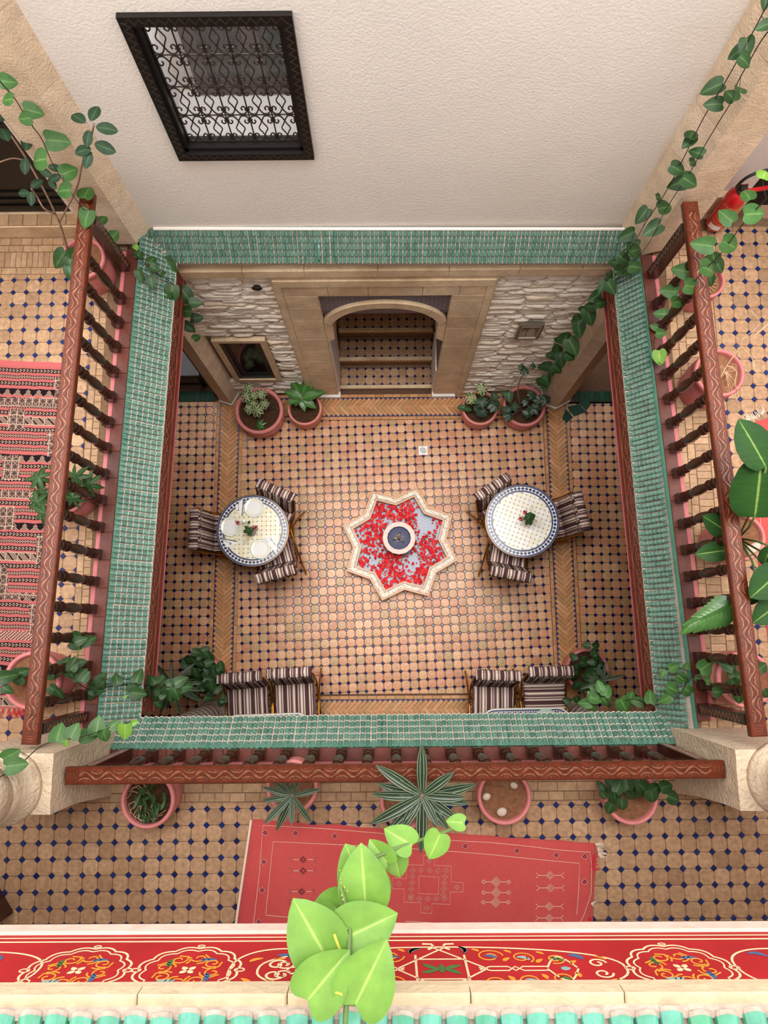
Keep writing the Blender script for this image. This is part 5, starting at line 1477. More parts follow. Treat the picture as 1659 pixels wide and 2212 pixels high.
vine('leafy pothos vine trailing past the right pillar down to the stone wall pots',
     [[bX(x, y, 1.70) for x, y in ((1690, -60), (1652, 20), (1614, 92), (1565, 180), (1518, 258), (1470, 355), (1432, 425), (1395, 480), (1370, 525), (1335, 570), (1300, 632), (1262, 690), (1237, 735), (1208, 780), (1190, 808), (1178, 835))]],
     [(1654, 5, 26, -90), (1649, 56, 30, -160), (1613, 101, 38, -85), (1592, 114, 34, -150), (1611, 131, 36, -20), (1540, 188, 42, -165), (1542, 225, 36, 175), (1494, 290, 34, 60), (1488, 306, 30, -140), (1463, 365, 34, -20), (1425, 425, 20, 20), (1388, 465, 34, -130),
      (1354, 509, 34, -160), (1333, 567, 34, 150), (1349, 560, 30, -30), (1302, 619, 28, -130), (1320, 621, 30, -50), (1286, 641, 30, -150), (1298, 654, 30, 20), (1275, 661, 26, 160), (1273, 684, 36, -70), (1248, 690, 36, 110), (1251, 711, 34, -80), (1222, 728, 36, 70), (1206, 728, 24, 120), (1237, 749, 38, -60), (1203, 753, 26, 100), (1195, 767, 28, 170), (1212, 777, 30, -80), (1177, 791, 26, 170), (1192, 800, 24, -90), (1204, 797, 24, -40), (1168, 823, 24, 130), (1181, 822, 24, -70), (1177, 838, 16, -60), (1262, 668, 24, 40), (1232, 770, 26, -20), (1241, 632, 20, 110, 'bright')], A2, 'deep')
vine('second pothos vine beside it, ending on the tiled eave corner',
     [[bX(x, y, 1.74) for x, y in ((1700, 20), (1650, 80), (1620, 130), (1590, 185), (1582, 215), (1555, 260), (1525, 310), (1495, 365), (1462, 415), (1430, 468), (1408, 515), (1375, 560), (1335, 600), (1310, 630))]],
     [(1600, 190, 34, 70), (1578, 205, 36, 110), (1505, 329, 30, 150), (1499, 350, 24, 20), (1468, 395, 40, -170), (1489, 392, 38, -20), (1438, 447, 38, 20), (1410, 495, 40, -150), (1375, 540, 36, 20), (1373, 577, 34, 0), (1349, 581, 40, -170), (1366, 530, 30, -120), (1322, 600, 26, -60)], lambda x, y: bX(x, y, 1.74 + ru(-.015, .015)), 'deep')
A3 = lambda x, y: bX(x, y, 1.93 + ru(-.015, .015))
vine('bright pothos vine hanging over the right handrail beside the fire extinguisher',
     [[bX(x, y, 1.93) for x, y in ((1700, 390), (1655, 430), (1600, 490), (1560, 545), (1520, 585), (1490, 620), (1455, 655), (1438, 690), (1422, 715), (1412, 740), (1420, 775), (1430, 790))]],
     [(1614, 418, 36, 100), (1569, 468, 38, 130), (1629, 462, 50, 10), (1518, 529, 44, 165), (1579, 529, 46, -15), (1476, 585, 42, 165), (1532, 580, 44, -5), (1496, 619, 40, 0), (1446, 629, 36, 170), (1464, 653, 32, 10), (1428, 678, 28, 165), (1413, 706, 18, 150), (1428, 720, 24, 0), (1409, 744, 26, 170, 'bright'), (1425, 772, 30, -80, 'bright'), (1652, 376, 36, 60, 'bright')], A3, 'pothos')
A1 = lambda x, y: bX(x, y, -1.9 + ru(-.015, .015)) if y < 500 else bz(x, y, 3.75)
zpath = {}
vine('bright pothos vine hanging in front of the left pillar onto the left handrail',
     [[bX(x, y, -1.9) for x, y in ((-40, 110), (0, 175), (30, 210), (62, 262), (90, 300), (112, 350), (140, 395), (160, 425), (180, 452))] + [bz(200, 470, 3.95), bz(230, 500, 3.75), bz(262, 540, 3.55)]],
     [(17, 176, 33, 10), (16, 215, 30, 170), (71, 240, 36, 0), (54, 256, 30, 180), (124, 304, 46, 5), (82, 345, 46, 170), (150, 370, 36, 40), (136, 411, 36, 175), (187, 414, 36, 80), (186, 471, 36, -110), (222, 473, 24, 70), (222, 509, 25, -160), (247, 507, 24, 60)], A1, 'pothos_w')
def A1b(x, y): return bz(x, y, 3.44 if x < 350 else (3.28 if x < 380 else (2.95 if y < 680 else 2.6)))
vine('dark pothos vine creeping over the far left eave corner and hanging inside',
     [[bz(262, 540, 3.5), bz(290, 548, 3.47), bz(320, 575, 3.43), bz(355, 600, 3.36), bz(378, 618, 3.26), bz(395, 645, 3.05), bz(413, 668, 2.85), bz(417, 690, 2.7), bz(420, 720, 2.5)]],
     [(294, 533, 14, 70, 'bright'), (300, 547, 24, 80), (328, 561, 24, 60), (334, 579, 22, -20), (302, 596, 24, -70), (327, 610, 26, -80), (366, 578, 40, -60), (381, 614, 26, -10), (358, 630, 32, 100), (370, 636, 38, -100), (404, 640, 38, -50), (422, 654, 28, 5), (400, 672, 30, 165), (425, 687, 26, 10), (408, 707, 26, -30), (425, 728, 20, 50), (390, 625, 28, -60), (348, 592, 20, 150)], A1b, 'deep')
vine('bright pothos vine trailing across the top of the near left column block',
     [[bz(x, y, z) for x, y, z in ((-30, 1695, 4.62), (0, 1678, 4.56), (18, 1668, 4.5), (50, 1645, 4.42), (80, 1618, 4.34), (105, 1605, 4.29), (150, 1597, 4.24), (190, 1588, 4.2), (235, 1573, 4.1), (265, 1563, 4.05), (292, 1557, 4.0))]],
     [(24, 1631, 34, 30), (35, 1653, 40, 5), (127, 1583, 38, 85), (160, 1579, 32, 70), (191, 1590, 32, 0), (210, 1569, 38, 85), (226, 1590, 28, -80), (247, 1565, 22, 40), (270, 1580, 32, -95, 'bright'), (291, 1561, 14, 20, 'bright'), (142, 1606, 14, -80, 'bright')], lambda x, y: bz(x, y, 4.5 if x < 60 else (4.27 if x < 180 else 4.12)), 'pothos_w')
A5 = lambda x, y: bz(x, y, 3.45 if x < 255 else (3.32 if x < 300 else 3.12 + ru(-.08, .06)))
vine('dark pothos vine lying across the near left eave and hanging into the courtyard',
     [[bz(x, y, z) for x, y, z in ((160, 1470, 3.62), (195, 1490, 3.46), (225, 1485, 3.43), (255, 1480, 3.36), (285, 1478, 3.28), (312, 1480, 3.22), (340, 1482, 3.15), (372, 1485, 3.08), (400, 1490, 3.0))]],
     [(201, 1477, 28, 150), (217, 1466, 28, 60), (220, 1479, 26, -60), (209, 1492, 28, -10), (194, 1503, 26, -120), (252, 1467, 26, 110), (267, 1457, 28, 30), (270, 1468, 30, -20), (260, 1500, 34, 10, 'bright'), (298, 1460, 30, 80), (312, 1464, 28, 100), (287, 1482, 24, 60), (298, 1498, 32, -10), (317, 1486, 26, 10), (305, 1497, 34, -150), (330, 1468, 24, 130), (346, 1470, 24, 70), (339, 1504, 28, -110), (351, 1492, 30, 60), (374, 1476, 28, 20), (389, 1471, 28, 30), (399, 1484, 28, 0), (366, 1493, 26, -80), (381, 1499, 30, -70), (367, 1507, 28, -100), (342, 1523, 18, -60), (325, 1478, 26, 180)], A5, 'deep')
A6 = lambda x, y: bz(x, y, 3.60 if x > 1515 else (3.44 if x > 1425 else (3.26 if x > 1395 else 3.05 + ru(-.1, .05))))
vine('pothos vine crossing the near right eave from the gallery and drooping inside',
     [[bz(x, y, z) for x, y, z in ((1590, 1480, 3.7), (1560, 1492, 3.62), (1530, 1470, 3.58), (1505, 1450, 3.5), (1485, 1475, 3.46), (1460, 1510, 3.43), (1430, 1520, 3.36), (1405, 1522, 3.22), (1370, 1510, 3.12), (1335, 1515, 3.0), (1300, 1505, 2.9))],
      [bz(1300, 1505, 2.9), bz(1320, 1530, 2.95), bz(1345, 1550, 3.2), bz(1352, 1580, 3.35), bz(1360, 1612, 3.44)]],
     [(1456, 1441, 26, 20), (1432, 1456, 18, -120), (1475, 1468, 30, -50), (1453, 1488, 32, -20), (1489, 1495, 30, -40), (1437, 1511, 28, -150), (1485, 1438, 18, 60), (1527, 1438, 40, 30), (1508, 1465, 22, 160), (1533, 1469, 22, 20), (1552, 1495, 26, -10), (1363, 1505, 26, 60), (1376, 1516, 26, 170), (1405, 1505, 30, 80), (1349, 1526, 40, -60), (1287, 1491, 26, 150), (1286, 1510, 28, -20), (1264, 1519, 26, 180), (1282, 1527, 26, -30), (1311, 1491, 28, 60), (1300, 1500, 24, -80), (1278, 1505, 24, 120), (1310, 1518, 26, -70), (1296, 1482, 24, 100)], A6, 'pothos')
# sprig at the camera's own eave, leaning out over the courtyard
Z7 = lambda y: 7.16 if y > 2100 else (7.16 - (2100 - y) * .0004)
BEHIND = {(712, 1980): .06, (712, 2010): .05, (770, 1880): .03, (805, 1930): .05, (863, 1810): .0, (856, 1866): .03}
def A7(x, y): return bz(x, y, Z7(y) - BEHIND.get((x, y), 0) + ru(-.006, .006))
root = vine('large bright green pothos sprig leaning out from the turquoise tiled eave',
     [[bz(x, y, z) for x, y, z in ((748, 2260, 7.19), (746, 2212, 7.17), (748, 2170, 7.16), (750, 2130, 7.155), (753, 2071, 7.14), (755, 1993, 7.115), (746, 1952, 7.10), (738, 1905, 7.08), (770, 1870, 7.07), (815, 1850, 7.06), (849, 1835, 7.05), (885, 1822, 7.04), (950, 1801, 7.02), (994, 1783, 7.0))]],
     [(790, 2006, 122, 22), (674, 2013, 128, 122), (705, 2112, 118, 48), (798, 2108, 130, 62), (785, 1895, 112, 95), (770, 1880, 96, 115), (805, 1930, 90, -70), (712, 1980, 100, -150), (712, 2010, 100, -110), (820, 1843, 58, 130), (863, 1810, 62, 150), (856, 1866, 58, -78), (940, 1826, 56, -115), (985, 1776, 36, 175)], A7, 'bright', stem_g, .0042, .05, maxpet=.05)
nd = MB()
for k in range(16):
    x = 735 + ru(-6, 12) + k * .8; y = 1880 + k * 9; p_ = A7(x, y) - root.location
    nd.lathe([(.0008, -.003), (.0018, 0), (.0006, .004)], 6, p_)
nd.tube(spline([bz(756, 2075, 7.14) - root.location, bz(738, 2060, 7.15) - root.location, bz(722, 2018, 7.15) - root.location], 4), .0022, 6)
nd.tube(spline([bz(748, 2165, 7.16) - root.location, bz(742, 2150, 7.17) - root.location, bz(724, 2143, 7.17) - root.location], 4), .0022, 6)
obj('root_nodes', nd, stem_y, root, True)

# ------------------------------------------------------------------ chairs
def cushion(mb, w, d, h, mt, us=1.0, uo=0.0, across=False, puff=.012):
    lay = [(.03, 0), (.006, h * .2), (0, h * .55), (.008, h * .85), (.03, h)]
    nx, ny = 8, 6
    P = []; U = []; F = []
    ring = [(i / nx, 0) for i in range(nx)] + [(1, j / ny) for j in range(ny)] + [(1 - i / nx, 1) for i in range(nx)] + [(0, 1 - j / ny) for j in range(ny)]
    n = len(ring)
    def uu(x, y): return (y if across else x) * us + uo + 10
    for ins, z in lay:
        for (a, b) in ring:
            x = (a - .5) * (w - 2 * ins); y = (b - .5) * (d - 2 * ins)
            wv = .003 * math.sin((a * 17 + b * 13 + z * 40))
            P.append((x + wv, y + wv, z)); U.append(uu(x, y))
    for l in range(len(lay) - 1):
        for k in range(n): F.append((l * n + k, l * n + (k + 1) % n, (l + 1) * n + (k + 1) % n, (l + 1) * n + k))
    o = len(P)
    for j in range(ny + 1):
        for i in range(nx + 1):
            x = (i / nx - .5) * (w - .06); y = (j / ny - .5) * (d - .06)
            P.append((x, y, h + puff * math.sin(math.pi * i / nx) * math.sin(math.pi * j / ny))); U.append(uu(x, y))
    for j in range(ny):
        for i in range(nx): a = o + j * (nx + 1) + i; F.append((a, a + 1, a + nx + 2, a + nx + 1))
    F.append(tuple(range(n - 1, -1, -1)))
    mb.add([mt @ Vector(p) for p in P], F, 0, U)
def frill(mb, pts, h, us, uo, mt):
    P = []; U = []; F = []; acc = 0
    n = len(pts)
    for i, p in enumerate(pts):
        if i: acc += (Vector(p) - Vector(pts[i - 1])).length
        nn = .008 * math.sin(i * 2.4)
        P += [(p[0], p[1], p[2]), (p[0] + nn, p[1] + nn, p[2] - h)]; U += [acc * us + uo + 10] * 2
    for i in range(n - 1): F.append((2 * i, 2 * i + 1, 2 * i + 3, 2 * i + 2))
    mb.add([mt @ Vector(p) for p in P], F, 0, U)
def make_chair(label, c, face, across=False, uo=0.0, w=.41):
    """face: direction in which the sitter looks, degrees"""
    t = thing('armless_chair', label, 'chair', (c.x, c.y, 0), R(face - 90), 'striped chairs round the mosaic tables')
    sm = MB(); cushion(sm, w, .43, .085, Matrix.Translation((0, 0, .395)), 4.3, uo, across)
    obj('seat_cushion', sm, cloth, t, True)
    fm = MB(); pts = []
    m_ = 22
    for i in range(m_ + 1): pts.append((-w / 2 - .004, -.2 + .41 * i / m_, .415))
    for i in range(m_ + 1): pts.append((-w / 2 + w * i / m_, .218, .415))
    for i in range(m_ + 1): pts.append((w / 2 + .004, .21 - .41 * i / m_, .415))
    frill(fm, pts, .07, 4.3, uo + .3, Matrix.Identity(4)); obj('frill', fm, cloth, t)
    bm_ = MB(); tilt = Matrix.Translation((0, -.225, .46)) @ Matrix.Rotation(R(90 + 14), 4, 'X')
    cushion(bm_, w + .01, .40, .075, tilt @ Matrix.Translation((0, .20, -.035)), 4.3, uo, False, .006)
    # cover folded over the top of the back
    tp = Matrix.Translation((0, -.328, .80)) @ Matrix.Rotation(R(14), 4, 'X')
    cushion(bm_, w + .03, .105, .055, tp, 4.3, uo + .37, False, .006)
    obj('backrest_cushion', bm_, cloth, t, True)
    f2 = MB(); pts = [(-w / 2 - .012 + (w + .024) * i / 30, -.385, .825) for i in range(31)]
    frill(f2, pts, .12, 4.3, uo + .6, Matrix.Identity(4))
    pts = [(-w / 2 - .012 + (w + .024) * i / 30, -.268, .815) for i in range(31)]
    frill(f2, pts, .05, 4.3, uo + .15, Matrix.Identity(4)); obj('frill', f2, cloth, t)
    for sx in (-1, 1):
        x = sx * (w / 2 + .022)
        lg = MB(); lg.tube(spline([(x, .24, .012), (x, .16, .16), (x, 0, .36), (x, -.2, .46), (x, -.30, .76)], 4), .010, 7); lg.tube(spline([(x + sx * .012, -.33, .012), (x + sx * .012, -.24, .18), (x + sx * .006, -.04, .35), (x, .19, .40)], 4), .010, 7)
        lo = obj('leg', lg, brass, t, True)
        cp = MB(); cp.lathe([(.013, 0), (.015, .008), (.013, .02), (.009, .026)], 10, (x, .245, 0)); cp.lathe([(.013, 0), (.015, .008), (.013, .02), (.009, .026)], 10, (x + sx * .012, -.335, 0)); obj('foot_cap', cp, brass_l, lo, True)
    cb = MB(); cb.tube([(-w / 2 - .022, -.31, .74), (w / 2 + .022, -.31, .74)], .008, 6); cb.tube([(-w / 2 - .022, .18, .385), (w / 2 + .022, .18, .385)], .008, 6); cb.tube([(-w / 2 - .022, -.17, .385), (w / 2 + .022, -.17, .385)], .008, 6)
    obj('crossbar', cb, brass, t, True)
    return t
def chair_from_back(label, px, py, face, **k):
    b = bz(px, py, .85); d = Vector((math.cos(R(face)), math.sin(R(face)), 0)); return make_chair(label, b + d * .325, face, **k)
chair_from_back('striped chair facing the laid table, on its side towards the left eave', 419, 1142, 0, uo=.1)
chair_from_back('striped chair at the laid table, on the stone wall side of the fountain gap', 594, 1060, -113, uo=.4)
chair_from_back('striped chair with its back to the near eave at the laid table', 594, 1238, 105, uo=.7)
chair_from_back('striped chair at the bare white table, between the fountain and the stone wall', 1066, 1052, -57, uo=.2)
chair_from_back('striped chair at the bare white table, beside the right eave', 1256, 1103, 190, uo=.5)
chair_from_back('striped chair with its back to the near eave at the bare white table', 1104, 1238, 79, uo=.9)
chair_from_back('striped chair beside the dense plants, facing the near left table edge', 516, 1466, -86, uo=.3, w=.44)
chair_from_back('striped chair facing the near left table edge, on its open floor side', 624, 1456, -87, uo=.6, w=.44)
chair_from_back('striped chair with lengthwise seat stripes, facing the near right table edge', 1078, 1462, -92, uo=.8, w=.44)
chair_from_back('striped chair with crosswise seat stripes, beside the pothos pot by the near right column', 1192, 1453, -89, uo=.0, across=True, w=.44)

# ------------------------------------------------------------------ mosaic tables
def table_legs(t, r, n=3, a0=.5):
    for k in range(n):
        a = a0 + 2 * math.pi * k / n; ca, sa = math.cos(a), math.sin(a)
        lg = MB(); lg.tube(spline([(ca * q, sa * q, z) for q, z in ((r * .72, .69), (r * .5, .55), (.05, .40), (.06, .25), (r * .55, .1), (r * .95, .02), (r * 1.05, .012))], 4), .011, 7); obj('leg', lg, brass, t, True)
    hb = MB(); hb.lathe([(.055, .34), (.06, .36), (.06, .40), (.055, .42)], 16); obj('hub', hb, brass, t, True)
def mosaic_round(label, c, r, p, ang, wmat, a0):
    t = thing('mosaic_table', label, 'table', (c.x, c.y, 0), 0, 'mosaic tables')
    zt = .72
    mb = MB(); mb.lathe([(r * .98, -.028), (r, -.02), (r, -.003), (r * .995, 0)], 64, (0, 0, zt)); top = obj('tabletop', mb, mos_grout, t)
    rb = MB(); rb.lathe([(r - .003, -.024), (r + .004, -.022), (r + .004, .001), (r - .003, .002)], 64, (0, 0, zt), caps=False); obj('rim', rb, brass, t, True)
    wt = MB(); bt = MB(); kt = MB()
    def sector(mb_, r0, r1, a, da, h=.0022, rn=None):
        P = []
        for (rr, aa) in ((r0, a - da), (r1, a - da), (r1, a + da), (r0, a + da)): P.append((rr * math.cos(aa), rr * math.sin(aa)))
        mb_.prism(P, zt, zt + h, rnd() if rn is None else rn)
    n = 110
    for k in range(n):
        a = 2 * math.pi * k / n; sector(bt, r * .945, r * .985, a, math.pi / n * .92); sector(bt, r * .80, r * .835, a, math.pi / n * .92)
    m_ = 54
    sector_r = (r * .842, r * .938)
    for k in range(m_):
        a = 2 * math.pi * k / m_; rm_ = (sector_r[0] + sector_r[1]) / 2; hr = (sector_r[1] - sector_r[0]) / 2 * .92; da = math.pi / m_ * .86
        bt.prism([((rm_ - hr) * math.cos(a), (rm_ - hr) * math.sin(a)), (rm_ * math.cos(a + -da), rm_ * math.sin(a - da)), ((rm_ + hr) * math.cos(a), (rm_ + hr) * math.sin(a)), (rm_ * math.cos(a + da), rm_ * math.sin(a + da))], zt, zt + .0022, rnd())
        a2 = a + math.pi / m_
        for r_, sg in ((sector_r[1], -1), (sector_r[0], 1)):
            wt.prism([(r_ * math.cos(a2 - da), r_ * math.sin(a2 - da)), ((rm_ + sg * -.002) * math.cos(a2), (rm_ - sg * .002) * math.sin(a2)), (r_ * math.cos(a2 + da), r_ * math.sin(a2 + da))][::-1] if sg > 0 else [(r_ * math.cos(a2 - da), r_ * math.sin(a2 - da)), (r_ * math.cos(a2 + da), r_ * math.sin(a2 + da)), (rm_ * math.cos(a2), rm_ * math.sin(a2))], zt, zt + .002, rnd())
    def clampr(P, m_): return [(a * min(1, m_ / math.hypot(a, b)), b * min(1, m_ / math.hypot(a, b))) for a, b in P]
    ca, sa = math.cos(ang), math.sin(ang); q = int(r / p) + 2
    o_ = octo(p, .13, .018); d_ = diam(p, .125)
    for i in range(-q, q):
        for j in range(-q, q):
            x, y = (i + .5) * p, (j + .5) * p
            if math.hypot(x, y) < r * .80 + p * .2: wt.prism(clampr([(x * ca - y * sa + a * ca - b * sa, x * sa + y * ca + a * sa + b * ca) for a, b in o_], r * .793), zt, zt + .0022, rnd())
            x, y = i * p, j * p
            if math.hypot(x, y) < r * .80 - p * .2: kt.prism([(x * ca - y * sa + a * ca - b * sa, x * sa + y * ca + a * sa + b * ca) for a, b in d_], zt, zt + .0022)
    stuff(obj('mosaic_tiles', wt, wmat, t)); stuff(obj('blue_mosaic_tiles', bt, mos_b, t)); stuff(obj('black_mosaic_tiles', kt, mos_k, t))
    table_legs(t, r, 3, a0)
    return t
cL = bz(546, 1146, .72); cRt = bz(1128, 1125, .72)
tL = mosaic_round('round cream and blue mosaic table laid with three plates', cL, .388, .0485, R(1), mos_w, 1.0)
tR = mosaic_round('round white and blue mosaic table with only a flower vase on it', cRt, .398, .0475, R(-21), mos_w2, 2.9)
def mosaic_long(label, x0, x1, y1, d, ang):
    t = thing('mosaic_table', label, 'table', ((x0 + x1) / 2, y1 - d / 2, 0), ang, 'mosaic tables')
    w = x1 - x0; zt = .72; rc = .17
    def rr(ins, n=8):
        P = []
        for cx_, cy_, a in ((w / 2 - rc, d / 2 - rc, 0), (-w / 2 + rc, d / 2 - rc, 90), (-w / 2 + rc, -d / 2 + rc, 180), (w / 2 - rc, -d / 2 + rc, 270)):
            for k in range(n + 1): P.append((cx_ + (rc - ins) * math.cos(R(a + 90 * k / n)), cy_ + (rc - ins) * math.sin(R(a + 90 * k / n))))
        return P
    mb = MB(); mb.prism(rr(0), zt - .03, zt); obj('tabletop', mb, mos_grout, t)
    def walk(ins, step):
        P = rr(ins, 16); P.append(P[0]); out = []; acc = 0; nxt = 0
        for i in range(len(P) - 1):
            a, b = Vector(P[i] + (0,)), Vector(P[i + 1] + (0,)); L = (b - a).length
            while nxt <= acc + L and L > 1e-6:
                q = a + (b - a) * ((nxt - acc) / L); out.append((q, math.atan2((b - a).y, (b - a).x))); nxt += step
            acc += L
        return out
    wt = MB(); bt = MB()
    def sq(mb_, q, a, lx, ly, rot=0): mb_.box((q.x, q.y, zt + .001), (lx, ly, .0024), a + rot, rnd())
    for q, a in walk(.008, .022): sq(wt, q, a, .0205, .013)
    for q, a in walk(.022, .024): sq(bt, q, a, .0225, .011)
    for q, a in walk(.045, .0255): sq(bt, q, a, .0165, .0165, math.pi / 4)
    for q, a in walk(.045, .0255):
        for s_ in (-1, 1):
            e = Vector((math.cos(a), math.sin(a), 0)) * .01275; nn = Vector((-math.sin(a), math.cos(a), 0)) * (.010 * s_); sq(wt, q + e + nn, a, .010, .008)
    for q, a in walk(.068, .024): sq(bt, q, a, .0225, .011)
    p = .0475; nx, ny = int((w - .17) / p), int((d - .17) / p)
    kt = MB()
    for i in range(nx):
        for j in range(ny):
            x = (i - (nx - 1) / 2) * p; y = (j - (ny - 1) / 2) * p
            wt.prism([(x + a, y + b) for a, b in octo(p, .13, .018)], zt, zt + .0022, rnd())
    stuff(obj('mosaic_tiles', wt, mos_w2, t)); stuff(obj('blue_mosaic_tiles', bt, mos_b, t))
    for sx in (-1, 1):
        for sy in (-1, 1):
            lg = MB(); lg.tube(spline([(sx * (w / 2 - .14), sy * (d / 2 - .12), z) if 0 else (sx * (w / 2 - .14 + q), sy * (d / 2 - .12 + q), z) for q, z in ((0, .69), (-.03, .45), (.03, .15), (.05, .012))], 4), .012, 7); obj('leg', lg, brass, t, True)
    return t
mosaic_long('long cream edged mosaic table under the near eave, behind the left pair of chairs', -1.72, -.77, -.832, .62, R(1.5))
tNR = mosaic_long('long blue edged mosaic table under the near eave, behind the right pair of chairs', .94, 1.90, -.79, .62, R(.8))

# ------------------------------------------------------------------ things on the tables
ZT = .7225
def plate(x, y, label):
    p = bz(x, y, ZT); t = thing('dinner_plate', label, 'plate', (p.x, p.y, ZT), 0, 'plates on the laid table')
    mb = MB(); mb.lathe([(.06, 0), (.075, .004), (.078, .006)], 40, caps=False); mb.lathe([(.078, .0062), (.060, .0055), (0.0001, .005)], 40, flip=True, caps=False); obj('well', mb, white_c, t, True)
    r_ = MB(); r_.lathe([(.078, .0062), (.088, .0082)], 40, flip=True, caps=False); obj('cream_band', r_, china_c, t, True)
    r_ = MB(); r_.lathe([(.088, .0082), (.100, .0102)], 40, flip=True, caps=False); r_.lathe([(.075, .003), (.100, .0088)], 40, caps=False); obj('white_band', r_, white_c, t, True)
    r_ = MB(); r_.lathe([(.100, .0103), (.107, .0115), (.108, .0108), (.100, .0088)], 40, caps=False); obj('rim', r_, china_g, t, True)
    return t
plate(549, 1097, 'white plate with pale green rim, beside the chair nearest the stone wall')
plate(498, 1138, 'white plate with pale green rim, beside the red rose and the left eave chair')
plate(563, 1186, 'white plate with pale green rim, nearest the chair by the near eave')
def cutlery(kx0, ky0, kx1, ky1, sx0, sy0, sx1, sy1, tri, lab):
    nap = [bz(x, y, ZT) for x, y in tri]; c = sum(nap, Vector()) / 3
    t = thing('napkin', 'folded white paper napkin under the knife ' + lab, 'napkin', (c.x, c.y, ZT), 0, 'napkins on the laid table')
    mb = MB(); mb.prism([((q - c).x, (q - c).y) for q in nap], 0, .0018); mb.prism([((q - c).x * .9, (q - c).y * .9) for q in nap], .0018, .003); obj('cloth', mb, linen, t)
    a, b = bz(kx0, ky0, ZT), bz(kx1, ky1, ZT); d = b - a; L = d.length; ang = math.atan2(d.y, d.x); m_ = (a + b) / 2
    t = thing('table_knife', 'steel table knife lying on the napkin ' + lab, 'knife', (m_.x, m_.y, ZT + .003), ang, 'cutlery on the laid table')
    mb = MB(); mb.prism([(-.02, -.006), (L / 2 - .02, -.008), (L / 2, -.001), (L / 2 - .01, .005), (-.02, .005)], 0, .0015); obj('blade', mb, steel, t)
    mb = MB(); mb.box((-L / 4 - .01, 0, .003), (L / 2 - .02, .012, .006), bev=.002); obj('handle', mb, steel, t)
    a, b = bz(sx0, sy0, ZT), bz(sx1, sy1, ZT); d = b - a; L = d.length; ang = math.atan2(d.y, d.x); m_ = (a + b) / 2
    t = thing('teaspoon', 'small steel spoon lying on the napkin ' + lab, 'spoon', (m_.x, m_.y, ZT + .003), ang, 'cutlery on the laid table')
    mb = MB(); mb.lathe([(.0005, .001), (.008, .002), (.0125, .0045), (.0128, .005), (.008, .003), (.0005, .0022)], 14, (L / 2 - .015, 0, 0), sx=1.4, sy=.9); obj('bowl', mb, steel, t, True)
    mb = MB(); mb.tube([(-L / 2, 0, .002), (0, 0, .004), (L / 2 - .03, 0, .004)], [.0035, .0022, .002], 6); obj('handle', mb, steel, t, True)
cutlery(526, 1078, 523, 1117, 516, 1086, 515, 1103, [(527, 1074), (523, 1119), (508, 1095)], 'beside the far plate')
cutlery(478, 1163, 514, 1170, 482, 1166, 500, 1175, [(476, 1160), (516, 1172), (491, 1183)], 'beside the plate by the left eave')
cutlery(572, 1160, 597, 1192, 595, 1177, 584, 1162, [(572, 1157), (600, 1163), (597, 1194)], 'beside the near plate')
# vases of roses
def vase(label, x, y, roses, leaves, shaker=False):
    p = bz(x, y, ZT); t = thing('flower_vase', label, 'vase', (p.x, p.y, ZT), 0, 'flower vases on the tables')
    mb = MB(); mb.lathe([(.03, 0), (.036, .01), (.044, .05), (.046, .08), (.043, .10), (.040, .105), (.036, .10), (.038, .06), (.001, .02)], 22); obj('bowl', mb, grey_st, t, True)
    bd = MB()
    for k in range(70):
        a = ru(0, 6.28); z = ru(.01, .10); bd.lathe([(.0006, -.003), (.004, 0), (.0006, .003)], 5, (.046 * math.cos(a), .046 * math.sin(a), z))
    stuff(obj('bead_trim', bd, pinkmos, t))
    smb = MB()
    for (rx, ry, rz_, m_) in roses:
        q = bz(rx, ry, rz_) - t.location
        rb = MB()
        for k in range(11):
            a = k * 2.4; rr = .004 + .0021 * k; h = .012 - .0006 * k
            c_ = Vector((rr * math.cos(a), rr * math.sin(a), h)); e = Vector((-math.sin(a), math.cos(a), 0)); o = Vector((math.cos(a), math.sin(a), 0))
            wd = .006 + .0013 * k
            rb.add([c_ - e * wd * .6 - Vector((0, 0, .014)), c_ + e * wd * .6 - Vector((0, 0, .014)), c_ + e * wd + o * .003, c_ + o * .007 + Vector((0, 0, .005)), c_ - e * wd + o * .003], [(0, 1, 2, 3, 4)])
        rb.lathe([(.001, -.018), (.011, -.010), (.013, 0), (.004, .010)], 10)
        obj('rose', rb, m_, t, True, Matrix.Translation(q) @ Matrix.Rotation(.4, 4, 'X'))
        smb.tube([(0, 0, .06), q * .6 + Vector((0, 0, .03)), q - Vector((0, 0, .012))], .0018, 5)
    obj('stem', smb, stem_g, t, True)
    for (lx, ly, lz, s_, a) in leaves: leaf_at(t, 'deep', lx, ly, s_, a, bz(lx, ly, lz))
    return t
vase('vase of two red roses and a cream rose on the laid mosaic table', 545, 1149, [(514, 1128, .93, rose_r), (553, 1138, .90, rose_r), (529, 1161, .87, rose_w), (534, 1132, .86, rose_w)],
     [(532, 1138, .9, 9, 100), (536, 1144, .88, 10, -60), (530, 1148, .88, 10, -150), (540, 1152, .86, 11, -80), (538, 1128, .92, 8, 80), (545, 1142, .88, 9, 20)])
vase('vase of red and white roses with green leaves on the bare mosaic table', 1141, 1122, [(1133, 1105, .93, rose_r), (1124, 1119, .92, rose_r), (1147, 1099, .92, rose_w), (1164, 1125, .9, rose_w)],
     [(1139, 1112, .92, 12, 100), (1146, 1110, .93, 12, 40), (1150, 1120, .92, 13, -30), (1142, 1124, .9, 13, -70), (1135, 1120, .9, 11, -150), (1153, 1114, .9, 12, 10), (1146, 1130, .88, 11, -90), (1138, 1130, .88, 10, -120)])
p = bz(529, 1127, ZT)
t = thing('salt_shaker', 'small white round shaker between the two far plates and the vase', 'shaker', (p.x, p.y, ZT))
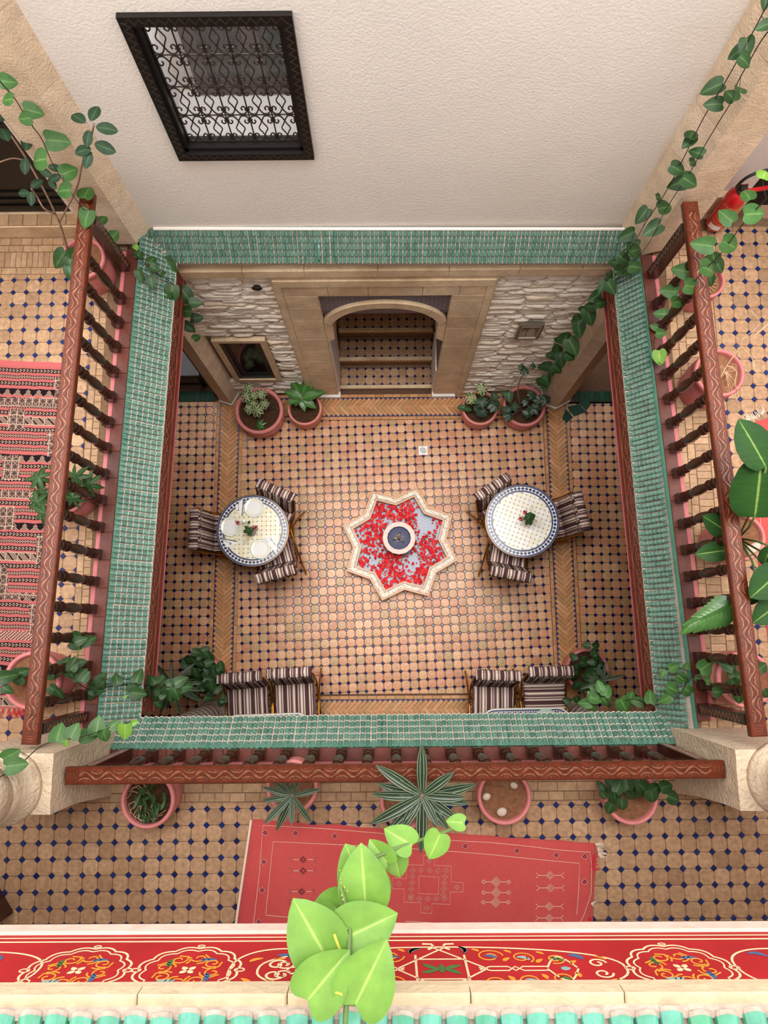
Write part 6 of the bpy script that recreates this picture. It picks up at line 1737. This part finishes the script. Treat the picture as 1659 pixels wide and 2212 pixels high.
mb = MB(); mb.lathe([(.022, 0), (.026, .004), (.026, .05), (.022, .066), (.010, .072), (.001, .073)], 20); obj('body', mb, white_c, t, True)
mb = MB()
for k in range(4): mb.lathe([(.0016, 0), (.0012, .0008)], 6, (.006 * math.cos(k * 1.57), .006 * math.sin(k * 1.57), .0722))
obj('holes', mb, plastic_k, t)
for (x, y, lab) in ((1185, 1548, 'beside the near right chairs'),):
    p = Vector((1.62, -.90, ZT)); t = thing('dinner_plate', 'white plate with pale green rim on the half hidden near table', 'plate', p); mb = MB(); mb.lathe([(.06, 0), (.1, .008), (.108, .011), (.1, .01), (.075, .005), (.001, .004)], 36); obj('dish', mb, china_g, t, True)

# ------------------------------------------------------------------ fountain
fc = bz(863.7, 1173, .15)
t = thing('star_fountain', 'eight-pointed star fountain basin full of red rose petals', 'fountain', (fc.x, fc.y, 0))
def star(Ro, a0=27.6, ratio=.785): return [(Ro * (1 if k % 2 == 0 else ratio) * math.cos(R(a0 + 22.5 * k)), Ro * (1 if k % 2 == 0 else ratio) * math.sin(R(a0 + 22.5 * k))) for k in range(16)]
def ringpr(mb, A, B, z0, z1):      # solid ring between outlines A (outer) and B (inner)
    n = len(A); P = [(x, y, z0) for x, y in A] + [(x, y, z1) for x, y in A] + [(x, y, z0) for x, y in B] + [(x, y, z1) for x, y in B]
    F = []
    for i in range(n):
        j = (i + 1) % n
        F += [(i, j, n + j, n + i), (n + i, n + j, 3 * n + j, 3 * n + i), (3 * n + i, 3 * n + j, 2 * n + j, 2 * n + i)]
    mb.add(P, F)
RO = .685
mb = MB(); ringpr(mb, star(RO), star(RO - .115), 0, .155); obj('wall', mb, grey_st, t)
mb = MB(); ringpr(mb, star(RO + .004), star(RO - .020), .12, .160); obj('outer_edging', mb, ochre, t)
mb = MB(); ringpr(mb, star(RO - .099), star(RO - .123), .10, .160); obj('inner_edging', mb, ochre, t)
ms = MB(); bsx = MB()
for row in range(6):
    A = star(RO - .022 - row * .0135); 
    for i in range(16):
        a, b = Vector(A[i] + (0,)), Vector(A[(i + 1) % 16] + (0,)); L = (b - a).length; m_ = int(L / .016); ang = math.atan2((b - a).y, (b - a).x)
        for k in range(m_):
            q = a + (b - a) * ((k + .5) / m_)
            (bsx if row in (0, 5) else ms).box((q.x, q.y, .156), (L / m_ * .9, .0118, .006), ang + ru(-.06, .06), rnd())
stuff(obj('mosaic_tiles', ms, star_w, t)); stuff(obj('blue_mosaic_tiles', bsx, star_b, t))
mb = MB(); mb.prism(star(RO - .11), .005, .03); obj('pool_floor', mb, pool_b, t)
mb = MB(); mb.prism(star(RO - .1165), .085, .100); obj('water', mb, water, t)
def inside_star(x, y, Ro):
    a = (math.degrees(math.atan2(y, x)) - 27.6) % 45; a = min(a, 45 - a)
    p1 = (Ro, 0); rr = Ro * .785; p2 = (rr * math.cos(R(22.5)), rr * math.sin(R(22.5)))
    r_ = math.hypot(x, y); px_, py_ = r_ * math.cos(R(a)), r_ * math.sin(R(a))
    return (p2[0] - p1[0]) * (py_ - p1[1]) - (p2[1] - p1[1]) * (px_ - p1[0]) > 0
pr = MB(); po = MB(); cnt = 0
while cnt < 1250:
    x, y = ru(-.58, .58), ru(-.58, .58)
    if not inside_star(x, y, RO - .132): continue
    dns = mnoise.noise(Vector((x * 4.2 + 3, y * 4.2, 1))) + .35 + (-.62 * max(0, min(1, (x - .02) * 8)) * max(0, min(1, (y + .02) * 6)) * (1 if x < .38 else .5) + .12)
    if dns < ru(-.1, .55): continue
    cnt += 1
    dry = rnd() < (.18 + .5 * max(0, 1 - math.hypot(x, y) / .34)); s_ = ru(.010, .027) * (.6 if dry else 1); a = ru(0, 6.28); z = .1005 + ru(0, .012)
    tx, ty = ru(-.5, .5), ru(-.5, .5); P = []
    for k in range(6):
        q = 2 * math.pi * k / 6; u_, v_ = s_ * math.cos(q) * ru(.8, 1.1), s_ * math.sin(q) * ru(.6, .9)
        X = u_ * math.cos(a) - v_ * math.sin(a); Y = u_ * math.sin(a) + v_ * math.cos(a); P.append((x + X, y + Y, z + tx * X + ty * Y + s_ * .25))
    P.append((x, y, z)); (po if dry else pr).add(P, [(k, (k + 1) % 6, 6) for k in range(6)], rnd())
stuff(obj('petals', pr, petal_r, t)); stuff(obj('dry_petals', po, petal_o, t))
bc = bz(862, 1162, .37); bl = bc - t.location
mb = MB(); mb.lathe([(.10, .02), (.085, .05), (.05, .12), (.045, .22), (.07, .28), (.14, .32)], 26, (bl.x, bl.y, 0)); obj('pedestal', mb, grey_st, t, True)
mb = MB(); n = 16
mb.lathe([(.12, .305), (.18, .335), (.186, .365), (.18, .37), (.132, .368)], n, (bl.x, bl.y, 0), caps=False); obj('bowl_rim', mb, pinkmos, t)
tm = MB()
for row in range(5):
    rr = .137 + row * .0098
    m_ = int(2 * math.pi * rr / .0115)
    for k in range(m_):
        a = 2 * math.pi * k / m_ + row * .05; tm.box((bl.x + rr * math.cos(a), bl.y + rr * math.sin(a), .3705), (.008, .0095, .003), a, rnd())
stuff(obj('pink_mosaic_tiles', tm, pinkmos, t))
mb = MB(); mb.lathe([(.132, .368), (.125, .350), (.09, .336), (.0005, .330)], 32, (bl.x, bl.y, 0), flip=False, caps=False); obj('bowl', mb, bowl_b, t, True)
tm = MB()
for row in range(9):
    rr = .022 + row * .0118; m_ = int(2 * math.pi * rr / .0125)
    for k in range(m_):
        a = 2 * math.pi * k / m_; tm.box((bl.x + rr * math.cos(a), bl.y + rr * math.sin(a), .335 + .014 * (rr / .125) ** 2), (.009, .009, .003), a, rnd())
stuff(obj('navy_mosaic_tiles', tm, bowl_b, t))
mb = MB(); mb.lathe([(.012, .33), (.018, .35), (.010, .37), (.014, .38), (.008, .40), (.001, .402)], 12, (bl.x, bl.y, 0))
for a in (80, 195, -42): mb.tube([(bl.x, bl.y, .372), (bl.x + .035 * math.cos(R(a)), bl.y + .035 * math.sin(R(a)), .385), (bl.x + .075 * math.cos(R(a)), bl.y + .075 * math.sin(R(a)), .372)], .0042, 6)
obj('nozzle', mb, brass_l, t, True)
mb = MB()
for k in range(9):
    a = ru(0, 6.28); mb.lathe([(.001, -.004), (.006, 0), (.001, .004)], 6, (bl.x + ru(.02, .05) * math.cos(a), bl.y + ru(.02, .05) * math.sin(a), .352))
stuff(obj('petals', mb, pinkmos, t))

# ------------------------------------------------------------------ drain
p = bz(914, 973, .008); t = thing('floor_drain', 'small white square drain grate in the terracotta floor', 'drain', (p.x, p.y, .004))
mb = MB(); mb.box((0, 0, .002), (.108, .108, .006), bev=.002); obj('plate', mb, white_c, t)
for k in range(7):
    o = -.036 + .012 * k; L = .07 * math.sqrt(max(.1, 1 - (o / .045) ** 2)); mb = MB(); mb.box((o * .7, -o * .7, .0054), (L, .005, .001), R(45)); obj('slot', mb, plastic_k, t)

# ------------------------------------------------------------------ rugs
def bil(c, u, v): return (c[0] * (1 - u) + c[1] * u) * (1 - v) + (c[3] * (1 - u) + c[2] * u) * v
def rug_sheet(name, c, nu, nv, mat, z, parent, wav=.004, seed=0, edge=.006):
    P = []; F = []
    for j in range(nv + 1):
        for i in range(nu + 1):
            u_, v_ = i / nu, j / nv; q = bil(c, u_, v_)
            e = (edge if i in (0, nu) else 0) * mnoise.noise(Vector((seed, v_ * 14, 3))); f = (edge if j in (0, nv) else 0) * mnoise.noise(Vector((u_ * 14, seed, 7)))
            P.append((q.x + e * 2 + (e if i == 0 else 0), q.y + f * 2, z + wav * (.5 + .5 * mnoise.noise(Vector((q.x * 3, q.y * 3, seed))))))
    n = nu + 1; m_ = len(P)
    P += [(x, y, z - .009) for x, y, z_ in P]
    for j in range(nv):
        for i in range(nu): a = j * n + i; F.append((a, a + 1, a + n + 1, a + n) if True else 0)
    rim = [i for i in range(n)] + [(j + 1) * n - 1 for j in range(1, nv + 1)] + [nv * n + i for i in range(nu - 1, -1, -1)] + [j * n for j in range(nv - 1, 0, -1)]
    for k in range(len(rim)): a, b = rim[k], rim[(k + 1) % len(rim)]; F.append((b, a, a + m_, b + m_))
    mb = MB(); mb.add(P, [f[::-1] for f in F]); return obj(name, mb, mat, parent, True)
ZRG = ZG + .0145
cr_ = [Vector((-.900, -1.211, 0)), Vector((1.345, -1.37, 0)), Vector((1.27, -2.05, 0)), Vector((-1.01, -2.05, 0))]
t = thing('rug', 'plain red woollen rug with cream motifs on the near gallery floor', 'rug', (0, 0, 0))
rug_sheet('weave', cr_, 40, 16, rug_red, ZRG, t, .004, 4)
pat = {'w': MB(), 'n': MB(), 'o': MB(), 'r': MB()}
def RP(x, y): q = bz(x, y, ZRG + .0052); return Vector((q.x, q.y, ZRG + .0052))
def rl(col, L, w=.0028): pat[col].ribbon([RP(*q) for q in L], w, (0, 0, 1), .0008)
rl('w', [(546, 2008), (560, 1890), (568, 1783), (700, 1790), (820, 1800), (920, 1812), (1000, 1817), (1060, 1820), (1140, 1828), (1205, 1836), (1275, 1841), (1278, 1870), (1277, 1930), (1262, 1975), (1248, 2003)]); rl('w', [(574, 1975), (590, 1818), (740, 1825), (900, 1834), (1000, 1841), (1060, 1846), (1145, 1855), (1252, 1865), (1250, 1920), (1246, 1975)])
rl('w', [(574, 1977), (640, 1983)]); rl('w', [(876, 1990), (945, 1994), (1005, 2003)])
def dmd(x, y, r1, cols=('w', 'n', 'r')):
    for k, (c, q) in enumerate(zip(cols, (1.0, .72, .38))): rl(c, [(x - r1 * q, y), (x, y - r1 * q), (x + r1 * q, y), (x, y + r1 * q), (x - r1 * q, y)], .0045 if k else .0022)
for (x, y) in ((573, 1799), (638, 1800), (723, 1806), (1005, 1828), (1117, 1838), (1202, 1847), (1263, 1850), (570, 1862), (566, 1923), (559, 1992), (1263, 1905), (906, 2004), (622, 1998)): dmd(x, y, 6.5)
for (x, y) in ((655, 1857), (655, 1881), (652, 1926), (650, 1948)):
    dmd(x, y, 8, ('o', 'n', 'r')); 
    for sg in (-1, 1):
        rl('w', [(x + sg * 9, y), (x + sg * 22, y)], .003); rl('o', [(x + sg * 29, y - 6), (x + sg * 22, y), (x + sg * 29, y + 6)], .003)
for (x, y) in ((1188, 1891), (1189, 1918), (1187, 1958), (1187, 1983)):
    for q in (9, 6, 3): rl('w', [(x - q, y), (x, y - q), (x + q, y), (x, y + q), (x - q, y)], .0022)
    for sg in (-1, 1): rl('w', [(x + sg * 9, y), (x + sg * 24, y)], .003); rl('w', [(x + sg * 30, y - 6), (x + sg * 24, y), (x + sg * 30, y + 6)], .003)
for (x, y) in ((1072, 1905), (1072, 1928), (1071, 1949)):
    for q in (11, 8, 5, 2.5): rl('w', [(x - q, y), (x, y - q), (x + q, y), (x, y + q), (x - q, y)], .0022)
    for sg in (-1, 1):
        rl('w', [(x + sg * 11, y), (x + sg * 23, y)], .003)
        for q in (5, 3): rl('w', [(x + sg * 27 - q, y), (x + sg * 27, y - q), (x + sg * 27 + q, y), (x + sg * 27, y + q), (x + sg * 27 - q, y)], .002)
cx_, cy_ = 925, 1915
stp_ = [(915, 1848), (938, 1848), (938, 1869), (975, 1871), (975, 1905), (1001, 1907), (1000, 1927), (973, 1927), (972, 1954), (933, 1952), (933, 1973), (909, 1972), (909, 1950), (873, 1949), (873, 1920), (847, 1920), (848, 1896), (878, 1898), (878, 1868), (915, 1869), (915, 1848)]
rl('w', stp_, .002); rl('w', [(905, 1892), (948, 1895), (947, 1932), (904, 1930), (905, 1892)], .002)
def motif4(x, y):
    for dx, dy in ((-4, 0), (4, 0), (0, -4), (0, 4)): rl('w', [(x + dx - 2.2, y + dy), (x + dx, y + dy - 2.2), (x + dx + 2.2, y + dy), (x + dx, y + dy + 2.2), (x + dx - 2.2, y + dy)], .0013); rl('n', [(x + dx - 1, y + dy), (x + dx + 1, y + dy)], .0022)
for i in range(5):
    for (x, y) in ((892 + 18 * i, 1880), (888 + 18 * i, 1941)): motif4(x, y)
for i in range(4):
    for (x, y) in ((891 - i, 1893 + 14 * i), (961 - i, 1894 + 13 * i)): motif4(x, y)
for (x, y) in ((927, 1860), (922, 1962), (862, 1909), (987, 1917)): motif4(x, y)
for c, m_ in (('w', yarn_w), ('n', yarn_n), ('o', yarn_o), ('r', yarn_r)): stuff(obj('woven_motifs', pat[c], m_, t))
def fringe(root, pts, d, L, mat, n, name='fringe'):
    mb = MB(); P = spline(pts, 8)
    for k in range(n):
        q = P[int(rnd() * (len(P) - 1))]; dd = (Vector(d) + Vector((ru(-.5, .5), ru(-.5, .5), 0))).normalized() * L * ru(.5, 1.2)
        q0 = Vector((q.x, q.y, ZRG + .004)) - root.location
        mb.tube([q0, q0 + dd * .5 + Vector((ru(-.006, .006), ru(-.006, .006), .003)), q0 + dd + Vector((0, 0, -.006))], .0014, 4)
    stuff(obj(name, mb, mat, root))
hem = MB(); hem.ribbon([Vector((cr_[0].x + (cr_[3].x - cr_[0].x) * i / 14 + .012 * mnoise.noise(Vector((4, i, 0))) - .004, cr_[0].y + (cr_[3].y - cr_[0].y) * i / 14, ZRG + .004)) for i in range(15)], .016, (0, 0, 1), .004); obj('hem', hem, yarn_w, t)
fringe(t, [bz(1285, 1822, ZRG), bz(1290, 1835, ZRG), bz(1292, 1848, ZRG)], (1, -.2, 0), .06, yarn_w, 46); fringe(t, [bz(1280, 1850, ZRG), bz(1276, 1868, ZRG), bz(1277, 1880, ZRG)], (.9, .3, 0), .05, yarn_r, 34); fringe(t, [bz(1276, 1952, ZRG), bz(1273, 1975, ZRG)], (1, 0, 0), .035, yarn_w, 14); fringe(t, [bz(1270, 1985, ZRG), bz(1268, 2000, ZRG)], (1, 0, 0), .03, yarn_r, 20)
# striped rug, left gallery
t = thing('rug', 'pink and black striped flat-woven rug on the left gallery floor', 'rug', (0, 0, 0))
cl_ = [Vector((-3.16, 1.985, 0)), Vector((-2.362, 1.945, 0)), Vector((-2.432, -.50, 0)), Vector((-3.2, -.47, 0))]
PK_, KK, CC = lin((170, 92, 90)), lin((30, 20, 24)), lin((178, 150, 132))
PK2 = lin((186, 94, 96))
NX, NY_ = 126, 400
rows_ = []
def add_rows(kind, n):
    for k in range(n): rows_.append((kind, k, n))
add_rows('pink2', 6)
seq_ = ['a', 'b', 'a', 'tri', 'a', 'b', 'a', 'mesh', 'a', 'b', 'a', 'b', 'tri', 'a', 'b', 'a', 'b', 'mesh2']
k_ = 0
while len(rows_) < NY_:
    s_ = seq_[k_ % len(seq_)]; k_ += 1
    if s_ in 'ab': add_rows('pink', 3); add_rows('line' + s_, 5)
    elif s_ == 'tri': add_rows('pink', 3); add_rows('tri', 9)
    else: add_rows('pink', 2); add_rows(s_, 10)
mb = MB(); P = []
for j in range(NY_ + 1):
    for i in range(NX + 1): q = bil(cl_, i / NX, j / NY_); P.append((q.x + .003 * mnoise.noise(Vector((1, j * .1, 0))), q.y + .006 * mnoise.noise(Vector((i * .12, j * .03, 5))), ZRG + .002 * mnoise.noise(Vector((q.x * 4, q.y * 4, 0)))))
F = []; Cc = []
PATCH = [(17, 52, 882, 925), (5, 42, 983, 1035), (-20, 30, 1093, 1143), (-30, 15, 1222, 1280), (117, 132, 815, 872), (101, 114, 928, 985), (78, 92, 1158, 1218), (63, 76, 1303, 1370), (-60, 128, 858, 876), (-60, 66, 1058, 1076), (-60, 80, 1279, 1292), (-60, -22, 830, 882)]
patches = [(30, 14, 0), (34, 70, 1), (26, 128, 0), (22, 190, 1), (20, 236, 0), (14, 290, 1), (60, 40, 0)]
for j in range(NY_):
    kind, kk, n = rows_[j]
    for i in range(NX):
        c = PK_
        if kind == 'pink2': c = PK2
        elif kind == 'linea': c = KK if kk in (0, 4) else ((CC if (i // 2) % 2 else KK) if kk in (1, 3) else (CC if i % 4 == 0 else KK))
        elif kind == 'lineb': c = (KK if i % 2 else PK_) if kk in (0, 4) else ((CC if i % 3 == 0 else KK) if kk in (1, 3) else (CC if i % 3 else KK))
        elif kind == 'tri': c = CC if (abs((i % 12) - 6) * 1.4 < kk - 1 and (i + kk) % 2 == 0) else (PK_ if kk == 0 else KK)
        elif kind == 'mesh': c = (CC if (i + kk) % 2 and ((i - kk) % 5) else KK) if ((i % 14) > 0 and kk not in (0, 9)) else CC
        elif kind == 'mesh2': c = CC if ((i + kk) % 4 in (0, 1)) else (KK if (i - kk) % 3 else PK2)
        # squares of fine lattice set into the stripes
        q = P[j * (NX + 1) + i]; px_, py_ = pj(q)
        for (xa, xb, ya, yb) in PATCH:
            sh = (ya - 1000) * .0
            if xa < px_ < xb and ya < py_ < yb:
                c = CC if ((i % 8 == 0) or (j % 11 == 0) or (i + j) % 8 == 0 or (i - j) % 8 == 0) else (KK if (i + j) % 2 else lin((108, 86, 80)))
        mb.c.append(c); F.append((j * (NX + 1) + i, j * (NX + 1) + i + 1, (j + 1) * (NX + 1) + i + 1, (j + 1) * (NX + 1) + i))
cc = mb.c; mb.c = []
mb.add(P, [f[::-1] for f in F]); mb.c = cc
obj('weave', mb, dyed, t)
mb = MB(); mb.add([(q.x, q.y, ZRG - .006) for q in cl_] + [(q.x, q.y, ZG + .004) for q in cl_], [(0, 1, 5, 4), (1, 2, 6, 5), (2, 3, 7, 6), (3, 0, 4, 7)]); obj('edge', mb, rug_dk, t)
fringe(t, [Vector((-2.44, -.5, 0)), Vector((-2.7, -.49, 0)), Vector((-3.0, -.48, 0))], (0, -1, 0), .06, yarn_r, 120)
# red rug, right gallery
t = thing('rug', 'red woollen rug on the right gallery floor under the paddle leaves', 'rug', (0, 0, 0))
c3 = [Vector((2.535, 1.43, 0)), Vector((3.2, 1.62, 0)), Vector((3.25, -.75, 0)), Vector((2.60, -.75, 0))]
rug_sheet('weave', c3, 12, 30, rug_red, ZRG, t, .004, 9)
mb = MB(); mb.ribbon([Vector((2.60 + .03 * math.sin(i * .5) * .1, 1.3 - .14 * i, ZRG + .006)) for i in range(14)], .003, (0, 0, 1), .001); stuff(obj('woven_motifs', mb, yarn_w, t))
fringe(t, [bz(1612, 912, ZRG), bz(1635, 905, ZRG), bz(1652, 892, ZRG)], (-.3, 1, 0), .06, yarn_w, 60)

# ------------------------------------------------------------------ small things
# fire extinguisher on the right end wall
p = bz(1556, 448, 3.45); t = thing('fire_extinguisher', 'red fire extinguisher with black hose beside the right pillar', 'extinguisher', (2.455, 2.975, 3.40))
mb = MB(); mb.lathe([(.055, 0), (.068, .008), (.072, .03), (.072, .32), (.066, .36), (.045, .395), (.022, .41), (.022, .425)], 32); obj('body', mb, ext_red, t, True)
lb = MB(); n = 14
for (z0, z1, a0, a1, m_) in ((.13, .30, 200, 330, 0), (.035, .085, 205, 275, 1), (.20, .235, 228, 242, 1), (.20, .235, 262, 276, 1)):
    P = []; F = []
    for i in range(n + 1):
        a = R(a0 + (a1 - a0) * i / n); rr = .0724 + (.0004 if m_ else 0)
        P += [(rr * math.cos(a), rr * math.sin(a), z0), (rr * math.cos(a), rr * math.sin(a), z1)]
    for i in range(n): F.append((2 * i, 2 * i + 2, 2 * i + 3, 2 * i + 1))
    lb.m = m_; lb.add(P, F)
def ringline(z, a0, a1, zf=None): return [(.0735 * math.cos(R(a0 + (a1 - a0) * i / 12)), .0735 * math.sin(R(a0 + (a1 - a0) * i / 12)), z + (zf(i / 12) if zf else 0)) for i in range(13)]
lb.m = 2
for z in (.13, .30, .165): lb.tube(ringline(z, 200, 330, (lambda u_: -.03 * math.sin(math.pi * u_)) if z < .16 or z == .165 else None), .0012, 4)
for a in (200, 330): lb.tube([(.0735 * math.cos(R(a)), .0735 * math.sin(R(a)), .13), (.0735 * math.cos(R(a)), .0735 * math.sin(R(a)), .30)], .0012, 4)
for k in range(7): lb.tube(ringline(.285 - .007 * k, 225, 300 - 6 * (k % 3)), .0007, 3)
obj('label', lb, [ext_red, paper, gold_l], t)
mb = MB(); mb.box((0, 0, .44), (.05, .04, .035), bev=.006); mb.lathe([(.03, .405), (.036, .41), (.036, .425), (.03, .43)], 14); obj('valve', mb, plastic_k, t)
hm = MB(); hm.box((.085, -.02, .452), (.17, .026, .012), .1, ry=-.10); obj('lever', hm, ext_red, t)
hm = MB(); hm.tube([(-.02, .0, .46), (-.01, .0, .48), (.01, 0, .485), (.02, 0, .465)], .0025, 5); obj('pin_ring', hm, ext_red, t, True)
hm = MB(); hm.tube(spline([(-.02, 0, .43), (-.06, -.01, .47), (-.03, .0, .56), (.08, .02, .60), (.22, .03, .58), (.34, .03, .50)], 6), .011, 8); obj('hose', hm, rubber, t, True)
# framed print on the stone wall: two pale arched shapes
t = thing('picture_frame', 'small grey framed print of pale rounded shapes hung on the stone wall', 'picture frame', (1.365, YL - .065, 1.73))
fm = MB(); rect_frame(fm, -.115, .115, 0, .32, .026, -.015, .02); obj('frame', fm, frame_g, t)
fm = MB(); rect_frame(fm, -.092, .092, .024, .296, .008, -.018, .0); obj('bead', fm, photo_fg, t)
mb = MB(); mb.bx(-.09, .09, 0, .012, .02, .30); obj('print', mb, photo_bg, t)
sh = MB()
for cx_, w_, h_ in ((-.045, .06, .13), (.02, .085, .17)):
    sh.prismY([(cx_ + w_ / 2 * math.cos(math.pi * i / 10), .05 + h_ * (.35 + .65 * math.sin(math.pi * i / 10))) for i in range(11)] + [(cx_ - w_ / 2, .05), (cx_ + w_ / 2, .05)], -.0015, -.0004)
obj('print_shapes', sh, photo_fg, t)
# low granite-topped bench in the left passage
t = thing('bench', 'low black framed bench with speckled grey granite top behind the left pillar', 'bench', (-2.50, 3.25, 0))
mb = MB(); mb.box((0, 0, .375), (.64, .60, .035), bev=.004); obj('top', mb, granite, t)
fm = MB(); fm.box((0, -.28, .335), (.60, .025, .045)); fm.box((0, .28, .335), (.60, .025, .045)); fm.box((-.29, 0, .335), (.025, .56, .045)); fm.box((.29, 0, .335), (.025, .56, .045)); fm.box((0, -.28, .06), (.60, .02, .02)); obj('frame', fm, wood_b, t)
for sx in (-1, 1):
    for sy in (-1, 1):
        lg = MB(); lg.box((sx * .285, sy * .27, .165), (.035, .035, .32)); lg.lathe([(.026, .004), (.03, .015), (.022, .03)], 12, (sx * .285, sy * .27 , 0)); obj('leg', lg, wood_b, t)
# dark wooden stand at the left edge of the near gallery, with a sheet of paper
t = thing('wooden_stand', 'dark wooden stand at the edge of the near gallery, left of the red rug', 'stand', (-2.56, -1.72, ZG), R(35))
mb = MB(); mb.box((0, 0, .56), (.22, .30, .03), bev=.006); obj('top', mb, wood_d, t); mb = MB(); mb.box((0, 0, .27), (.17, .24, .54)); obj('body', mb, wood_d, t)
p = Vector((-2.575, -1.69, ZG + .576)); o = MB(); o.box((0, 0, .001), (.12, .09, .002), .2); s_ = obj('paper_sheet', o, paper); s_.location = p; tag(s_, 'folded white paper lying on the dark wooden stand', 'paper')
